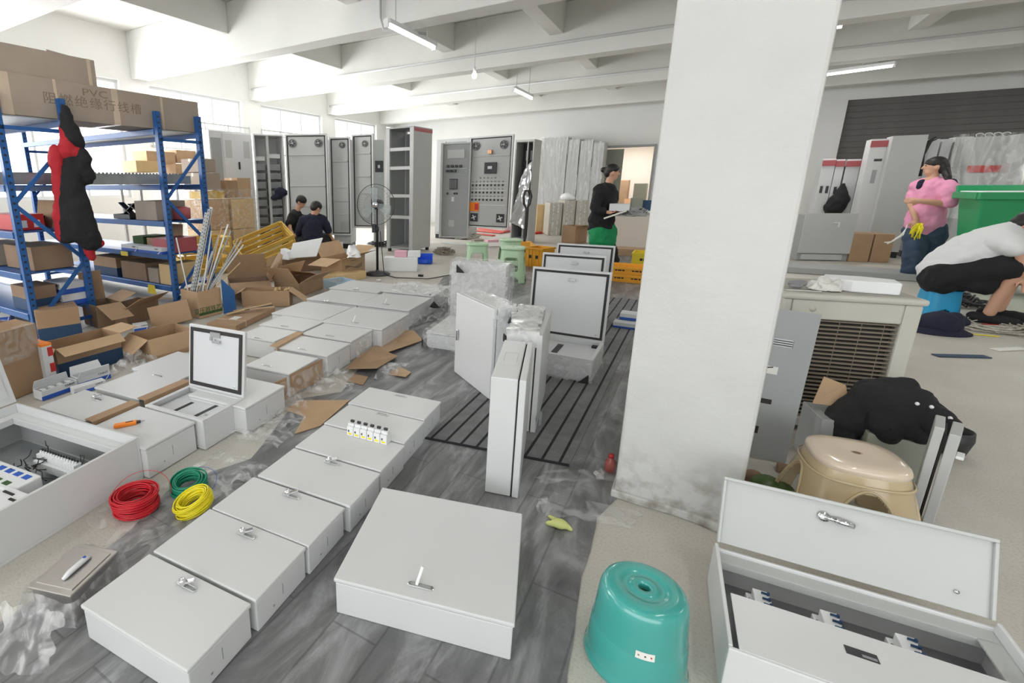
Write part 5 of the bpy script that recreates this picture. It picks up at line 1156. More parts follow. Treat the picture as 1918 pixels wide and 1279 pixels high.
# far stack of cartons wrapped on a pallet
st = [(-6.72, 5.35, 0.13, 0.50, 0.46, 0.44, 'cardboard_yellow', 'lower front carton of the film-wrapped pallet stack'), (-6.72, 5.88, 0.13, 0.50, 0.50, 0.42, 'cardboard_yellow', 'lower right carton of the film-wrapped pallet stack'),
 (-6.72, 5.35, 0.58, 0.50, 0.46, 0.46, 'cardboard_light', 'upper front carton of the film-wrapped pallet stack'), (-6.72, 5.88, 0.56, 0.50, 0.50, 0.48, 'cardboard_yellow', 'upper right carton of the film-wrapped pallet stack'),
 (-6.70, 5.35, 1.06, 0.42, 0.36, 0.12, 'wood_yellow', 'flat yellowish carton on top of the wrapped pallet stack'), (-6.72, 5.30, 1.19, 0.44, 0.36, 0.26, 'cardboard_grey', 'greyish carton on the flat one atop the pallet stack'),
 (-6.75, 5.28, 1.46, 0.40, 0.34, 0.20, 'cardboard_grey', 'topmost greyish carton of the pallet stack beside the blue post'), (-6.70, 5.72, 1.06, 0.34, 0.24, 0.28, 'cardboard', 'brown carton standing atop the right half of the pallet stack'),
 (-6.72, 6.02, 1.06, 0.32, 0.30, 0.32, 'cardboard_light', 'pale carton at the right end of the pallet stack top')]
for x, y, z, w, d, h, mm, lb in st: carton((x, y, z), pi / 2, d - 0.01, w, h, lb, m=mm, closed=True, tape=True)
pa = empty('wooden_pallet', (-6.72, 5.62, 0), 0, 'wooden pallet under the film-wrapped cartons', 'pallet')
for k in range(5): MB().box(-0.30, -0.30 + 0.6, -0.52 + k * 0.235, -0.42 + k * 0.235, 0.10, 0.12).build('deck_board', 'cardboard_yellow', pa)
for x in (-0.27, 0, 0.27): MB().box(x - 0.03, x + 0.03, -0.52, 0.52, 0.0, 0.10).build('bearer', 'cardboard_yellow', pa)
hood('plastic_film', (-6.72, 5.62, 0.13), (0.56, 1.06, 1.05), 0, 0.022, 'film_thin', 'stretched film wrapped round the pallet of brown cartons', seed=41, n=14, freq=5)
# cartons further back between rack and window
for k, (px0, px1, yb, yt, X, mm, lb) in enumerate(((256, 300, 322, 300, -7.8, 'cardboard_yellow', 'low pale carton behind the rack, bright in the window light'), (276, 330, 306, 282, -7.9, 'cardboard_light', 'pinkish brown carton stacked behind the rack left of its right post'), (330, 372, 326, 306, -7.8, 'cardboard_light', 'pale lower carton behind the rack by its right post'), (332, 374, 304, 280, -7.9, 'cardboard_light', 'brown carton stacked behind the right post of the rack'))):
    a, b_ = on_x(px0, yb, X), on_x(px1, yb, X); zt = on_x(px0, yt, X).z
    carton((X - 0.2, (a.y + b_.y) / 2, a.z), pi / 2, abs(b_.y - a.y) - 0.01, 0.4, zt - a.z - 0.004, lb, m=mm, closed=True)
zb = on_x(300, 324, -7.8).z
tb = empty('work_table', (-8.0, 4.9, 0), 0, 'table behind the racks carrying brown cartons', 'table')
y0_, y1_ = on_x(250, 324, -7.8).y, on_x(376, 324, -7.8).y
tb.location.y = (y0_ + y1_) / 2; y1_ = min(y1_, 6.0); tb.location.y = (y0_ + y1_) / 2; hw = (y1_ - y0_) / 2; ztab = on_x(372, 327, -7.8).z - 0.01
MB().box(-0.35, 0.3, -hw, hw, ztab - 0.04, ztab).build('table_top', 'steel_greyer', tb)
for sx in (-0.3, 0.25):
    for sy in (-hw + 0.05, hw - 0.05): MB().box(sx - 0.02, sx + 0.02, sy - 0.02, sy + 0.02, 0, ztab - 0.04).build('leg', 'steel_greyer', tb)
# ------------------------------------------------------------------ tall switchgear cabinets at the back
def zsolve(P, y):
    lo, hi = -0.3, 3.5
    for _ in range(40):
        m = (lo + hi) / 2
        if px((P.x, P.y, m))[1] > y: lo = m
        else: hi = m
    return lo
def topface(tl, tr, ztop, ybl=None):
    P0, P1 = at(tl[0], tl[1], ztop), at(tr[0], tr[1], ztop); v = P1 - P0; a = math.atan2(v.y, v.x)
    zb = zsolve(P0, ybl) if ybl else 0.0
    return P0, P1, v.length, a, zb
def fan_unit(parent, x, z, r, y=-0.02):
    f = MB().lathe([(r, 0), (r, 0.018), (r * 0.86, 0.022), (r * 0.84, 0.006), (0.001, 0.006)], 20, (x, y, z), 'Y', cap=False).build('fan_unit', 'grey_plastic', parent)
    b = MB()
    for k in range(5): b.cbox((x + r * 0.42 * cos(k * 1.257), y + 0.004, z + r * 0.42 * sin(k * 1.257)), (r * 0.62, 0.004, r * 0.30), Matrix.Rotation(-k * 1.257, 3, 'Y'))
    b.build('fan_blades', 'dark_metal', f); MB().lathe([(r * 0.26, -0.004), (r * 0.26, 0.008)], 12, (x, y, z), 'Y').build('hub', 'steel_grey', f); return f
def leaf(tl, tr, ztop, ybl, label, ribs=(), fans=(), vents=(), name='cabinet_door', th=0.03):
    """a swung-open door leaf, inside face to the camera"""
    P0, P1, w, a, zb = topface(tl, tr, ztop, ybl); e = empty(name, (P0.x, P0.y, zb), a, label, 'cabinet door'); h = ztop - zb
    MB().box(0, w, 0, th, 0, h).build('sheet', 'steel_grey', e, bevel=0.004)
    r = MB(); r.box(0, 0.03, -0.018, 0, 0, h); r.box(w - 0.03, w, -0.018, 0, 0, h); r.box(0.03, w - 0.03, -0.018, 0, 0, 0.03); r.box(0.03, w - 0.03, -0.018, 0, h - 0.03, h); r.build('folded_rim', 'steel_white', e, bevel=0.003)
    g = MB(); g.box(0.034, 0.052, -0.012, 0, 0.034, h - 0.034); g.box(w - 0.052, w - 0.034, -0.012, 0, 0.034, h - 0.034); g.box(0.052, w - 0.052, -0.012, 0, 0.034, 0.05); g.box(0.052, w - 0.052, -0.012, 0, h - 0.05, h - 0.034); g.build('seal', 'rubber', e)
    for z in ribs: MB().box(0.06, w - 0.06, -0.02, 0, h * z - 0.012, h * z + 0.012).build('cross_rib', 'steel_grey', e, bevel=0.003)
    for x, z in fans: fan_unit(e, w * x, h * z, 0.075 if w > 0.5 else 0.06)
    for x, z in vents:
        v = MB().box(w * x - 0.09, w * x + 0.09, -0.006, 0, h * z - 0.09, h * z + 0.09).build('vent_frame', 'steel_greyer', e)
        for k in range(7): MB().box(w * x - 0.08, w * x + 0.08, -0.011, -0.006, h * z - 0.08 + k * 0.025, h * z - 0.068 + k * 0.025).build('vent_slat', 'steel_grey', v)
    return e, w, h
def cab(P0, P1, depth, h, label, red=None, front=True, m='steel_grey', seams=(), z0=0.0, plinth=0.1):
    v = P1 - P0; w = v.length; a = math.atan2(v.y, v.x)
    e = empty('tall_cabinet', (P0.x, P0.y, z0), a, label, 'cabinet')
    MB().box(0.01, w - 0.01, 0.02, depth - 0.02, 0, plinth).build('plinth', 'black_plastic', e)
    MB().box(0, w, 0, depth, plinth, h).build('body', m, e, bevel=0.006)
    if red:
        zr = h - 0.13; MB().box(-0.002, w + 0.002, -0.024, -0.001, zr, zr + 0.10).build('coloured_strip', red, e)
    return e, w, h
# far left closed cabinet
P0, P1 = at(390, 243, 2.2), at(470, 250, 2.2)
e, w, h = cab(P0, P1, 0.6, 2.2, 'closed pale tall cabinet furthest left with a dark window strip', m='steel_white')
MB().box(w * 0.03, w * 0.26, -0.006, 0, 1.2, 2.08).build('window_strip', 'steel_greyer', e)
MB().box(w * 0.30, w - 0.01, -0.022, 0, 0.12, 2.17).build('door', 'steel_white', e, bevel=0.004)
MB().box(w * 0.62, w * 0.66, -0.034, -0.022, 1.55, 1.68).build('handle', 'black_plastic', e, bevel=0.004)
for x in (0.42, 0.85): MB().box(w * x - 0.07, w * x + 0.06, -0.025, -0.022, 1.75, 2.05).build('vent_panel', 'steel_grey', e)
# open cabinet with ribbed gear
P0, P1 = at(473, 250, 2.2), at(531, 252, 2.2); v = P1 - P0; a = math.atan2(v.y, v.x); w = v.length
e = empty('tall_cabinet', (P0.x, P0.y, 0), a, 'open tall cabinet full of grey ribbed gear left of the door with two fans', 'cabinet')
b = MB(); b.box(0, 0.03, 0, 0.55, 0, 2.2); b.box(w - 0.03, w, 0, 0.55, 0, 2.2); b.box(0.03, w - 0.03, 0.53, 0.55, 0, 2.2); b.box(0.03, w - 0.03, 0, 0.53, 2.17, 2.2); b.box(0.03, w - 0.03, 0, 0.53, 0, 0.1); b.build('frame', 'steel_white', e, bevel=0.003)
MB().box(w * 0.42, w * 0.50, 0.02, 0.07, 0.1, 2.17).build('centre_post', 'steel_grey', e)
for side, (x0, x1) in enumerate(((0.05, w * 0.40), (w * 0.52, w - 0.05))):
    for k in range(9):
        z = 0.18 + k * 0.17
        u = MB().box(x0, x1, 0.18, 0.42, z, z + 0.12).build('gear_module', 'steel_greyer', e, bevel=0.004)
        sl = MB()
        for j in range(5): sl.box(x0 + 0.01, x1 - 0.01, 0.172, 0.18, z + 0.012 + j * 0.022, z + 0.022 + j * 0.022)
        sl.build('rib_row', 'galvanized', u)['kind'] = 'stuff'
    MB().box(x0, x1, 0.16, 0.30, 1.72 + 0.05 * side, 1.80 + 0.05 * side).build('white_module', 'white_plastic', e)
cl = blob('dark_cloth', [('c', (w * 0.55, -0.02, 1.02), 0.05, (w * 0.95, -0.02, 1.12), 0.05), ('e', (w * 0.78, -0.02, 1.12), (0.10, 0.06, 0.09))], 'cloth_navy', None, 0.02); cl.matrix_world = Matrix.Translation((P0.x, P0.y, 0)) @ Matrix.Rotation(a, 4, 'Z'); tag(cl, 'dark cloth hung in the open cabinet of ribbed gear', 'cloth')
l3, w3, h3 = leaf((533, 251), (612, 250), 2.2, 441, 'open cabinet door with two round fans near its top', ribs=(0.30, 0.50, 0.80), fans=((0.18, 0.91), (0.80, 0.91)))
l4, w4, h4 = leaf((616, 257), (656, 256), 2.15, 440, 'open cabinet door with one fan at the top and a square vent at its foot', ribs=(0.22, 0.36, 0.50, 0.76), fans=((0.62, 0.92),), vents=((0.68, 0.10),))
l5, w5, h5 = leaf((659, 252), (699, 250), 2.2, 426, 'open cabinet door with one fan just behind the standing fan', ribs=(0.2, 0.38, 0.56, 0.80), fans=((0.62, 0.90),), vents=((0.65, 0.12),))
# bodies behind the leaves
for (tl, tr, dep, lb) in (((540, 256), (600, 256), 0.5, 'tall cabinet body hidden behind the two-fan door'), ((622, 262), (662, 262), 0.5, 'tall cabinet body behind the door with the square vent'), ((701, 256), (722, 256), 0.5, 'tall cabinet with a small black meter, beside the standing fan')):
    if tl[0] > 700:
        P0, P1, w, a, zb = topface(tl, tr, 2.15); n = Vector((-sin(a), cos(a), 0)) * 0.3
    else:
        src, ws = (l3, w3) if tl[0] < 600 else (l4, w4); a = src.rotation_euler.z; ux_ = Vector((cos(a), sin(a), 0)); n = Vector((-sin(a), cos(a), 0)) * 0.031; P0 = src.location.copy(); P0.z = 0; P1 = P0 + ux_ * (ws - 0.04); P0 = P0 + ux_ * 0.04
    e, w, h = cab(P0 + n, P1 + n, dep, 2.12, lb)
    if tl[0] > 700:
        MB().box(w * 0.15, w * 0.9, -0.012, 0, 1.50, 1.72).build('meter', 'dark_metal', e, bevel=0.004)
        MB().box(w * 0.40, w * 0.6, -0.014, -0.012, 1.58, 1.64).build('meter_window', 'window_frame', e); MB().lathe([(0.015, -0.02), (0.015, 0)], 10, (w * 0.6, 0, 1.42), 'Y').build('button', 'white_plastic', e)
# open frame cabinet
P1 = at(774, 238, 2.24); a = RAD(-3); w = 0.58; d = 0.66; P0 = P1 - Vector((cos(a), sin(a), 0)) * w
e = empty('frame_cabinet', (P0.x, P0.y, 0), a, 'open-fronted tall grey cabinet frame with one closed side and maroon top edge', 'cabinet')
MB().box(0, 0.07, 0, 0.05, 0.06, 2.24).build('front_post', 'steel_grey', e, bevel=0.003); MB().box(w - 0.07, w, 0, 0.05, 0.06, 2.24).build('front_post', 'steel_grey', e, bevel=0.003)
MB().box(0, 0.04, d - 0.04, d, 0.06, 2.24).build('rear_post', 'steel_grey', e)
MB().box(w, w + 0.012, 0, d, 0.06, 2.24).build('side_panel', 'steel_grey', e, bevel=0.003); MB().box(0, 0.012, 0.05, d - 0.04, 0.06, 2.24).build('side_panel', 'steel_greyer', e)
MB().box(w + 0.012, w + 0.016, 0.02, d, 2.18, 2.24).build('maroon_edge', 'maroon', e); MB().box(0, w + 0.016, 0, d, 2.24, 2.26).build('top', 'steel_greyer', e)
MB().box(0.01, w * 0.80, d - 0.02, d - 0.005, 0.06, 2.2).build('back_panel', 'steel_greyer', e)
MB().box(0, w, 0.02, d, 0.06, 0.10).build('base', 'steel_greyer', e)
for z in (1.88, 1.55, 1.05, 0.66): MB().box(0.07, w - 0.07, 0.01, 0.05, z - 0.03, z + 0.03).build('cross_rail', 'steel_grey', e, bevel=0.003)
for x, y in ((0.02, 0.02), (w - 0.06, 0.02), (w - 0.06, d - 0.06), (0.02, d - 0.06)): MB().box(x, x + 0.05, y, y + 0.05, 0, 0.06).build('foot', 'black_plastic', e)
MB().bar((w - 0.09, 0.06, 0.5), (w - 0.08, 0.06, 1.4), 0.012, 0.012).build('rod', 'dark_metal', e)
# cabinet behind, with dark top opening
P0, P1, w, a, zb = topface((818, 262), (879, 258), 2.25)
e, w, h = cab(P0, P1, 0.6, 2.25, 'tall cabinet with a dark opening at its top, behind the dark inner door')
MB().box(w * 0.35, w * 0.92, -0.006, 0, 2.06, 2.19).build('top_opening', 'steel_greyer', e)
MB().box(w * 0.02, w * 0.30, -0.02, 0, 0.15, 2.2).build('door', 'steel_grey', e, bevel=0.003)
# dark inner door
P0, P1, w, a, zb = topface((827, 268), (884, 266), 2.1, 444)
e = empty('cabinet_door', (P0.x, P0.y, zb), a, 'dark grey inner door with switch row and square meter, beside the frame cabinet', 'cabinet door'); h = 2.1 - zb
MB().box(0, w, 0, 0.03, 0, h).build('sheet', 'steel_greyer', e, bevel=0.003)
r = MB(); r.box(0, 0.05, -0.05, 0, 0, h); r.box(w - 0.03, w, -0.04, 0, 0, h); r.box(0.05, w - 0.03, -0.04, 0, h - 0.03, h); r.box(0.05, w - 0.03, -0.04, 0, 0, 0.03); r.build('folded_rim', 'steel_grey', e, bevel=0.003)
MB().box(0.14, w - 0.14, -0.02, 0, 0.84 * h, 0.93 * h).build('upper_tray', 'steel_grey', e, bevel=0.003)
for k in range(4): MB().cbox((0.16 + k * 0.09, -0.04, 0.76 * h), (0.055, 0.05, 0.05)).build('switch', 'dark_metal', e, bevel=0.004)
for k in range(3): MB().cbox((0.15 + k * 0.08, -0.04, 0.71 * h), (0.06, 0.05, 0.05)).build('contactor', 'dark_metal', e, bevel=0.004)
for z in (0.735, 0.67, 0.50): MB().box(0.10, w - 0.08, -0.016, 0, z * h - 0.008, z * h + 0.008).build('mounting_rail', 'galvanized', e)
m_ = MB().box(0.20, 0.37, -0.03, 0, 0.52 * h, 0.63 * h).build('meter', 'dark_metal', e, bevel=0.004)
for k in range(5): MB().box(0.215 + k * 0.03, 0.228 + k * 0.03, -0.034, -0.03, 0.53 * h, 0.62 * h).build('meter_fin', 'grey_plastic', m_)
for x in (0.16, 0.31, 0.36): MB().lathe([(0.018, -0.03), (0.02, 0)], 10, (x, 0, 0.475 * h), 'Y').build('pilot_lamp', 'dark_metal', e)
MB().box(0.25, 0.31, -0.02, 0, 0.39 * h, 0.44 * h).build('tag', 'steel_white', e); MB().box(0.20, 0.32, -0.003, 0, 0.12 * h, 0.19 * h).build('inspection_plate', 'steel_grey', e)
# big door with the push-button field
e, w, h = leaf((881, 257), (963, 251), 2.2, 425, 'open cabinet door with rows of push buttons, two fans above and two below', ribs=(0.79,))
for x in (0.16, 0.80): fan_unit(e, w * x, h * 0.90, 0.085)
for x in (0.17, 0.80):
    f = MB().box(w * x - 0.085, w * x + 0.085, -0.02, 0, h * 0.07, h * 0.07 + 0.17).build('fan_frame', 'dark_metal', e, bevel=0.004)
    b = MB(); 
    for k in range(4): b.cbox((w * x + 0.03 * cos(k * 1.57 + 0.4), -0.024, h * 0.07 + 0.085 + 0.03 * sin(k * 1.57 + 0.4)), (0.05, 0.004, 0.022), Matrix.Rotation(-k * 1.57 - 0.4, 3, 'Y'))
    b.build('fan_blades', 'window_frame', f)
MB().box(w * 0.38, w * 0.66, -0.03, 0, h * 0.60, h * 0.72).build('display_unit', 'dark_metal', e, bevel=0.004)
MB().box(w * 0.46, w * 0.56, -0.032, -0.03, h * 0.65, h * 0.68).build('display_mark', 'window_frame', e)
MB().cbox((w * 0.5, -0.03, h * 0.83), (0.08, 0.05, 0.08)).build('door_relay', 'copper', e, bevel=0.006)
for r_ in range(7):
    n_ = 5 if r_ == 0 else 9
    big = r_ in (2, 4, 6); z = h * (0.555 - 0.04 * r_)
    for k in range(n_):
        x = w * (0.5 + (k - (n_ - 1) / 2) * 0.088) - (0.0 if r_ else 0.0) - w * 0.04
        o = MB().lathe([(0.016 if not big else 0.02, -0.012), (0.018 if not big else 0.022, 0)], 8, (0, 0, 0), 'Y').build('push_button', 'dark_metal' if big else 'steel_greyer', e) if k == 0 else o.copy()
        if k: COL.objects.link(o)
        o.location = (x, -0.002, z)
for k in range(4): MB().box(w * 0.06, w * 0.90, -0.006, 0, h * (0.495 - 0.08 * k), h * (0.50 - 0.08 * k)).build('label_strip', 'wall', e)
MB().box(w * 0.02, w * 0.28, -0.012, 0, h * 0.185, h * 0.285).build('orange_sign', 'orange', e); MB().box(w * 0.18, w * 0.27, -0.014, -0.012, h * 0.20, h * 0.27).build('red_patch', 'red_print', e)
# open cabinet with foil
P0, P1, w, a, zb = topface((966, 262), (1002, 260), 2.15)
e = empty('tall_cabinet', (P0.x, P0.y, 0), a, 'open tall cabinet with silvery foil hanging out beside the pallet jack', 'cabinet')
b = MB(); b.box(0, 0.03, 0, 0.5, 0, 2.15); b.box(w - 0.03, w, 0, 0.5, 0, 2.15); b.box(0.03, w - 0.03, 0.47, 0.5, 0, 2.15); b.box(0.03, w - 0.03, 0, 0.47, 2.1, 2.15); b.box(0.03, w - 0.03, 0, 0.47, 0, 0.1); b.build('frame', 'steel_grey', e, bevel=0.003)
MB().box(0.04, w - 0.04, 0.44, 0.465, 0.1, 2.1).build('back_panel', 'dark_metal', e)
for x in (0.12, 0.22): MB().box(x - 0.015, x + 0.015, 0.42, 0.44, 1.75, 1.95).build('slot_light', 'steel_white', e)
MB().box(w * 0.62, w * 0.68, 0.02, 0.06, 0.1, 2.1).build('mounting_post', 'steel_grey', e)
mat('foil', (0.75, 0.76, 0.78), 0.22, metal=0.8)
fo = crumple('plastic_foil', [e.matrix_world @ Vector(p) for p in ()] or [P0 + Vector((0.0, -0.08, 0.45 - P0.z)), P1 + Vector((-0.05, -0.08, 0.3 - P1.z)), P1 + Vector((-0.02, -0.02, 1.75 - P1.z)), P0 + Vector((0.22, -0.02, 1.5 - P0.z))], 14, 26, 0.08, 6, 'foil', 'silvery plastic foil hanging from the open cabinet by the pallet jack', seed=3)
# wrapped cabinets
q = [((1003, 260), (1052, 259)), ((1054, 262), (1074, 264)), ((1076, 265), (1098, 267)), ((1100, 268), (1119, 271))]
for k, (tl, tr) in enumerate(q):
    P0, P1 = on_y(tl[0], 400, 14.75), on_y(tr[0], 400, 14.75); P0.z = P1.z = 0; hh_ = on_y(tl[0], tl[1], 14.75).z; a = 0.0
    e, w, h = cab(P0, P1, 0.5, hh_, ['large film-wrapped tall cabinet behind the wrapped rolls', 'second film-wrapped cabinet, just right of the large one', 'third film-wrapped cabinet of the wrapped row', 'last film-wrapped cabinet next to the doorway'][k], m='steel_grey')
    c = (P0 + P1) / 2 + Vector((-sin(a), cos(a), 0)) * 0.25
    hood('plastic_film', (c.x, c.y, 0.05), (w + 0.01, 0.52, hh_ - 0.03), a, 0.012, 'film_drape', ['thin glossy film over the large wrapped cabinet', 'milky film over the second wrapped cabinet', 'milky film over the third wrapped cabinet', 'milky film over the last wrapped cabinet'][k], seed=50 + k, n=9, freq=3.5)
# ------------------------------------------------------------------ things on the floor there
mat('roll_wrap', (0.60, 0.58, 0.52), 0.5, col2=(0.38, 0.35, 0.28), vscale=6, stretch=(9, 9, 1), bump=0.2)
for k, (x0, x1, yb, yt, mm, lb) in enumerate(((1003, 1023, 437, 384, 'cardboard_yellow', 'orange-brown carton at the left end of the wrapped goods'), (1026, 1049, 441, 380, 'roll_wrap', 'film-wrapped bundle next to the orange-brown carton'), (1052, 1073, 441.4, 376, 'roll_wrap', 'middle film-wrapped bundle with a white bag on it'), (1076, 1098, 441.8, 376, 'roll_wrap', 'right film-wrapped bundle beside the woman in black'))):
    P0, P1 = at(x0, yb, 0), at(x1, yb, 0); h = height_for(P0, yt)
    e = carton_px((x0, yb), (x1, yb), yt, 0.5, lb, m=mm, closed=True, name='wrapped_bundle' if k else 'carton', cat='bundle' if k else 'carton')
    if k:
        w, d, hh = dims(e)
        for j in (0.25, 0.6): MB().box(w * (j - 0.5), w * (j - 0.5) + w * 0.12, -d / 2 - 0.012, -d / 2, 0, hh).build('film_fold', 'film_milky', e)
p = at(1060, 377, 0.95); B3 = [o for o in bpy.data.objects if o.get('label') == 'middle film-wrapped bundle with a white bag on it'][0]; zt = dims(B3)[2]
o = blob('white_bag', [('e', (0, 0, 0.09), (0.16, 0.12, 0.10)), ('e', (0.12, 0.02, 0.06), (0.10, 0.1, 0.06))], 'foam', None, 0.02); o.location = (B3.location.x, B3.location.y - 0.1, zt - 0.005); tag(o, 'crumpled white bag on the middle film-wrapped bundle', 'bag')
o = carton_px((1076, 457), (1098, 455), 424, 0.35, 'open brown carton on the floor behind the woman in black', m='cardboard', flaps={'f': 170})
# desk right of the woman
P0, P1 = at(1143, 470, 0), at(1216, 473, 0); v = P1 - P0; a = math.atan2(v.y, v.x); w = v.length
dk = empty('reception_desk', (P0.x, P0.y, 0), a, 'cream desk with files on it behind the woman in black', 'desk'); hd = height_for(P0, 398)
MB().box(0, w, 0, 0.03, 0, hd - 0.03).build('front_panel', 'beige_partition', dk); MB().box(-0.02, w + 0.02, -0.02, 0.6, hd - 0.03, hd).build('desk_top', 'steel_white', dk, bevel=0.004)
MB().box(0, 0.03, 0.03, 0.58, 0, hd - 0.03).build('side_panel', 'beige_partition', dk); MB().box(w - 0.03, w, 0.03, 0.58, 0, hd - 0.03).build('side_panel', 'beige_partition', dk)
def on_desk(x, y, label, cat, fn):
    o = fn; q = dk.matrix_basis @ Vector((x, y, hd + 0.002)); o.location = q; o.rotation_euler = (0, 0, a); return tag(o, label, cat)
on_desk(w * 0.55, 0.2, 'grey binder box on the cream desk', 'binder', MB().box(-0.1, 0.1, -0.05, 0.1, 0, 0.26).build('binder_box', 'olive_board', bevel=0.004))
on_desk(w * 0.82, 0.25, 'dark blue file box at the right of the cream desk', 'binder', MB().box(-0.08, 0.12, -0.05, 0.05, 0, 0.22).build('file_box', 'carton_navy', bevel=0.004))
on_desk(w * 0.30, 0.15, 'small orange and white bottle carton on the cream desk', 'box', MB().box(-0.05, 0.05, -0.04, 0.04, 0, 0.25).build('drink_box', 'copper', bevel=0.004))
on_desk(w * 0.95, 0.1, 'white paper pile at the edge of the cream desk', 'paper', MB().box(-0.12, 0.02, -0.05, 0.15, 0, 0.03).build('paper_stack', 'paper'))
cb = MB().box(-1.75, -1.42, YF + 0.9, YF + 1.3, 0.003, 1.25).build('office_cabinet', 'olive_board', bevel=0.01); tag(cb, 'olive office cabinet seen through the doorway', 'cabinet')
cb = MB().box(-2.2, -1.98, YF + 1.6, YF + 2.0, 0, 1.35).build('office_shelf', 'cardboard', bevel=0.01); tag(cb, 'brown shelf unit seen deep through the doorway', 'shelf')
# pallet jack handle
p = at(981, 472, 0)
pj = empty('pallet_jack', (p.x, p.y, 0), 0.4, 'black pallet jack handle standing upright behind the green stools', 'pallet jack'); hj = height_for(p, 356)
MB().bar((0, 0, 0.12), (0, 0.02, hj * 0.72), 0.05, 0.04).build('shaft', 'black_plastic', pj)
pts = [(0.0, 0.02, hj * 0.70), (-0.05, 0.02, hj * 0.78), (-0.07, 0.02, hj * 0.90), (-0.04, 0.02, hj * 0.99), (0.04, 0.02, hj * 0.99), (0.07, 0.02, hj * 0.90), (0.05, 0.02, hj * 0.78)]
MB().tube(pts, 0.022, 8, closed=True).build('grip_loop', 'black_plastic', pj)
MB().box(-0.10, 0.10, -0.08, 0.10, 0.06, 0.20).build('hydraulic_unit', 'crate_orange', pj, bevel=0.01); MB().box(-0.26, -0.10, 0.1, 1.15, 0.03, 0.09).build('fork', 'crate_orange', pj, bevel=0.006); MB().box(0.10, 0.26, 0.1, 1.15, 0.03, 0.09).build('fork', 'crate_orange', pj, bevel=0.006)
MB().lathe([(0.05, -0.03), (0.05, 0.03)], 14, (0, -0.02, 0.05), 'X').build('wheel', 'black_plastic', pj)
# red bars and debris
for k, (a_, b_, lb) in enumerate((((884, 437), (925, 441), 'red flat bar on the floor, nearest below the push-button door'), ((880, 430), (940, 436), 'red flat bar lying behind the nearest red one'), ((898, 428), (947, 434), 'farthest red flat bar by the push-button door'))):
    A_, B_ = at(*a_, 0.02 + 0.01 * k), at(*b_, 0.02 + 0.01 * k); tag(MB().bar(A_, B_, 0.12, 0.03).build('flat_bar', 'pallet_red', bevel=0.004), lb, 'bar')
for k, (x0, y0, x1, y1, h, mm, nm, lb, ct) in enumerate(((825, 455, 890, 462, 0.02, 'steel_white', 'metal_strip', 'long pale strip on the floor behind the mint stools', 'metal strip'), (900, 463, 965, 461, 0.015, 'window_frame', 'metal_strip', 'thin pale strip on the floor between stools and red bars', 'metal strip'), (888, 456, 906, 455, 0.08, 'cardboard_grey', 'small_carton', 'small grey-brown box on the floor left of the pink tray', 'box'), (914, 454, 934, 453, 0.05, 'pink_plastic', 'small_tray', 'small pink tray on the floor before the push-button door', 'tray'), (946, 436, 966, 434, 0.05, 'maroon', 'small_carton', 'small dark red box on the floor near the pallet jack', 'box'), (984, 438, 1000, 438, 0.06, 'carton_blue', 'small_carton', 'small blue box on the floor right of the pallet jack', 'box'), (1003, 439, 1016, 438, 0.05, 'red_print', 'small_carton', 'small red box on the floor right of the little blue one', 'box'))):
    P0, P1 = at(x0, y0, 0), at(x1, y1, 0); v = P1 - P0; aa = math.atan2(v.y, v.x); o = MB().box(0, v.length, 0, 0.12, 0, h).build(nm, mm, bevel=0.003); o.location = (P0.x, P0.y, 0.002); o.rotation_euler = (0, 0, aa); tag(o, lb, ct)
def tangle(name, c, r, n, m, label, h=0.12, seed=0, wr=0.006, cat='wire tangle'):
    rs = random.Random(seed); b = MB()
    for k in range(n):
        a0 = rs.uniform(0, 6.28); rr = rs.uniform(0.4, 1.0) * r; pts = []
        for j in range(12):
            a_ = a0 + j * 0.52; q = rr * (0.8 + 0.4 * rs.random()); pts.append((c[0] + q * cos(a_) * rs.uniform(0.7, 1.1), c[1] + q * sin(a_), c[2] + h * rs.random() * (1 - 0.5 * rr / r)))
        b.tube(pts, wr, 5)
    o = b.build(name, m); return tag(o, label, cat, kind='stuff')
p = at(832, 476, 0.0); tangle('wire_tangle', (p.x, p.y, 0.01), 0.2, 16, 'cooler_slat', 'grey-brown heap of wire offcuts right of the blue bin', 0.16, 2)
p = at(878, 447, 0.0); tangle('wire_tangle', (p.x, p.y, 0.01), 0.38, 14, 'roll_wrap', 'pale heap of wires and scraps in front of the dark cabinet door', 0.16, 3)
p = at(655, 506, 0.0) ; p2 = at(736, 462, 0); tangle('cable_coil', (p2.x - 0.3, p2.y + 0.1, 0.02), 0.35, 10, 'dark_metal', 'black cables lying behind the standing fan', 0.10, 4, 0.008, 'cable')
p = at(955, 432, 0); tangle('scrap_heap', (p.x + 0.1, p.y, 0.01), 0.25, 12, 'pink_plastic', 'pinkish scraps piled at the foot of the foil cabinet', 0.2, 6, 0.008, 'scrap heap')
# foam block with trays, blue bin
fb = carton_px((719, 508), (781, 509), 483, 0.22, 'long off-white foam block on the floor right of the standing fan', m='foam', closed=True, name='foam_block', cat='foam block')
w, d, h = dims(fb); q = fb.location
for dx, mm, lb in ((0.0, 'pink_plastic', 'pinkish plastic box on the foam block'), (0.20, 'white_plastic', 'white plastic box on the right end of the foam block')):
    o = MB().box(-0.10, 0.09, -0.07, 0.07, 0, 0.09).build('plastic_box', mm, bevel=0.008); o.location = fb.matrix_basis @ Vector((dx, 0.03, h + 0.002)); o.rotation_euler = fb.rotation_euler; tag(o, lb, 'box')
bb = empty('parts_bin', at(796, 493, 0), RAD(25), 'blue plastic parts bin on the floor right of the foam block', 'bin')
b = MB(); b.hexa([(-0.10, -0.09, 0), (0.10, -0.09, 0), (0.10, 0.09, 0), (-0.10, 0.09, 0), (-0.11, -0.10, 0.01), (0.11, -0.10, 0.01), (0.11, 0.10, 0.01), (-0.11, 0.10, 0.01)])
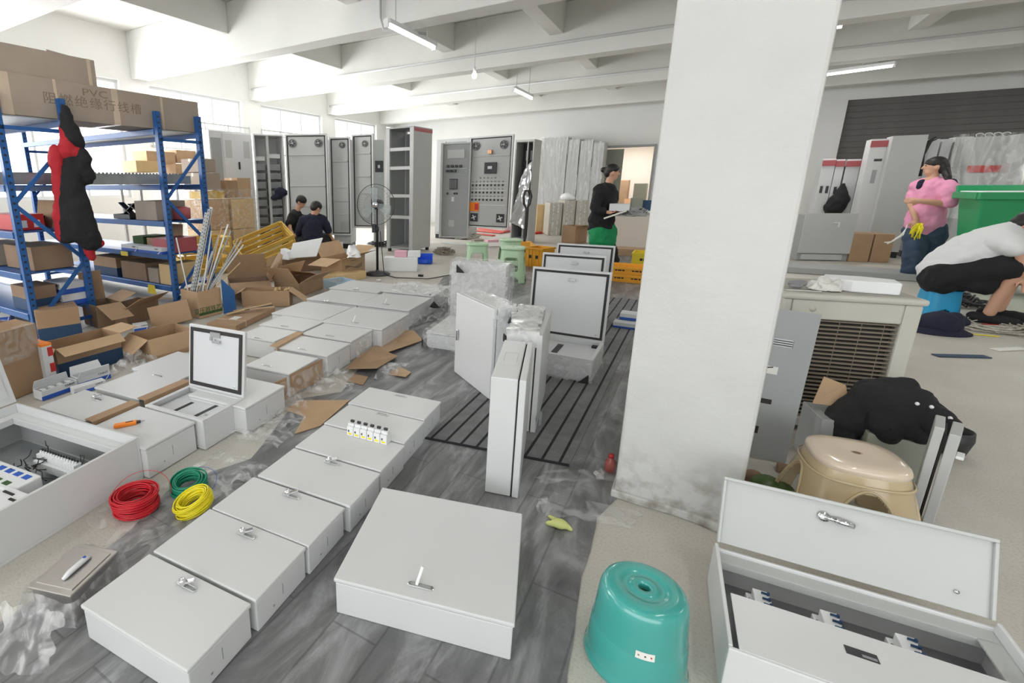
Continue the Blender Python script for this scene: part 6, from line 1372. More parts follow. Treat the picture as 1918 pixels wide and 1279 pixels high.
b.hexa([(-0.11, -0.10, 0.01), (0.11, -0.10, 0.01), (0.11, -0.09, 0.01), (-0.11, -0.09, 0.01), (-0.12, -0.12, 0.08), (0.12, -0.12, 0.08), (0.12, -0.11, 0.08), (-0.12, -0.11, 0.08)])
for s in (-1, 1): b.hexa([(s * 0.11 - 0.005, -0.10, 0.01), (s * 0.11 + 0.005, -0.10, 0.01), (s * 0.11 + 0.005, 0.10, 0.01), (s * 0.11 - 0.005, 0.10, 0.01), (s * 0.12 - 0.005, -0.12, 0.10), (s * 0.12 + 0.005, -0.12, 0.10), (s * 0.12 + 0.005, 0.11, 0.15), (s * 0.12 - 0.005, 0.11, 0.15)])
b.box(-0.12, 0.12, 0.10, 0.11, 0.01, 0.15); b.build('body', 'blue_plastic', bb)
MB().box(-0.04, 0.04, -0.125, -0.118, 0.02, 0.07).build('label_holder', 'blue_plastic', bb)
# standing fan
fb_ = at(707, 514, 0); vdir = Vector((fb_.x, fb_.y, 0)).normalized(); fa = math.atan2(vdir.y, vdir.x) + pi / 2 - 0.35
sf = empty('standing_fan', (fb_.x, fb_.y, 0), fa + pi, 'black pedestal fan with a large wire guard in front of the cabinets', 'fan')
MB().lathe([(0.185, 0), (0.185, 0.015), (0.14, 0.035), (0.03, 0.045), (0.022, 0.07)], 36).build('base', 'dark_metal', sf)
MB().lathe([(0.018, 0.04), (0.018, 0.62), (0.026, 0.62), (0.026, 0.68), (0.013, 0.68), (0.013, 1.0)], 14).build('pole', 'dark_metal', sf)
MB().box(-0.07, -0.015, -0.03, 0.03, 0.60, 0.72).build('control_box', 'dark_metal', sf, bevel=0.005)
zc = height_for(fb_, 383); R_ = 0.275
mh = empty('fan_head', (0.0, 0, zc), 0); mh.parent = sf
MB().lathe([(0.03, -0.05), (0.06, -0.04), (0.075, 0.0), (0.07, 0.09), (0.04, 0.13)], 20, (0, 0, 0), 'Y').build('motor', 'dark_metal', mh)
MB().lathe([(0.028, -0.09), (0.04, -0.08), (0.04, -0.05)], 16, (0, 0, 0), 'Y').build('hub_cap', 'chrome', mh)
g = MB(); 
for rr_, yy_ in ((R_, -0.06), (R_ * 0.86, -0.11), (R_ * 0.5, -0.14), (R_, -0.05)): g.tube([(rr_ * cos(2 * pi * k / 48), yy_, rr_ * sin(2 * pi * k / 48)) for k in range(48)], 0.0035 if rr_ == R_ else 0.0012, 5, closed=True)
for k in range(36):
    a_ = 2 * pi * k / 36; g.tube([(0.03 * cos(a_), -0.14, 0.03 * sin(a_)), (R_ * 0.5 * cos(a_), -0.14, R_ * 0.5 * sin(a_)), (R_ * 0.86 * cos(a_), -0.11, R_ * 0.86 * sin(a_)), (R_ * cos(a_), -0.06, R_ * sin(a_))], 0.0008, 4)
g.build('wire_guard', 'dark_metal', mh)['kind'] = 'stuff'
for k in range(3):
    a_ = 2 * pi * k / 3 + 0.3; R3 = Matrix.Rotation(a_, 3, 'Y'); mm = MB()
    P = [(0.03, -0.07, -0.03), (0.20, -0.09, -0.09), (0.245, -0.08, -0.02), (0.22, -0.065, 0.06), (0.04, -0.06, 0.03)]
    n_ = len(P); vs = [R3 @ Vector(p) for p in P] + [R3 @ (Vector(p) + Vector((0, 0.003, 0))) for p in P]; mm.add(vs, [tuple(range(n_)), tuple(range(2 * n_ - 1, n_ - 1, -1))] + [(k2, n_ + k2, n_ + (k2 + 1) % n_, (k2 + 1) % n_) for k2 in range(n_)]); mm.build('blade', 'glass_tint', mh)
pts = [at(722, 430, 0.9)] + []
cpts = [(fb_.x + 0.05, fb_.y, 0.62), (fb_.x + 0.09, fb_.y - 0.02, 0.35), (fb_.x + 0.13, fb_.y - 0.03, 0.05)] + [tuple(at(x, y, 0.008)) for x, y in ((726, 516), (742, 520), (775, 521), (800, 522), (815, 520), (830, 517), (856, 513))]
tag(MB().tube(cpts, 0.006, 6).build('power_cord', 'black_plastic'), 'black power cord running from the standing fan across the concrete', 'cord')
p = at(788, 518, 0); tag(MB().box(p.x - 0.035, p.x + 0.035, p.y - 0.02, p.y + 0.02, 0.002, 0.03).build('plug_pair', 'black_plastic', bevel=0.004), 'small black plug block beside the power cord', 'plug')
# yellow crates near the squatting men
def slat_crate(loc, rot, w, d, h, label, m='wood_yellow', name='yellow_crate'):
    e = empty(name, loc, 0, label, 'crate'); e.rotation_euler = rot; t = 0.014
    for s in (-1, 1):
        for k in range(4):
            z = 0.03 + k * (h - 0.06) / 3.0
            MB().box(-w / 2, w / 2, s * d / 2 - t / 2, s * d / 2 + t / 2, z - 0.035, z + 0.035).build('slat', m, e, bevel=0.003, seg=1)
        for k in range(4):
            z = 0.03 + k * (h - 0.06) / 3.0
            MB().box(s * w / 2 - t / 2, s * w / 2 + t / 2, -d / 2 + t, d / 2 - t, z - 0.035, z + 0.035).build('slat', m, e, bevel=0.003, seg=1)
    for x in (-1, 1):
        for y in (-1, 1): MB().box(x * (w / 2 - 0.02) - 0.015, x * (w / 2 - 0.02) + 0.015, y * (d / 2 - 0.022) - 0.012, y * (d / 2 - 0.022) + 0.012, 0, h).build('corner_post', m, e)
    for k in range(5): MB().box(-w / 2 + 0.02, w / 2 - 0.02, -d / 2 + 0.02 + k * (d - 0.1) / 4, -d / 2 + 0.08 + k * (d - 0.1) / 4, 0.0, 0.012).build('floor_slat', m, e)
    return e
p = at(498, 512, 0.0); slat_crate((-5.50, 5.45, 0.20), (RAD(22), RAD(-20), RAD(58)), 0.80, 0.5, 0.34, 'yellow slatted crate tipped over on the cartons in front of the squatting men')
slat_crate((-6.15, 4.75, 0.02), (0, 0, RAD(70)), 0.7, 0.5, 0.5, 'yellow slatted crate standing behind the sheaf of steel strips')
# pale blue basket
p0, p1 = at(604, 546, 0), at(640, 540, 0)
bk = empty('wire_basket', ((p0.x + p1.x) / 2, (p0.y + p1.y) / 2 + 0.15, 0.004), math.atan2(p1.y - p0.y, p1.x - p0.x), 'pale blue ribbed basket between carton and enclosures', 'basket'); ww = (p1 - p0).length
mat('pale_blue', (0.42, 0.55, 0.65), 0.4)
MB().box(-ww / 2, ww / 2, -0.15, 0.15, 0, 0.008).build('floor_plate', 'pale_blue', bk)
for k in range(16):
    x = -ww / 2 + ww * k / 15
    for y in (-0.15, 0.15): MB().box(x - 0.004, x + 0.004, y - 0.004, y + 0.004, 0.008, 0.09).build('rib', 'pale_blue', bk)
for y in (-0.15, 0.15): MB().box(-ww / 2 - 0.004, ww / 2 + 0.004, y - 0.006, y + 0.006, 0.09, 0.10).build('rim', 'pale_blue', bk)
for x in (-1, 1): MB().box(x * ww / 2 - 0.004, x * ww / 2 + 0.004, -0.144, 0.144, 0.008, 0.10).build('end_wall', 'pale_blue', bk)
# crates right of the open enclosures
def vent_crate(loc, rz, w, d, h, label, m, folded=False, name='plastic_crate'):
    e = empty(name, loc, rz, label, 'crate'); b = MB(); t = 0.01
    b.box(-w / 2, w / 2, -d / 2, d / 2, 0, t); b.box(-w / 2, w / 2, -d / 2, -d / 2 + t, t, h); b.box(-w / 2, w / 2, d / 2 - t, d / 2, t, h); b.box(-w / 2, -w / 2 + t, -d / 2 + t, d / 2 - t, t, h); b.box(w / 2 - t, w / 2, -d / 2 + t, d / 2 - t, t, h)
    b.build('body', m, e, bevel=0.004)
    r = MB(); r.box(-w / 2 - 0.012, w / 2 + 0.012, -d / 2 - 0.012, -d / 2, h - 0.03, h); r.box(-w / 2 - 0.012, w / 2 + 0.012, d / 2, d / 2 + 0.012, h - 0.03, h); r.box(-w / 2 - 0.012, -w / 2, -d / 2, d / 2, h - 0.03, h); r.box(w / 2, w / 2 + 0.012, -d / 2, d / 2, h - 0.03, h); r.build('rim', m, e, bevel=0.003)
    for k in (-1, 1): MB().box(k * w * 0.18 - w * 0.1, k * w * 0.18 + w * 0.1, -d / 2 - 0.0015, -d / 2, h * 0.45, h * 0.62).build('grip_slot', 'rubber', e)
    n_ = int(w / 0.05)
    for k in range(n_ + 1): MB().box(-w / 2 + k * w / n_ - 0.004, -w / 2 + k * w / n_ + 0.004, -d / 2 - 0.008, -d / 2, 0.01, h - 0.03).build('rib', m, e)
    return e
p = at(1172, 532, 0); vent_crate((p.x, p.y + 0.28, 0.002), 0.0, 0.55, 0.36, 0.10, 'lower of two flat orange-yellow crates right of the open enclosures', 'crate_orange')
vent_crate((p.x, p.y + 0.28, 0.103), 0.0, 0.55, 0.36, 0.10, 'upper of two flat orange-yellow crates right of the open enclosures', 'crate_orange')
p = at(1196, 501, 0); vent_crate((p.x + 0.12, p.y + 0.2, 0.002), 0.0, 0.45, 0.35, 0.22, 'lemon yellow crate half hidden behind the white pillar', 'crate_yellow')
p = at(1003, 502, 0); vent_crate((p.x, p.y + 0.2, 0.002), RAD(-20), 0.30, 0.32, 0.30, 'orange crate standing behind the open enclosures', 'crate_orange')
p = at(1180, 480, 0); tag(MB().box(p.x - 0.5, p.x + 0.5, p.y, p.y + 0.4, 0.002, 0.12).build('cardboard_slab', 'cardboard', bevel=0.004), 'brown cardboard slab on the floor before the cream desk', 'cardboard')
# white and blue cartons by the pillar
for (bl, br_, z, h, lb) in (((1147, 614), (1192, 620), 0.0, 0.055, 'lower white and blue carton beside the pillar'), ((1160, 598), (1192, 602), 0.06, 0.055, 'upper white and blue carton beside the pillar')):
    e = carton_px(bl, br_, h, 0.14, lb, m='carton_white', closed=True, z=z); w, d, hh = dims(e); MB().box(-w / 2 - 0.001, w / 2 + 0.001, -d / 2 - 0.001, d / 2 + 0.001, 0, hh * 0.4).build('blue_band', 'label_blue', e)
# ------------------------------------------------------------------ people
def head(parent_prims, c, fwd, up, s=1.0):
    """skin pieces of a head centred at c, looking along fwd"""
    f = Vector(fwd).normalized(); u = Vector(up); u = (u - f * u.dot(f)).normalized(); r = f.cross(u)
    R = Matrix((f, -r, u)).transposed(); c = Vector(c)
    P = parent_prims
    P.append(('e', c + u * 0.015 * s, (0.088 * s, 0.070 * s, 0.098 * s), R))
    P.append(('e', c + f * 0.022 * s - u * 0.045 * s, (0.058 * s, 0.052 * s, 0.065 * s), R))
    P.append(('c', c + f * 0.082 * s + u * 0.012 * s, 0.008 * s, c + f * 0.098 * s - u * 0.018 * s, 0.012 * s))
    for q in (-1, 1): P.append(('e', c + r * q * 0.071 * s - f * 0.004 - u * 0.008 * s, (0.018 * s, 0.009 * s, 0.028 * s), R))
    return f, u, r, R, c
def face(parent, f, u, r, c, s=1.0):
    for q in (-1, 1):
        o = MB().lathe([(0.001, -0.007), (0.008, -0.004), (0.0095, 0), (0.008, 0.004), (0.001, 0.007)], 10).build('eye', 'eye', parent); o.location = c + f * 0.079 * s + r * q * 0.027 * s + u * 0.012 * s
        MB().bar(c + f * 0.086 * s + r * q * 0.014 * s + u * 0.034 * s, c + f * 0.078 * s + r * q * 0.042 * s + u * 0.032 * s, 0.004, 0.004).build('eyebrow', 'hair', parent)
    MB().bar(c + f * 0.078 * s - r * 0.02 * s - u * 0.052 * s, c + f * 0.078 * s + r * 0.02 * s - u * 0.052 * s, 0.006, 0.007).build('mouth', 'lip', parent)
def hand(P, wrist, dirv, palm, s=1.0, curl=0.6, side=1):
    """palm and five bent fingers; palm = direction the palm faces"""
    d = Vector(dirv).normalized(); p = Vector(palm); p = (p - d * p.dot(d)).normalized(); x = d.cross(p) * side; w = Vector(wrist)
    P.append(('c', w, 0.024 * s, w + d * 0.055 * s, 0.030 * s)); P.append(('c', w + x * 0.022 * s + d * 0.03 * s, 0.016 * s, w + x * 0.020 * s + d * 0.075 * s, 0.014 * s)); P.append(('c', w - x * 0.022 * s + d * 0.03 * s, 0.016 * s, w - x * 0.024 * s + d * 0.070 * s, 0.013 * s))
    for k, (o_, L) in enumerate(((0.030, 0.062), (0.010, 0.072), (-0.010, 0.067), (-0.030, 0.052))):
        a = w + x * o_ * s + d * 0.078 * s; b = a + (d * cos(curl * 0.6) + p * sin(curl * 0.6)) * L * 0.5 * s; c = b + (d * cos(curl * 1.6) + p * sin(curl * 1.6)) * L * 0.5 * s
        P.append(('c', a, 0.0095 * s, b, 0.009 * s)); P.append(('c', b, 0.009 * s, c, 0.0078 * s))
    a = w + x * 0.028 * s + d * 0.02 * s; b = a + (x * 0.7 + d * 0.6 + p * 0.3).normalized() * 0.04 * s; P.append(('c', a, 0.013 * s, b, 0.010 * s)); P.append(('c', b, 0.010 * s, b + (d + p * 0.5).normalized() * 0.028 * s, 0.0085 * s))
def shoe(parent, heel, toe, m, name='shoe', h=0.07):
    a, b = Vector(heel), Vector(toe)
    return blob(name, [('c', a + Vector((0, 0, 0.042)), 0.042, b + Vector((0, 0, 0.030)), 0.032), ('c', a + Vector((0, 0, 0.022)), 0.022, b + Vector((0, 0, 0.018)), 0.018)], m, parent, 0.012)
def pin(base): return lambda x, y, off=0.0: plane_pt(base, x, y, off)
# --- woman in black with green apron, walking to the right
B = (-1.14, 8.05); J = pin(B); vw = Vector((B[0], B[1], 0)).normalized(); rt = Vector((vw.y, -vw.x, 0)); up = Vector((0, 0, 1))
wm = empty('person', (B[0], B[1], 0), 0, 'woman in a black jacket over a green apron, hair in a bun, carrying papers', 'person')
def rel(o, r): o.matrix_parent_inverse = Matrix.Translation(-Vector(r.location)) if r.rotation_euler.z == 0 else r.matrix_basis.inverted(); return o
def relall(r):
    for c in list(bpy.data.objects):
        if c.parent == r: c.matrix_parent_inverse = Matrix.Translation(-Vector(r.location))
sk = []
hc = J(1147, 323); f, u, r_, R, c = head(sk, hc, rt + vw * 0.25 - up * 0.05, up, 1.05)
neck = J(1140, 345)
sk += [('c', hc - up * 0.05 - rt * 0.01, 0.050, neck, 0.055), ('c', neck, 0.055, J(1136, 362), 0.09), ('c', J(1136, 362), 0.12, J(1130, 415), 0.11), ('c', J(1128, 420), 0.13, J(1130, 432), 0.12),
 ('c', J(1126, 430, -0.06), 0.085, J(1122, 468, -0.08), 0.06), ('c', J(1134, 430, 0.06), 0.085, J(1142, 468, 0.1), 0.06), ('c', J(1122, 468, -0.08), 0.055, (J(1118, 500, -0.08).x, J(1118, 500, -0.08).y, 0.08), 0.04), ('c', J(1142, 468, 0.1), 0.055, (J(1150, 500, 0.1).x, J(1150, 500, 0.1).y, 0.08), 0.04),
 ('c', J(1121, 358, -0.14), 0.050, J(1116, 392, -0.2), 0.042), ('c', J(1116, 392, -0.2), 0.040, J(1135, 397, -0.24), 0.028), ('c', J(1146, 360, 0.14), 0.050, J(1148, 388, 0.16), 0.042), ('c', J(1148, 388, 0.16), 0.038, J(1152, 398, -0.02), 0.028)]
hand(sk, J(1135, 397, -0.24), rt + Vector((0, 0, -0.1)), up, side=-1); hand(sk, J(1152, 398, -0.02), rt - up * 0.2 - vw * 0.3, up, side=1)
blob('body', sk, 'skin', wm, 0.0085, 3)
face(wm, f, u, r_, c, 1.05)
blob('hair', [('e', hc - rt * 0.012 + up * 0.045, (0.102, 0.088, 0.080)), ('e', hc - rt * 0.055 + up * 0.0, (0.062, 0.078, 0.075)), ('e', J(1130, 318), (0.042, 0.042, 0.040)), ('c', hc + rt * 0.03 + up * 0.082, 0.03, hc + rt * 0.075 + up * 0.062, 0.018)], 'hair', wm, 0.010)
blob('jacket', [('c', J(1136, 360), 0.135, J(1130, 405), 0.150), ('c', J(1130, 405), 0.15, J(1126, 425), 0.155), ('c', J(1124, 359, -0.13), 0.095, J(1140, 359, 0.13), 0.095), ('c', J(1121, 360, -0.14), 0.07, J(1115, 392, -0.2), 0.060), ('c', J(1115, 392, -0.2), 0.055, J(1130, 396, -0.23), 0.045), ('c', J(1146, 362, 0.14), 0.07, J(1149, 388, 0.16), 0.058), ('c', J(1149, 388, 0.16), 0.052, J(1151, 394, 0.05), 0.042), ('c', J(1122, 408, -0.04), 0.14, J(1120, 428, 0.0), 0.12), ('c', J(1125, 352, -0.04), 0.05, J(1133, 350, 0.05), 0.05)], 'cloth_black', wm, 0.014)
blob('apron', [('c', J(1124, 432, -0.03), 0.145, J(1124, 452, -0.03), 0.15), ('c', J(1134, 432, 0.03), 0.14, J(1134, 450, 0.03), 0.14)], 'cloth_green', wm, 0.014)
blob('trousers', [('c', J(1126, 440, -0.06), 0.10, J(1121, 468, -0.08), 0.085), ('c', J(1134, 440, 0.06), 0.10, J(1143, 468, 0.1), 0.085), ('c', J(1121, 468, -0.08), 0.082, Vector((J(1118, 500, -0.08).x, J(1118, 500, -0.08).y, 0.12)), 0.062), ('c', J(1143, 468, 0.1), 0.082, Vector((J(1150, 500, 0.1).x, J(1150, 500, 0.1).y, 0.12)), 0.062)], 'cloth_black', wm, 0.014)
for q in (J(1118, 500, -0.08), J(1150, 500, 0.1)): q = Vector((q.x, q.y, 0)); shoe(wm, q - rt * 0.05, q + rt * 0.14, 'black_plastic')
relall(wm)
pb_ = MB().hexa([J(1136, 378, -0.22), J(1168, 378, -0.18), J(1168, 378, -0.02), J(1136, 378, -0.05), J(1140, 377, -0.22), J(1168, 376, -0.18), J(1168, 376, -0.02), J(1140, 376, -0.05)])
bx = MB(); cc0 = J(1160, 388, -0.14); Rr = Matrix.Rotation(math.atan2(rt.y, rt.x), 3, 'Z'); bx.cbox(cc0, (0.26, 0.22, 0.10), Rr); tag(bx.build('white_box', 'carton_white', bevel=0.004), 'white box held in front by the woman in black', 'box')
bx = MB(); bx.cbox(J(1152, 402, -0.30), (0.30, 0.08, 0.02), Rr @ Matrix.Rotation(RAD(-22), 3, 'Y')); tag(bx.build('rolled_paper', 'paper', bevel=0.004), 'rolled white paper in the hand of the woman in black', 'paper')
tangle('wire_bundle', J(1188, 394, -0.14) - Vector((0, 0, 0.08)), 0.17, 18, 'steel_greyer', 'grey bundle of wires and metal carried by the woman in black', 0.17, 11, 0.009)
bx = MB().cbox(J(1178, 403, -0.14), (0.44, 0.26, 0.02), Rr); tag(bx.build('carrying_tray', 'steel_greyer', bevel=0.004), 'flat grey tray under the wires the woman in black carries', 'tray')

# --- two men squatting among the cartons
B = (-4.98, 7.14); J = pin(B); vw = Vector((B[0], B[1], 0)).normalized(); rt = Vector((vw.y, -vw.x, 0))
def squat(name_label, hx, hy, fdir, sh, hips, knees, feet, elbow, wrist, shirt, cap=False, trouser='cloth_black', hs=1.0, hair_m='hair'):
    e = empty('person', (J(*hips).x, J(*hips).y, 0), 0, name_label, 'person'); sk = []
    hc = J(hx, hy, sh[2]); f, u, r_, R, c = head(sk, hc, fdir, up + Vector(fdir) * 0.4, hs)
    S0 = J(sh[0], sh[1], sh[2]); H0 = J(*hips); ac = (rt * 0.8 + vw * 0.2).normalized() if abs(Vector(fdir).dot(rt)) < 0.6 else vw
    sl, sr = S0 - ac * 0.15, S0 + ac * 0.15; hl, hr = H0 - ac * 0.09, H0 + ac * 0.09
    sk += [('c', hc - u * 0.05, 0.048, S0 + up * 0.02, 0.055), ('c', sl * 0.7 + S0 * 0.3, 0.07, sr * 0.7 + S0 * 0.3, 0.07), ('c', S0 - up * 0.06, 0.12, H0 + up * 0.05, 0.125), ('c', hl, 0.10, hr, 0.10)]
    cl = [('c', sl * 0.8 + S0 * 0.2, 0.085, sr * 0.8 + S0 * 0.2, 0.085), ('c', S0 - up * 0.05, 0.145, H0 + up * 0.06, 0.155), ('c', sl, 0.07, J(*elbow[0]), 0.058), ('c', sr, 0.07, J(*elbow[1]), 0.058)]
    tr = [('c', hl, 0.125, hr, 0.125)]
    for k in (0, 1):
        K, F, hp, s_ = J(*knees[k]), J(*feet[k]), (hl, hr)[k], (sl, sr)[k]; F = Vector((F.x, F.y, 0.09)); E, W_ = J(*elbow[k]), J(*wrist[k])
        sk += [('c', hp, 0.085, K, 0.055), ('c', K, 0.055, F, 0.038), ('c', s_, 0.052, E, 0.040), ('c', E, 0.040, W_, 0.026)]
        hand(sk, W_, Vector(fdir) - up * 0.8, -Vector(fdir), side=1 if k else -1)
        tr += [('c', hp, 0.115, K, 0.085), ('c', K, 0.082, F + (K - F) * 0.25, 0.06)]
        F0 = Vector((F.x, F.y, 0)); ff = Vector(fdir); ff.z = 0; ff.normalize(); shoe(e, F0 - ff * 0.06, F0 + ff * 0.13, 'dark_metal')
    blob('body', sk, 'skin', e, 0.0095, 3); blob('shirt', cl, shirt, e, 0.014); blob('trousers', tr, trouser, e, 0.014); face(e, f, u, r_, c, hs)
    blob('hair', [('e', c + u * 0.042 - f * 0.006, (0.100 * hs, 0.088 * hs, 0.076 * hs), R), ('e', c - f * 0.045 + u * 0.01, (0.060 * hs, 0.080 * hs, 0.075 * hs), R)], hair_m, e, 0.010)
    relall(e); return e
squat('man in a dark grey shirt sitting bent over behind the man in navy', 564, 378, rt * 0.75 - vw * 0.35 - up * 0.45, (553, 404, 0.30), (556, 448, 0.42), ((538, 432, 0.10), (575, 440, 0.30)), ((535, 470, 0.05), (580, 472, 0.30)), ((541, 418, 0.05), (580, 418, 0.10)), ((545, 432, -0.05), (565, 432, -0.02)), 'cloth_black')
B = (-4.66, 6.72); J = pin(B); vw = Vector((B[0], B[1], 0)).normalized(); rt = Vector((vw.y, -vw.x, 0))
squat('man in a navy shirt crouching with his back to the camera among the cartons', 592, 390, vw * 0.55 + rt * 0.6 - up * 0.35, (586, 412, -0.05), (584, 456, -0.08), ((562, 445, 0.30), (612, 448, 0.30)), ((566, 474, 0.15), (606, 474, 0.15)), ((560, 436, 0.05), (614, 430, 0.05)), ((552, 442, 0.22), (620, 443, 0.20)), 'cloth_navy')
J2 = J; B = (-4.98, 7.14); J = pin(B)
sm = empty('low_stool', (J(556, 452, 0.42).x, J(556, 452, 0.42).y, 0), 0, 'low wooden seat under the man in dark grey', 'seat'); zs = J(556, 448, 0.42).z - 0.12
MB().box(-0.16, 0.16, -0.12, 0.12, max(0.1, zs - 0.03), max(0.13, zs)).build('seat', 'wood_yellow', sm)
for sx in (-0.13, 0.13):
    for sy in (-0.09, 0.09): MB().box(sx - 0.02, sx + 0.02, sy - 0.02, sy + 0.02, 0, max(0.1, zs - 0.03)).build('leg', 'wood_yellow', sm)
for q, lb in ((J2(584, 456, -0.08), 'low grey seat under the man in navy'),):
    s2_ = empty('low_stool', (q.x, q.y, 0), 0, lb, 'seat'); zs = q.z - 0.12
    MB().box(-0.15, 0.15, -0.12, 0.12, zs - 0.03, zs).build('seat', 'grey_plastic', s2_)
    for sx in (-0.12, 0.12):
        for sy in (-0.09, 0.09): MB().box(sx - 0.02, sx + 0.02, sy - 0.02, sy + 0.02, 0, zs - 0.03).build('leg', 'grey_plastic', s2_)

# --- woman in pink on the right
B = (2.47, 9.15); J = pin(B); vw = Vector((B[0], B[1], 0)).normalized(); rt = Vector((vw.y, -vw.x, 0))
pk = empty('person', (B[0], B[1], 0), 0, 'woman in a pink shirt and jeans holding yellow wires, facing left', 'person'); sk = []
hc = J(1751, 312); f, u, r_, R, c = head(sk, hc, -rt * 0.9 - vw * 0.25, up, 1.12)
S0 = J(1748, 345); H0 = J(1733, 428)
fl_, fr_ = Vector((J(1703, 510, -0.05).x, J(1703, 510, -0.05).y, 0.09)), Vector((J(1742, 508, 0.1).x, J(1742, 508, 0.1).y, 0.09))
sk += [('c', hc - up * 0.06, 0.05, S0, 0.055), ('c', S0 - rt * 0.02, 0.10, J(1738, 395), 0.125), ('c', J(1738, 395), 0.12, H0, 0.13), ('c', H0 + rt * -0.07, 0.10, J(1713, 468, -0.08), 0.07), ('c', H0 + rt * 0.07, 0.10, J(1741, 470, 0.1), 0.07), ('c', J(1713, 468, -0.08), 0.065, fl_, 0.045), ('c', J(1741, 470, 0.1), 0.065, fr_, 0.045),
 ('c', J(1776, 352, -0.1), 0.055, J(1778, 382, -0.14), 0.046), ('c', J(1778, 382, -0.14), 0.044, J(1722, 376, -0.26), 0.030), ('c', J(1720, 352, 0.12), 0.055, J(1706, 380, -0.02), 0.046), ('c', J(1706, 380, -0.02), 0.042, J(1716, 412, -0.22), 0.028)]
hand(sk, J(1722, 376, -0.26), -rt, vw, side=1); hand(sk, J(1716, 412, -0.22), -up + rt * 0.1, vw, side=-1)
blob('body', sk, 'skin', pk, 0.0095, 3); face(pk, f, u, r_, c, 1.12)
blob('shirt', [('c', J(1724, 350, 0.08), 0.095, J(1770, 350, -0.06), 0.095), ('c', S0 - up * 0.05, 0.135, J(1736, 400), 0.165), ('c', J(1736, 400), 0.165, J(1731, 422), 0.175), ('c', J(1776, 354, -0.1), 0.085, J(1779, 376, -0.14), 0.075), ('c', J(1720, 354, 0.12), 0.08, J(1712, 372, 0.03), 0.07)], 'cloth_pink', pk, 0.014)
blob('jeans', [('c', H0 - rt * 0.06 - up * 0.02, 0.135, J(1713, 470, -0.08), 0.10), ('c', H0 + rt * 0.06 - up * 0.02, 0.135, J(1741, 470, 0.1), 0.10), ('c', J(1713, 470, -0.08), 0.10, fl_ + up * 0.04, 0.075), ('c', J(1741, 470, 0.1), 0.10, fr_ + up * 0.04, 0.075)], 'denim', pk, 0.014)
blob('hair', [('e', c + u * 0.046 - f * 0.006, (0.106, 0.094, 0.080), R), ('e', c - f * 0.055, (0.07, 0.088, 0.09), R), ('c', c - f * 0.08 + u * 0.01, 0.05, J(1776, 335, -0.08), 0.035), ('c', J(1776, 330, -0.08), 0.035, J(1768, 352, -0.12), 0.02)], 'hair', pk, 0.010)
blob('collar', [('c', J(1728, 342, -0.04), 0.028, J(1722, 350, -0.08), 0.018), ('c', J(1758, 343, -0.10), 0.014, J(1744, 353, -0.12), 0.010), ('c', J(1784, 342, 0.0), 0.03, J(1790, 348, 0), 0.02)], 'cloth_navy', pk, 0.008)
for q in (fl_, fr_): q = Vector((q.x, q.y, 0)); shoe(pk, q + rt * 0.06, q - rt * 0.14, 'white_plastic')
relall(pk)
b = MB(); rs = random.Random(5)
for k in range(18):
    a_ = J(1724 + rs.uniform(-5, 5), 418, -0.27); b_ = J(1714 + rs.uniform(-12, 10), 442 + rs.uniform(-6, 8), -0.30 + rs.uniform(-0.04, 0.04)); m_ = a_.lerp(b_, 0.5) + Vector((rs.uniform(-0.02, 0.02), 0, rs.uniform(-0.01, 0.02))); b.tube([a_, m_, b_], 0.006, 5)
tag(b.build('wire_bunch', 'wire_yellow'), 'bunch of yellow wires in the hand of the woman in pink', 'wire bunch', kind='stuff')
b = MB()
for k in range(6):
    a_ = J(1700, 420 + k, -0.24); b.tube([a_, J(1692 - k, 440, -0.28), J(1672 - 2 * k, 452 + k, -0.30), J(1656 + k, 454, -0.3)], 0.005, 5)
tag(b.build('wire_bunch', 'paper'), 'pale drooping wires beside the jeans of the woman in pink', 'wire bunch', kind='stuff')

# --- man in white crouching at the right edge
B = (2.33, 6.75); J = pin(B); vw = Vector((B[0], B[1], 0)).normalized(); rt = Vector((vw.y, -vw.x, 0))
wt = empty('person', (J(1765, 500).x, J(1765, 500).y, 0), 0, 'man in a white shirt and black shorts crouching at the right edge, head down', 'person'); sk = []
hc = J(1922, 425, 0.0); f, u, r_, R, c = head(sk, hc, rt * 0.75 - up * 0.6, rt * 0.6 + up * 0.8, 1.12)
S0 = J(1885, 450); H0 = J(1765, 515); kn = J(1905, 505, -0.16); kf = J(1900, 512, 0.18); ft = J(1852, 588, -0.12); ft2 = J(1872, 575, 0.2)
ft = Vector((ft.x, ft.y, 0.09)); ft2 = Vector((ft2.x, ft2.y, 0.09))
sk += [('c', hc - rt * 0.05, 0.055, S0, 0.065), ('c', S0, 0.13, J(1825, 470), 0.14), ('c', J(1825, 470), 0.14, H0, 0.14), ('c', H0 - vw * 0.1, 0.11, kn, 0.065), ('c', H0 + vw * 0.1, 0.11, kf, 0.065), ('c', kn, 0.06, ft, 0.042), ('c', kf, 0.06, ft2, 0.042),
 ('c', S0 - vw * 0.17, 0.06, J(1912, 470, -0.22), 0.045), ('c', J(1912, 470, -0.22), 0.045, J(1925, 520, -0.2), 0.03), ('c', S0 + vw * 0.17, 0.06, J(1925, 470, 0.2), 0.045), ('c', J(1925, 470, 0.2), 0.045, J(1930, 520, 0.1), 0.03)]
hand(sk, J(1925, 520, -0.2), -up + rt * 0.2, -vw, side=1); hand(sk, J(1930, 520, 0.1), -up + rt * 0.2, vw, side=-1)
blob('body', sk, 'skin', wt, 0.0095, 3); face(wt, f, u, r_, c, 1.12)
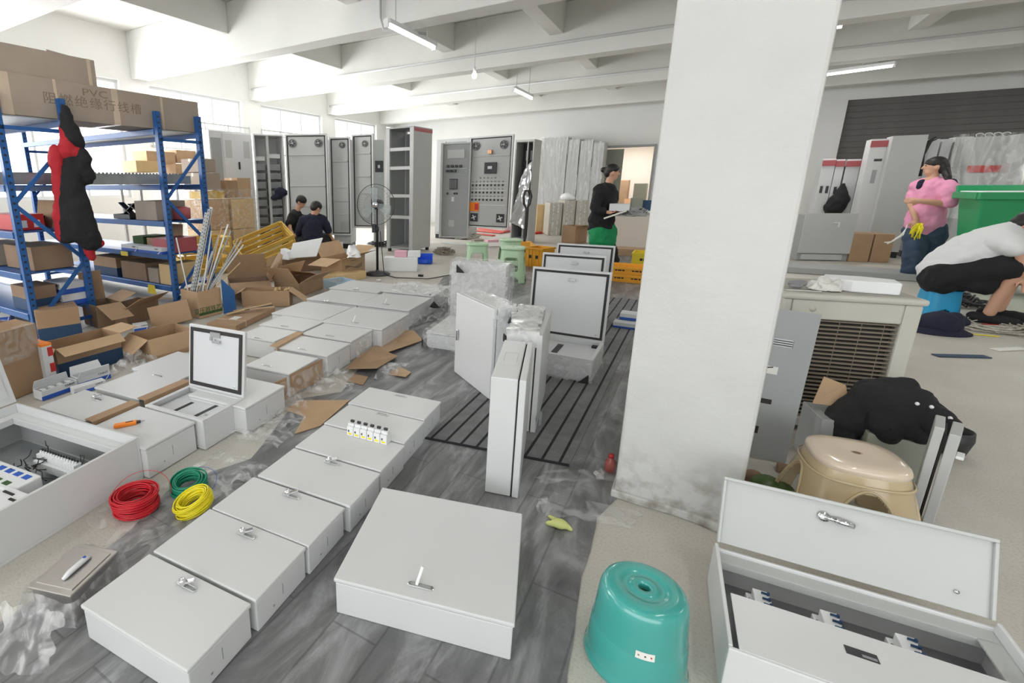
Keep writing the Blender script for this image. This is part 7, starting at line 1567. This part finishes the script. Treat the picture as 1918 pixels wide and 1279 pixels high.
blob('shirt', [('c', S0 - vw * 0.12, 0.12, S0 + vw * 0.12, 0.12), ('c', J(1880, 452), 0.165, J(1830, 472), 0.185), ('c', J(1830, 472), 0.185, J(1775, 502), 0.17), ('c', J(1775, 502), 0.17, J(1765, 506), 0.165), ('c', S0 - vw * 0.17, 0.09, J(1903, 464, -0.22), 0.075), ('c', S0 + vw * 0.17, 0.09, J(1915, 464, 0.2), 0.075)], 'cloth_white', wt, 0.016)
blob('shorts', [('c', J(1764, 520, -0.1), 0.145, J(1764, 520, 0.1), 0.145), ('c', J(1768, 520, -0.1), 0.135, J(1895, 500, -0.16), 0.10), ('c', J(1768, 522, 0.1), 0.135, J(1890, 508, 0.16), 0.10), ('c', J(1820, 520, -0.1), 0.12, J(1850, 530, -0.12), 0.10)], 'cloth_black', wt, 0.016)
blob('hair', [('e', c + u * 0.05 - f * 0.02, (0.103, 0.092, 0.078), R), ('e', c - f * 0.05, (0.066, 0.088, 0.085), R)], 'hair', wt, 0.010)
for q in (ft, ft2): q = Vector((q.x, q.y, 0)); shoe(wt, q - rt * 0.08, q + rt * 0.17, 'cloth_black')
relall(wt)
q = J(1764, 540); bs_ = empty('low_stool', (q.x, q.y, 0), RAD(10), 'small bright blue plastic stool under the man in white', 'stool'); hz = max(0.22, J(1764, 541).z)
b = stool_shell('skirt', bs_, 0.12, 0.14, hz - 0.01, 'cyan_plastic', lambda u, z: (abs(u) / 0.35) ** 2 + (z / 0.07) ** 2 < 1, p=4, th=0.005)
superdisc('seat', bs_, [(0.121, hz - 0.012), (0.126, hz - 0.004), (0.11, hz), (0.01, hz)], 'cyan_plastic', p=4)
q0 = at(1757, 622, 0)
hat = empty('cloth_cap', (q0.x, q0.y, 0.0), RAD(15), 'dark navy cap lying on the floor by the blue stool', 'cap')
blob('crown', [('e', (0, 0, 0.07), (0.13, 0.11, 0.10)), ('c', (0.06, 0, 0.12), 0.05, (0.16, 0.02, 0.10), 0.03)], 'cloth_navy', hat, 0.014); MB().lathe([(0.19, 0.0), (0.19, 0.012), (0.12, 0.05)], 24, sx=1.1, sy=0.8).build('brim', 'cloth_navy', hat)
# ------------------------------------------------------------------ cabinets at the far right
def rcab(x0, y0, x1, y1, ytop, depth, label, red=None, m='steel_white', Y=None):
    P0, P1 = at(x0, y0, 0), at(x1, y1, 0); h = height_for(P0, ytop); return cab(P0, P1, depth, h, label, red=red, m=m)
def slots_on(e, w, h, xs, z, m='dark_metal'):
    for x in xs: MB().box(w * x - 0.02, w * x + 0.02, -0.008, 0, z, z + 0.13).build('handle_slot', m, e)
Yr = 12.6
def ycab(x0, x1, ytop, Y, depth, label, red=None, m='steel_white'):
    P0, P1 = on_y(x0, 400, Y), on_y(x1, 400, Y); P0.z = P1.z = 0; h = on_y(x0, ytop, Y).z; return cab(P0, P1, depth, h, label, red=red, m=m)
e, w, h = ycab(1521, 1545, 298, 12.6, 0.5, 'pale cabinet with a red top strip half hidden by the pillar', 'maroon'); slots_on(e, w, h, (0.3, 0.75), h - 0.62)
e, w, h = ycab(1546, 1562, 299, 12.6, 0.5, 'second pale red-topped cabinet, next to the one at the pillar', 'maroon'); slots_on(e, w, h, (0.5,), h - 0.62)
e, w, h = ycab(1565, 1591, 299, 12.6, 0.5, 'third pale red-topped cabinet with the black cloth hung before it', 'maroon')
e, w, h = ycab(1601, 1637, 262, 11.9, 0.35, 'tall pale cabinet with a red top strip and small dark slots', 'maroon')
MB().box(w * 0.35, w * 0.75, -0.008, 0, h - 0.36, h - 0.32).build('name_slot', 'dark_metal', e); MB().box(w * 0.40, w * 0.62, -0.008, 0, h - 0.72, h - 0.50).build('window', 'steel_greyer', e)
e, w, h = ycab(1638, 1702, 256, 11.7, 0.35, 'tall plain grey cabinet side right of the red-topped tall one', m='steel_grey')
e, w, h = ycab(1706, 1726, 262, 12.0, 0.3, 'narrow pale upright panel right of the plain grey cabinet')
e, w, h = ycab(1729, 1748, 262, 12.1, 0.3, 'second narrow pale panel behind the head of the woman in pink')
e, w, h = ycab(1752, 1785, 258, 12.2, 0.3, 'pale bluish cabinet behind the woman in pink')
e, w, h = ycab(1788, 1862, 258, 11.6, 0.4, 'wide grey cabinet with a bright red strip behind the green bin', m='steel_grey')
P0 = 0
zr = h - 0.52; MB().box(0, w * 0.95, -0.022, 0, zr, zr + 0.10).build('red_strip', 'red_print', e)
MB().box(0, w * 0.95, -0.02, 0, 0.12, zr - 0.01).build('door', 'steel_grey', e, bevel=0.004)
for x in (0.12, 0.36): MB().lathe([(0.014, -0.012), (0.014, 0)], 10, (w * x, -0.02, zr - 0.28), 'Y').build('pilot_lamp', 'dark_metal', e)
for k in range(4): MB().tube([(w * (0.15 + 0.22 * k) + 0.04 * cos(j * 0.7), 0.1, h + 0.03 + 0.03 * sin(j * 0.7)) for j in range(9)], 0.006, 6).build('lifting_eye', 'window_frame', e)
e, w, h = ycab(1866, 1990, 252, 11.3, 0.4, 'large grey cabinet at the right edge under hanging film', m='steel_grey')
q0, q1 = on_y(1800, 250, 11.2), on_y(1960, 246, 11.2)
crumple('plastic_film', [Vector((q0.x, 11.15, 0.7)), Vector((q1.x, 11.05, 0.7)), Vector((q1.x, 11.3, q1.z)), Vector((q0.x, 11.4, q0.z))], 20, 24, 0.10, 1.0, 'film_drape', 'translucent film hanging over the cabinets at the right edge', seed=61)
q0, q1 = on_y(1700, 258, 11.5), on_y(1790, 256, 11.5)
cb_ = [on_y(1668, 262, 11.6), on_y(1700, 256, 11.4), on_y(1748, 262, 11.6)]
tag(MB().tube([on_y(1722, 330, 11.96), on_y(1728, 290, 11.96), on_y(1742, 264, 11.96), on_y(1752, 259, 12.0)], 0.03, 8).build('hanging_strap', 'dark_metal'), 'black strap curving over the pale panels behind the woman in pink', 'strap')
bk_ = blob('hanging_garment', [('c', on_y(1580, 345, 12.48), 0.03, on_y(1572, 375, 12.46), 0.14), ('c', on_y(1572, 375, 12.46), 0.14, on_y(1562, 390, 12.46), 0.15)], 'cloth_black', None, 0.03); tag(bk_, 'black garment hanging in front of the red-topped cabinets', 'garment')
# big grey enclosure on its side
P0, P1 = at(1492, 488, 0), at(1588, 490, 0); v = P1 - P0; a = math.atan2(v.y, v.x); w = v.length; h = height_for(P1, 400)
e = empty('grey_enclosure', (P0.x, P0.y, 0.002), a, 'large grey enclosure standing by the pillar with a small white latch', 'enclosure')
MB().box(0, w, 0.03, 0.35, 0, h - 0.02).build('body', 'steel_greyer', e, bevel=0.006); MB().box(0, w, 0, 0.026, h * 0.16, h).build('door', 'steel_grey', e, bevel=0.005); MB().box(0.05, w - 0.1, -0.002, 0.03, 0.02, h * 0.14).build('lower_panel', 'steel_grey', e)
MB().box(w * 0.55, w * 0.68, -0.01, 0, h * 0.80, h * 0.82).box(w * 0.65, w * 0.68, -0.01, 0, h * 0.72, h * 0.80).build('latch', 'window_frame', e)
carton_px((1588, 490), (1625, 491), 438, 0.4, 'left brown carton beside the large grey enclosure', m='cardboard', closed=True)
carton_px((1628, 491), (1664, 492), 439, 0.4, 'right brown carton beside the large grey enclosure', m='cardboard', closed=True)
P0 = at(1480, 507, 0); P1 = at(1700, 505, 0); tag(MB().box(P0.x - 0.3, P1.x + 0.2, P0.y - 0.25, P0.y + 0.3, 0.002, 0.09).build('floor_slab', 'steel_greyer', bevel=0.01), 'long low grey plank across the floor before the brown cartons', 'plank')
# green wheeled bin
p = on_y(1822, 400, 8.4)
gb = empty('wheeled_bin', (p.x + 0.0, 8.3, 0), RAD(4), 'big green wheeled bin with an open lid at the right edge', 'bin'); zt = on_y(1830, 358, 8.4).z
b = MB(); W0, D0 = 1.15, 0.5
b.hexa([(0.12, 0.08, 0.12), (W0 - 0.12, 0.08, 0.12), (W0 - 0.12, D0 - 0.08, 0.12), (0.12, D0 - 0.08, 0.12), (0, 0, zt - 0.05), (W0, 0, zt - 0.05), (W0, D0, zt - 0.05), (0, D0, zt - 0.05)])
b.build('body', 'green_plastic', gb, bevel=0.02); r = MB(); r.box(-0.04, W0 + 0.04, -0.05, 0.0, zt - 0.09, zt - 0.01); r.box(-0.04, W0 + 0.04, D0, D0 + 0.05, zt - 0.09, zt - 0.01); r.box(-0.05, 0, 0, D0, zt - 0.09, zt - 0.01); r.box(W0, W0 + 0.05, 0, D0, zt - 0.09, zt - 0.01); r.build('rim', 'green_plastic', gb, bevel=0.012)
MB().box(0, W0, 0.0, D0, zt - 0.049, zt + 0.0).build('filling', 'foam', gb, bevel=0.01); l = MB().box(0, W0, 0, 0.03, 0, 0.10).build('lid', 'green_plastic', gb, bevel=0.01); l.location = (0, D0 + 0.05, zt - 0.02); l.rotation_euler = (RAD(-30), 0, 0)
for x in (0.2, W0 - 0.2):
    for y in (0.14, D0 - 0.14): MB().lathe([(0.06, -0.025), (0.06, 0.025)], 16, (x, y, 0.06), 'X').build('wheel', 'black_plastic', gb)
# ------------------------------------------------------------------ evaporative air cooler
ca = RAD(13)
co = empty('air_cooler', (0.400, 3.09, 0), ca, 'dusty cream evaporative air cooler with a dark slatted grille', 'air cooler'); w, d, h = 0.53, 0.46, 0.725
g0, g1, gz0, gz1 = 0.035, 0.465, 0.08, 0.60
b = MB(); b.box(0, g0, 0, 0.05, 0.03, h - 0.03); b.box(g1, w, 0, 0.05, 0.03, h - 0.03); b.box(g0, g1, 0, 0.05, 0.03, gz0); b.box(g0, g1, 0, 0.05, gz1, h - 0.03); b.box(0, w, 0.09, d, 0.03, h - 0.03); b.box(0, 0.02, 0.05, 0.09, 0.03, h - 0.03); b.box(w - 0.02, w, 0.05, 0.09, 0.03, h - 0.03)
b.build('housing', 'cooler_body', co, bevel=0.008)
MB().box(-0.012, w + 0.012, -0.014, d + 0.012, h - 0.03, h).build('top_cover', 'cooler_body', co, bevel=0.012); MB().box(0.01, w - 0.01, 0.01, d - 0.01, h, h + 0.003).build('dusty_top', 'dusty_top', co)
MB().box(g0, g1, 0.06, 0.088, gz0, gz1).build('filter', 'cooler_dark', co)
sl = None; N = 25
for k in range(N):
    z = gz0 + 0.008 + k * (gz1 - gz0 - 0.016) / (N - 1)
    if sl is None: o = sl = MB().cbox((0, 0, 0), (g1 - g0, 0.012, 0.0045), Matrix.Rotation(RAD(15), 3, 'X')).build('grille_slat', 'cooler_slat', co)
    else: o = sl.copy(); COL.objects.link(o)
    o.location = ((g0 + g1) / 2, 0.018, z)
for k in range(5): MB().box(g0 + (k + 0.5) * (g1 - g0) / 5 - 0.0012, g0 + (k + 0.5) * (g1 - g0) / 5 + 0.0012, 0.028, 0.032, gz0, gz1).build('grille_wire', 'cooler_slat', co)
MB().lathe([(0.014, -0.002), (0.014, 0)], 20, (0.12, 0, h - 0.075), 'Y').build('badge', 'cooler_body', co)
for x in (0.05, w - 0.05):
    for y in (0.06, d - 0.06): MB().lathe([(0.022, 0), (0.022, 0.03)], 12, (x, y, 0)).build('foot', 'black_plastic', co)
T4 = Matrix.Translation(co.location) @ Matrix.Rotation(ca, 4, 'Z')
fx = empty('foam_box', T4 @ Vector((0.36, 0.14, h + 0.004)), ca + RAD(-12), 'white polystyrene box on top of the air cooler', 'foam box')
MB().prism([(-0.15, -0.02), (-0.06, -0.075), (0.115, -0.07), (0.12, 0.055), (0.0, 0.095), (-0.14, 0.085)], 0, 0.058).build('body', 'foam', fx, bevel=0.006)
cl = crumple('white_rag', [T4 @ Vector(q) for q in ((0.13, 0.06, h + 0.006), (0.25, 0.05, h + 0.006), (0.25, 0.17, h + 0.006), (0.13, 0.17, h + 0.006))], 16, 14, 0.07, 16, 'paper', 'crumpled cream rag left of the polystyrene box on the air cooler', 'rag', seed=9, dome=0.03)
gd = blob('old_gadget', [('c', T4 @ Vector((0.06, 0.14, h + 0.025)), 0.014, T4 @ Vector((0.11, 0.12, h + 0.03)), 0.018), ('c', T4 @ Vector((0.05, 0.10, h + 0.018)), 0.010, T4 @ Vector((0.09, 0.10, h + 0.016)), 0.012)], 'grey_plastic', None, 0.006); tag(gd, 'small dark rusty gadget at the left of the air cooler top', 'tool')
fr = MB(); 
for (x0, x1, y0, y1) in ((0.01, 0.16, 0.05, 0.056), (0.01, 0.016, 0.05, 0.16)): fr.box(x0, x1, y0, y1, h + 0.003, h + 0.006)
fr.build('cover_edge', 'paper', co)
# black clothes over a grey box
gx = carton((0.66, 2.84, 0.003), RAD(12), 0.24, 0.20, 0.24, 'grey carton under the black clothes in front of the air cooler', m='steel_greyer', closed=True)
fl = MB().add([(0, 0, 0), (0.13, 0.02, 0.0), (0.10, 0.03, 0.10), (0.02, 0.01, 0.13)], [(0, 1, 2, 3)]).build('cardboard_piece', 'cardboard_light'); fl.location = (0.535, 2.80, 0.28); fl.modifiers.new('s', 'SOLIDIFY').thickness = 0.004; tag(fl, 'tan cardboard flap between the leaning panel and the black clothes', 'cardboard'); 
BJ = (0.78, 2.70); J = pin(BJ)
bj = empty('black_jacket', (0.78, 2.70, 0.0), 0, 'black jacket with white buttons heaped in front of the air cooler', 'jacket')
blob('cloth', [('c', J(1578, 790, 0.05), 0.062, J(1640, 758, 0.08), 0.088), ('c', J(1640, 758, 0.08), 0.09, J(1700, 765, 0.06), 0.085), ('c', J(1700, 762, 0.06), 0.075, J(1745, 785, 0.0), 0.050), ('c', J(1745, 785, 0), 0.035, J(1785, 800, -0.05), 0.022), ('c', J(1620, 730, 0.1), 0.03, J(1690, 730, 0.1), 0.04), ('c', J(1580, 790, 0.02), 0.04, J(1610, 800, 0.02), 0.03), ('c', J(1660, 790, 0.0), 0.055, J(1665, 815, 0.0), 0.035), ('c', J(1700, 790, 0.0), 0.05, J(1720, 810, 0.0), 0.035), ('c', J(1610, 795, 0.05), 0.055, J(1700, 805, 0.05), 0.060), ('c', J(1575, 800, 0.02), 0.035, J(1590, 825, 0.0), 0.025)], 'cloth_black', bj, 0.009, 4)
for q in ((1718, 756), (1745, 762), (1780, 783)): o = MB().lathe([(0.0065, -0.003), (0.0065, 0.003)], 12, (0, 0, 0), 'Y').build('button', 'white_plastic', bj); o.location = J(q[0], q[1], -0.055)
relall(bj)
pt = MB().lathe([(0.03, 0), (0.06, 0.01), (0.075, 0.08), (0.07, 0.12), (0.065, 0.12), (0.066, 0.08), (0.05, 0.02)], 24, cap=False).build('round_basket', 'dark_metal'); q = at(1752, 850, 0); pt.location = (q.x + 0.05, q.y + 0.05, 0.002); tag(pt, 'dark round basket under the end of the black jacket', 'basket')
gs = MB().box(0.55, 0.93, 2.62, 2.95, 0.002, 0.10).build('olive_mat_box', 'leafy', bevel=0.02) if False else None
sp = tag(MB().box(0.70, 0.90, 2.66, 2.90, 0.003, 0.24).build('grey_carton', 'olive_board', bevel=0.006), 'low dark grey box holding up the right half of the black clothes', 'box')
gb2 = blob('green_bag', [('e', (0, 0, 0.04), (0.06, 0.05, 0.045)), ('e', (0.05, 0.02, 0.03), (0.05, 0.04, 0.03))], 'leafy', None, 0.008); q = at(1432, 925, 0); gb2.location = (q.x, q.y, 0.0); tag(gb2, 'crumpled green plastic bag on the floor left of the tan stool', 'bag')
db = blob('brown_scrap', [('e', (0, 0, 0.03), (0.04, 0.03, 0.035)), ('e', (0.03, -0.02, 0.02), (0.03, 0.03, 0.02))], 'cardboard_dark', None, 0.007); q = at(1408, 905, 0); db.location = (q.x, q.y, 0); tag(db, 'dark brown scrap on the floor at the pillar edge', 'scrap')
q = at(1470, 885, 0); tag(MB().box(q.x - 0.03, q.x + 0.03, q.y - 0.02, q.y + 0.03, 0.002, 0.03).build('cardboard_piece', 'cardboard_dark', bevel=0.003), 'small brown cardboard bit between the leaning panel and the tan stool', 'cardboard')
# ------------------------------------------------------------------ film, cardboard and litter on the floor
def flatpiece(pts, m, name, label, cat, z=0.006, t=0.004, curl=0.0, thick=None):
    P = [at(p[0], p[1], 0) for p in pts]; c = sum(P, Vector()) / len(P); n_ = len(P)
    vs = [Vector((p.x, p.y, z + curl * ((p - c).length / 0.2) ** 2 * (1 if k % 2 else 0.35))) for k, p in enumerate(P)]; top = [v + Vector((0, 0, t)) for v in vs]
    cb, ct = Vector((c.x, c.y, z)), Vector((c.x, c.y, z + t)); V = vs + top + [cb, ct]; F = []
    for k in range(n_): j = (k + 1) % n_; F += [(2 * n_, j, k), (2 * n_ + 1, n_ + k, n_ + j), (k, j, n_ + j, n_ + k)]
    return tag(MB().add(V, F).build(name, m), label, cat)
flatpiece([(690, 664), (728, 667), (792, 640), (775, 625), (735, 622)], 'cardboard_light', 'cardboard_piece', 'curved brown cardboard piece on the floor beside the film-wrapped enclosures', 'cardboard', curl=0.01)
flatpiece([(648, 697), (706, 704), (745, 672), (700, 660), (668, 672)], 'cardboard', 'cardboard_piece', 'brown cardboard sheet with raised corners in the aisle between the rows', 'cardboard', curl=0.03)
flatpiece([(650, 716), (680, 723), (690, 708), (665, 703)], 'cardboard', 'cardboard_piece', 'small brown cardboard scrap in front of the larger aisle sheet', 'cardboard')
flatpiece([(728, 704), (760, 712), (770, 700), (750, 692), (735, 696)], 'cardboard_light', 'cardboard_piece', 'crinkled tan cardboard scrap nearest the striped runner', 'cardboard', curl=0.05)
flatpiece([(552, 815), (600, 800), (655, 752), (560, 752), (535, 770), (570, 782)], 'cardboard_light', 'cardboard_piece', 'wide tan cardboard sheet behind the far end of the front row', 'cardboard')
def fp(pts, z=0.012): return [at(p[0], p[1], z) for p in pts]
crumple('plastic_film', fp([(700, 712), (742, 705), (768, 680), (712, 680)]), 16, 16, 0.05, 9, 'film', 'clear film lying over the aisle cardboard', seed=71, ragged=0.5)
crumple('plastic_film', fp([(575, 738), (660, 732), (650, 695), (606, 700)]), 22, 18, 0.10, 8, 'film', 'milky film heaped at the corner of the wrapped cardboard enclosure', seed=72, ragged=0.4)
crumple('plastic_film', fp([(420, 812), (520, 842), (568, 780), (478, 772)]), 26, 20, 0.05, 7, 'film', 'dusty crumpled film on the concrete in front of the raised-door enclosure', seed=73, ragged=0.5)
crumple('plastic_film', fp([(498, 792), (560, 790), (590, 745), (540, 735)]), 20, 20, 0.09, 8, 'film_thin', 'greyish film bunched behind the dusty one near the aisle', seed=74, ragged=0.5)
crumple('plastic_film', fp([(690, 640), (735, 634), (790, 600), (745, 596)]), 26, 16, 0.07, 8, 'film', 'film trailing from the large enclosure with the upright handle', seed=75, ragged=0.3)
crumple('plastic_film', fp([(765, 612), (820, 600), (850, 560), (808, 560)]), 22, 16, 0.10, 8, 'film', 'heap of clear film with black corner guards right of the far enclosures', seed=76, ragged=0.4)
crumple('plastic_film', fp([(722, 548), (845, 556), (852, 536), (742, 530)], 0.17), 26, 12, 0.07, 7, 'film', 'crumpled film lying over the farthest enclosure of the right column', seed=77, ragged=0.3)
corner_guard(at(812, 578, 0.08), 0.08, 'black corner guard in the film beside the second farthest enclosure', RAD(60))
corner_guard(at(806, 560, 0.12), 0.06, 'small black corner guard on the edge of the far right-column enclosure', RAD(100))
corner_guard(at(708, 636, 0.03), 0.07, 'dark corner guard under film at the foot of the large enclosure', RAD(-20))
crumple('plastic_film', fp([(1012, 905), (1150, 900), (1190, 880), (1020, 880)], 0.006), 30, 10, 0.03, 10, 'film_thin', 'long thin film strip lying left of the pillar foot', seed=78, ragged=0.4)
crumple('plastic_film', fp([(1015, 960), (1180, 990), (1200, 958), (1010, 918)], 0.006), 30, 12, 0.02, 8, 'film_thin', 'flat clear film sheet between the pillar and the yellow glove', seed=79, ragged=0.5)
crumple('plastic_film', fp([(1005, 968), (1030, 966), (1028, 930), (1008, 932)], 0.006), 10, 14, 0.03, 16, 'film', 'twisted white film end beside the yellow glove', seed=80)
gl = blob('glove', [('e', (0, 0, 0.012), (0.032, 0.026, 0.016)), ('c', (-0.02, 0.02, 0.008), 0.010, (-0.045, 0.03, 0.006), 0.008), ('c', (0.02, 0.005, 0.01), 0.012, (0.04, -0.005, 0.008), 0.009), ('c', (-0.02, -0.01, 0.01), 0.012, (-0.04, -0.012, 0.006), 0.010)], 'glove_yellow', None, 0.004); q = at(1048, 988, 0); gl.location = (q.x, q.y, 0.005); tag(gl, 'small crumpled yellow-green glove on the vinyl near the pillar', 'glove')
q = at(1140, 888, 0); bt = empty('plastic_bottle', (q.x, q.y + 0.02, 0.004), 0, 'small reddish clear bottle standing at the left foot of the pillar', 'bottle')
mat('red_clear', (0.55, 0.12, 0.10), 0.1, alpha=0.55)
MB().lathe([(0.018, 0), (0.022, 0.005), (0.022, 0.05), (0.012, 0.065), (0.010, 0.072)], 20).build('bottle_body', 'red_clear', bt); MB().lathe([(0.012, 0.070), (0.012, 0.084)], 16).build('cap', 'red_print', bt)
crumple('plastic_film', fp([(1118, 898), (1132, 896), (1130, 878), (1112, 882)], 0.005), 8, 8, 0.03, 18, 'film_milky', 'white tissue scrap beside the reddish bottle', 'tissue', seed=82)
# litter by the crouching man
for k, (x, y, dx, mm, lb) in enumerate(((1835, 628, 0.22, 'wire_yellow', 'yellow strip on the floor in front of the crouching man'), (1880, 610, 0.30, 'red_print', 'long red wire piece by the right edge'), (1800, 668, 0.35, 'denim', 'flattened bluish rag strip on the concrete near the cooler'), (1890, 655, 0.25, 'paper', 'white paper sheet on the floor at the right edge'))):
    p = at(x, y, 0.0); o = MB().box(-dx / 2, dx / 2, -0.03 if k > 1 else -0.006, 0.03 if k > 1 else 0.006, 0, 0.006).build(('yellow_strip', 'wire_piece', 'rag', 'paper_sheet')[k], mm); o.location = (p.x, p.y, 0.003); o.rotation_euler = (0, 0, TH + 0.2 * k - 0.5); tag(o, lb, ('strip', 'wire', 'rag', 'paper')[k])
p = at(1850, 612, 0); tangle('scrap_heap', (p.x, p.y, 0.008), 0.35, 14, 'roll_wrap', 'pale scraps and wires strewn in front of the crouching man', 0.05, 21, 0.006, 'scraps')
p = at(1790, 575, 0); tangle('tool_heap', (p.x + 0.05, p.y + 0.1, 0.01), 0.20, 14, 'dark_metal', 'dark tools and wires between the blue stool and the man\'s foot', 0.16, 22, 0.010, 'tools')
# ------------------------------------------------------------------ cardboard edges and film on the double row
def strip_px(a, b, z0, z1, m, name, label, cat, t=0.006):
    A_, B_ = at(a[0], a[1], z1), at(b[0], b[1], z1); A_.z = B_.z = 0; v = (B_ - A_).normalized(); n = Vector((-v.y, v.x, 0)) * t
    return tag(MB().hexa([A_ + Vector((0, 0, z0)), B_ + Vector((0, 0, z0)), B_ + n + Vector((0, 0, z0)), A_ + n + Vector((0, 0, z0)), A_ + Vector((0, 0, z1)), B_ + Vector((0, 0, z1)), B_ + n + Vector((0, 0, z1)), A_ + n + Vector((0, 0, z1))]).build(name, m), label, cat)
def capstrip(a, b, w_, z, m, label):
    A_, B_ = at(a[0], a[1], z), at(b[0], b[1], z); w_ *= 1.3; o = MB().bar(A_, B_, w_, 0.004).bar(A_ + Vector((w_ * 0.45, 0, -0.03)), B_ + Vector((w_ * 0.45, 0, -0.03)), 0.005, 0.06).build('cardboard_strip', m, bevel=0.001); return tag(o, label, 'cardboard')
capstrip((166, 788), (254, 752), 0.05, 0.164, 'cardboard', 'brown cardboard strip between the shiny enclosure and the one with the cutter')
capstrip((264, 748), (350, 712), 0.05, 0.164, 'cardboard', 'brown cardboard strip left of the enclosure with its door up')
capstrip((512, 649), (562, 622), 0.05, 0.166, 'cardboard_light', 'tan cardboard strip between the two columns, near the flush-handled enclosures')
strip_px((463, 741), (537, 707), 0.012, 0.148, 'cardboard', 'cardboard_sheet', 'brown cardboard side of the enclosure behind the raised door', 'cardboard')
strip_px((543, 702), (604, 672), 0.012, 0.150, 'cardboard', 'cardboard_sheet', 'brown cardboard side of the film-wrapped enclosure at the aisle corner', 'cardboard')
def film_side(a, b, label, seed, mm='film', amp=0.012, z1=0.15, ex=0.014):
    A_, B_ = at(a[0], a[1], z1), at(b[0], b[1], z1); v = (B_ - A_).normalized(); n = Vector((v.y, -v.x, 0)) * ex; A_ += n; B_ += n
    vs = []; fs = []; N, K = 22, 9
    for j in range(K + 1):
        for i in range(N + 1):
            u_, w_ = i / N, j / K; p = A_.lerp(B_, u_); p = Vector((p.x, p.y, 0.006 + (z1 - 0.004) * w_)); nn = noise.noise_vector(p * 16 + Vector((seed, 0, 0))); vs.append(p + n.normalized() * (amp * (abs(nn.x) + (1 - w_) * 0.8)) + v * nn.y * amp * 0.5)
    for j in range(K):
        for i in range(N): fs.append((j * (N + 1) + i, j * (N + 1) + i + 1, (j + 1) * (N + 1) + i + 1, (j + 1) * (N + 1) + i))
    return tag(MB().add(vs, fs, True).build('plastic_film', mm), label, 'plastic film')
film_side((464, 744), (538, 709), 'glossy film over the brown cardboard side behind the raised door', 90, 'film_thin')
film_side((543, 704), (604, 675), 'glossy film over the cardboard side at the aisle corner', 91, 'film_thin')
film_side((662, 640), (702, 618), 'milky film on the side of the enclosure in front of the large one', 92, 'film')
film_side((720, 620), (772, 586), 'film low on the side of the large enclosure with upright handle', 93, 'film_thin')
film_side((372, 796), (372 + 92, 752), 'thin film on the side of the enclosures beside the concrete', 94, 'film_thin') if False else None
bpy.context.view_layer.update()
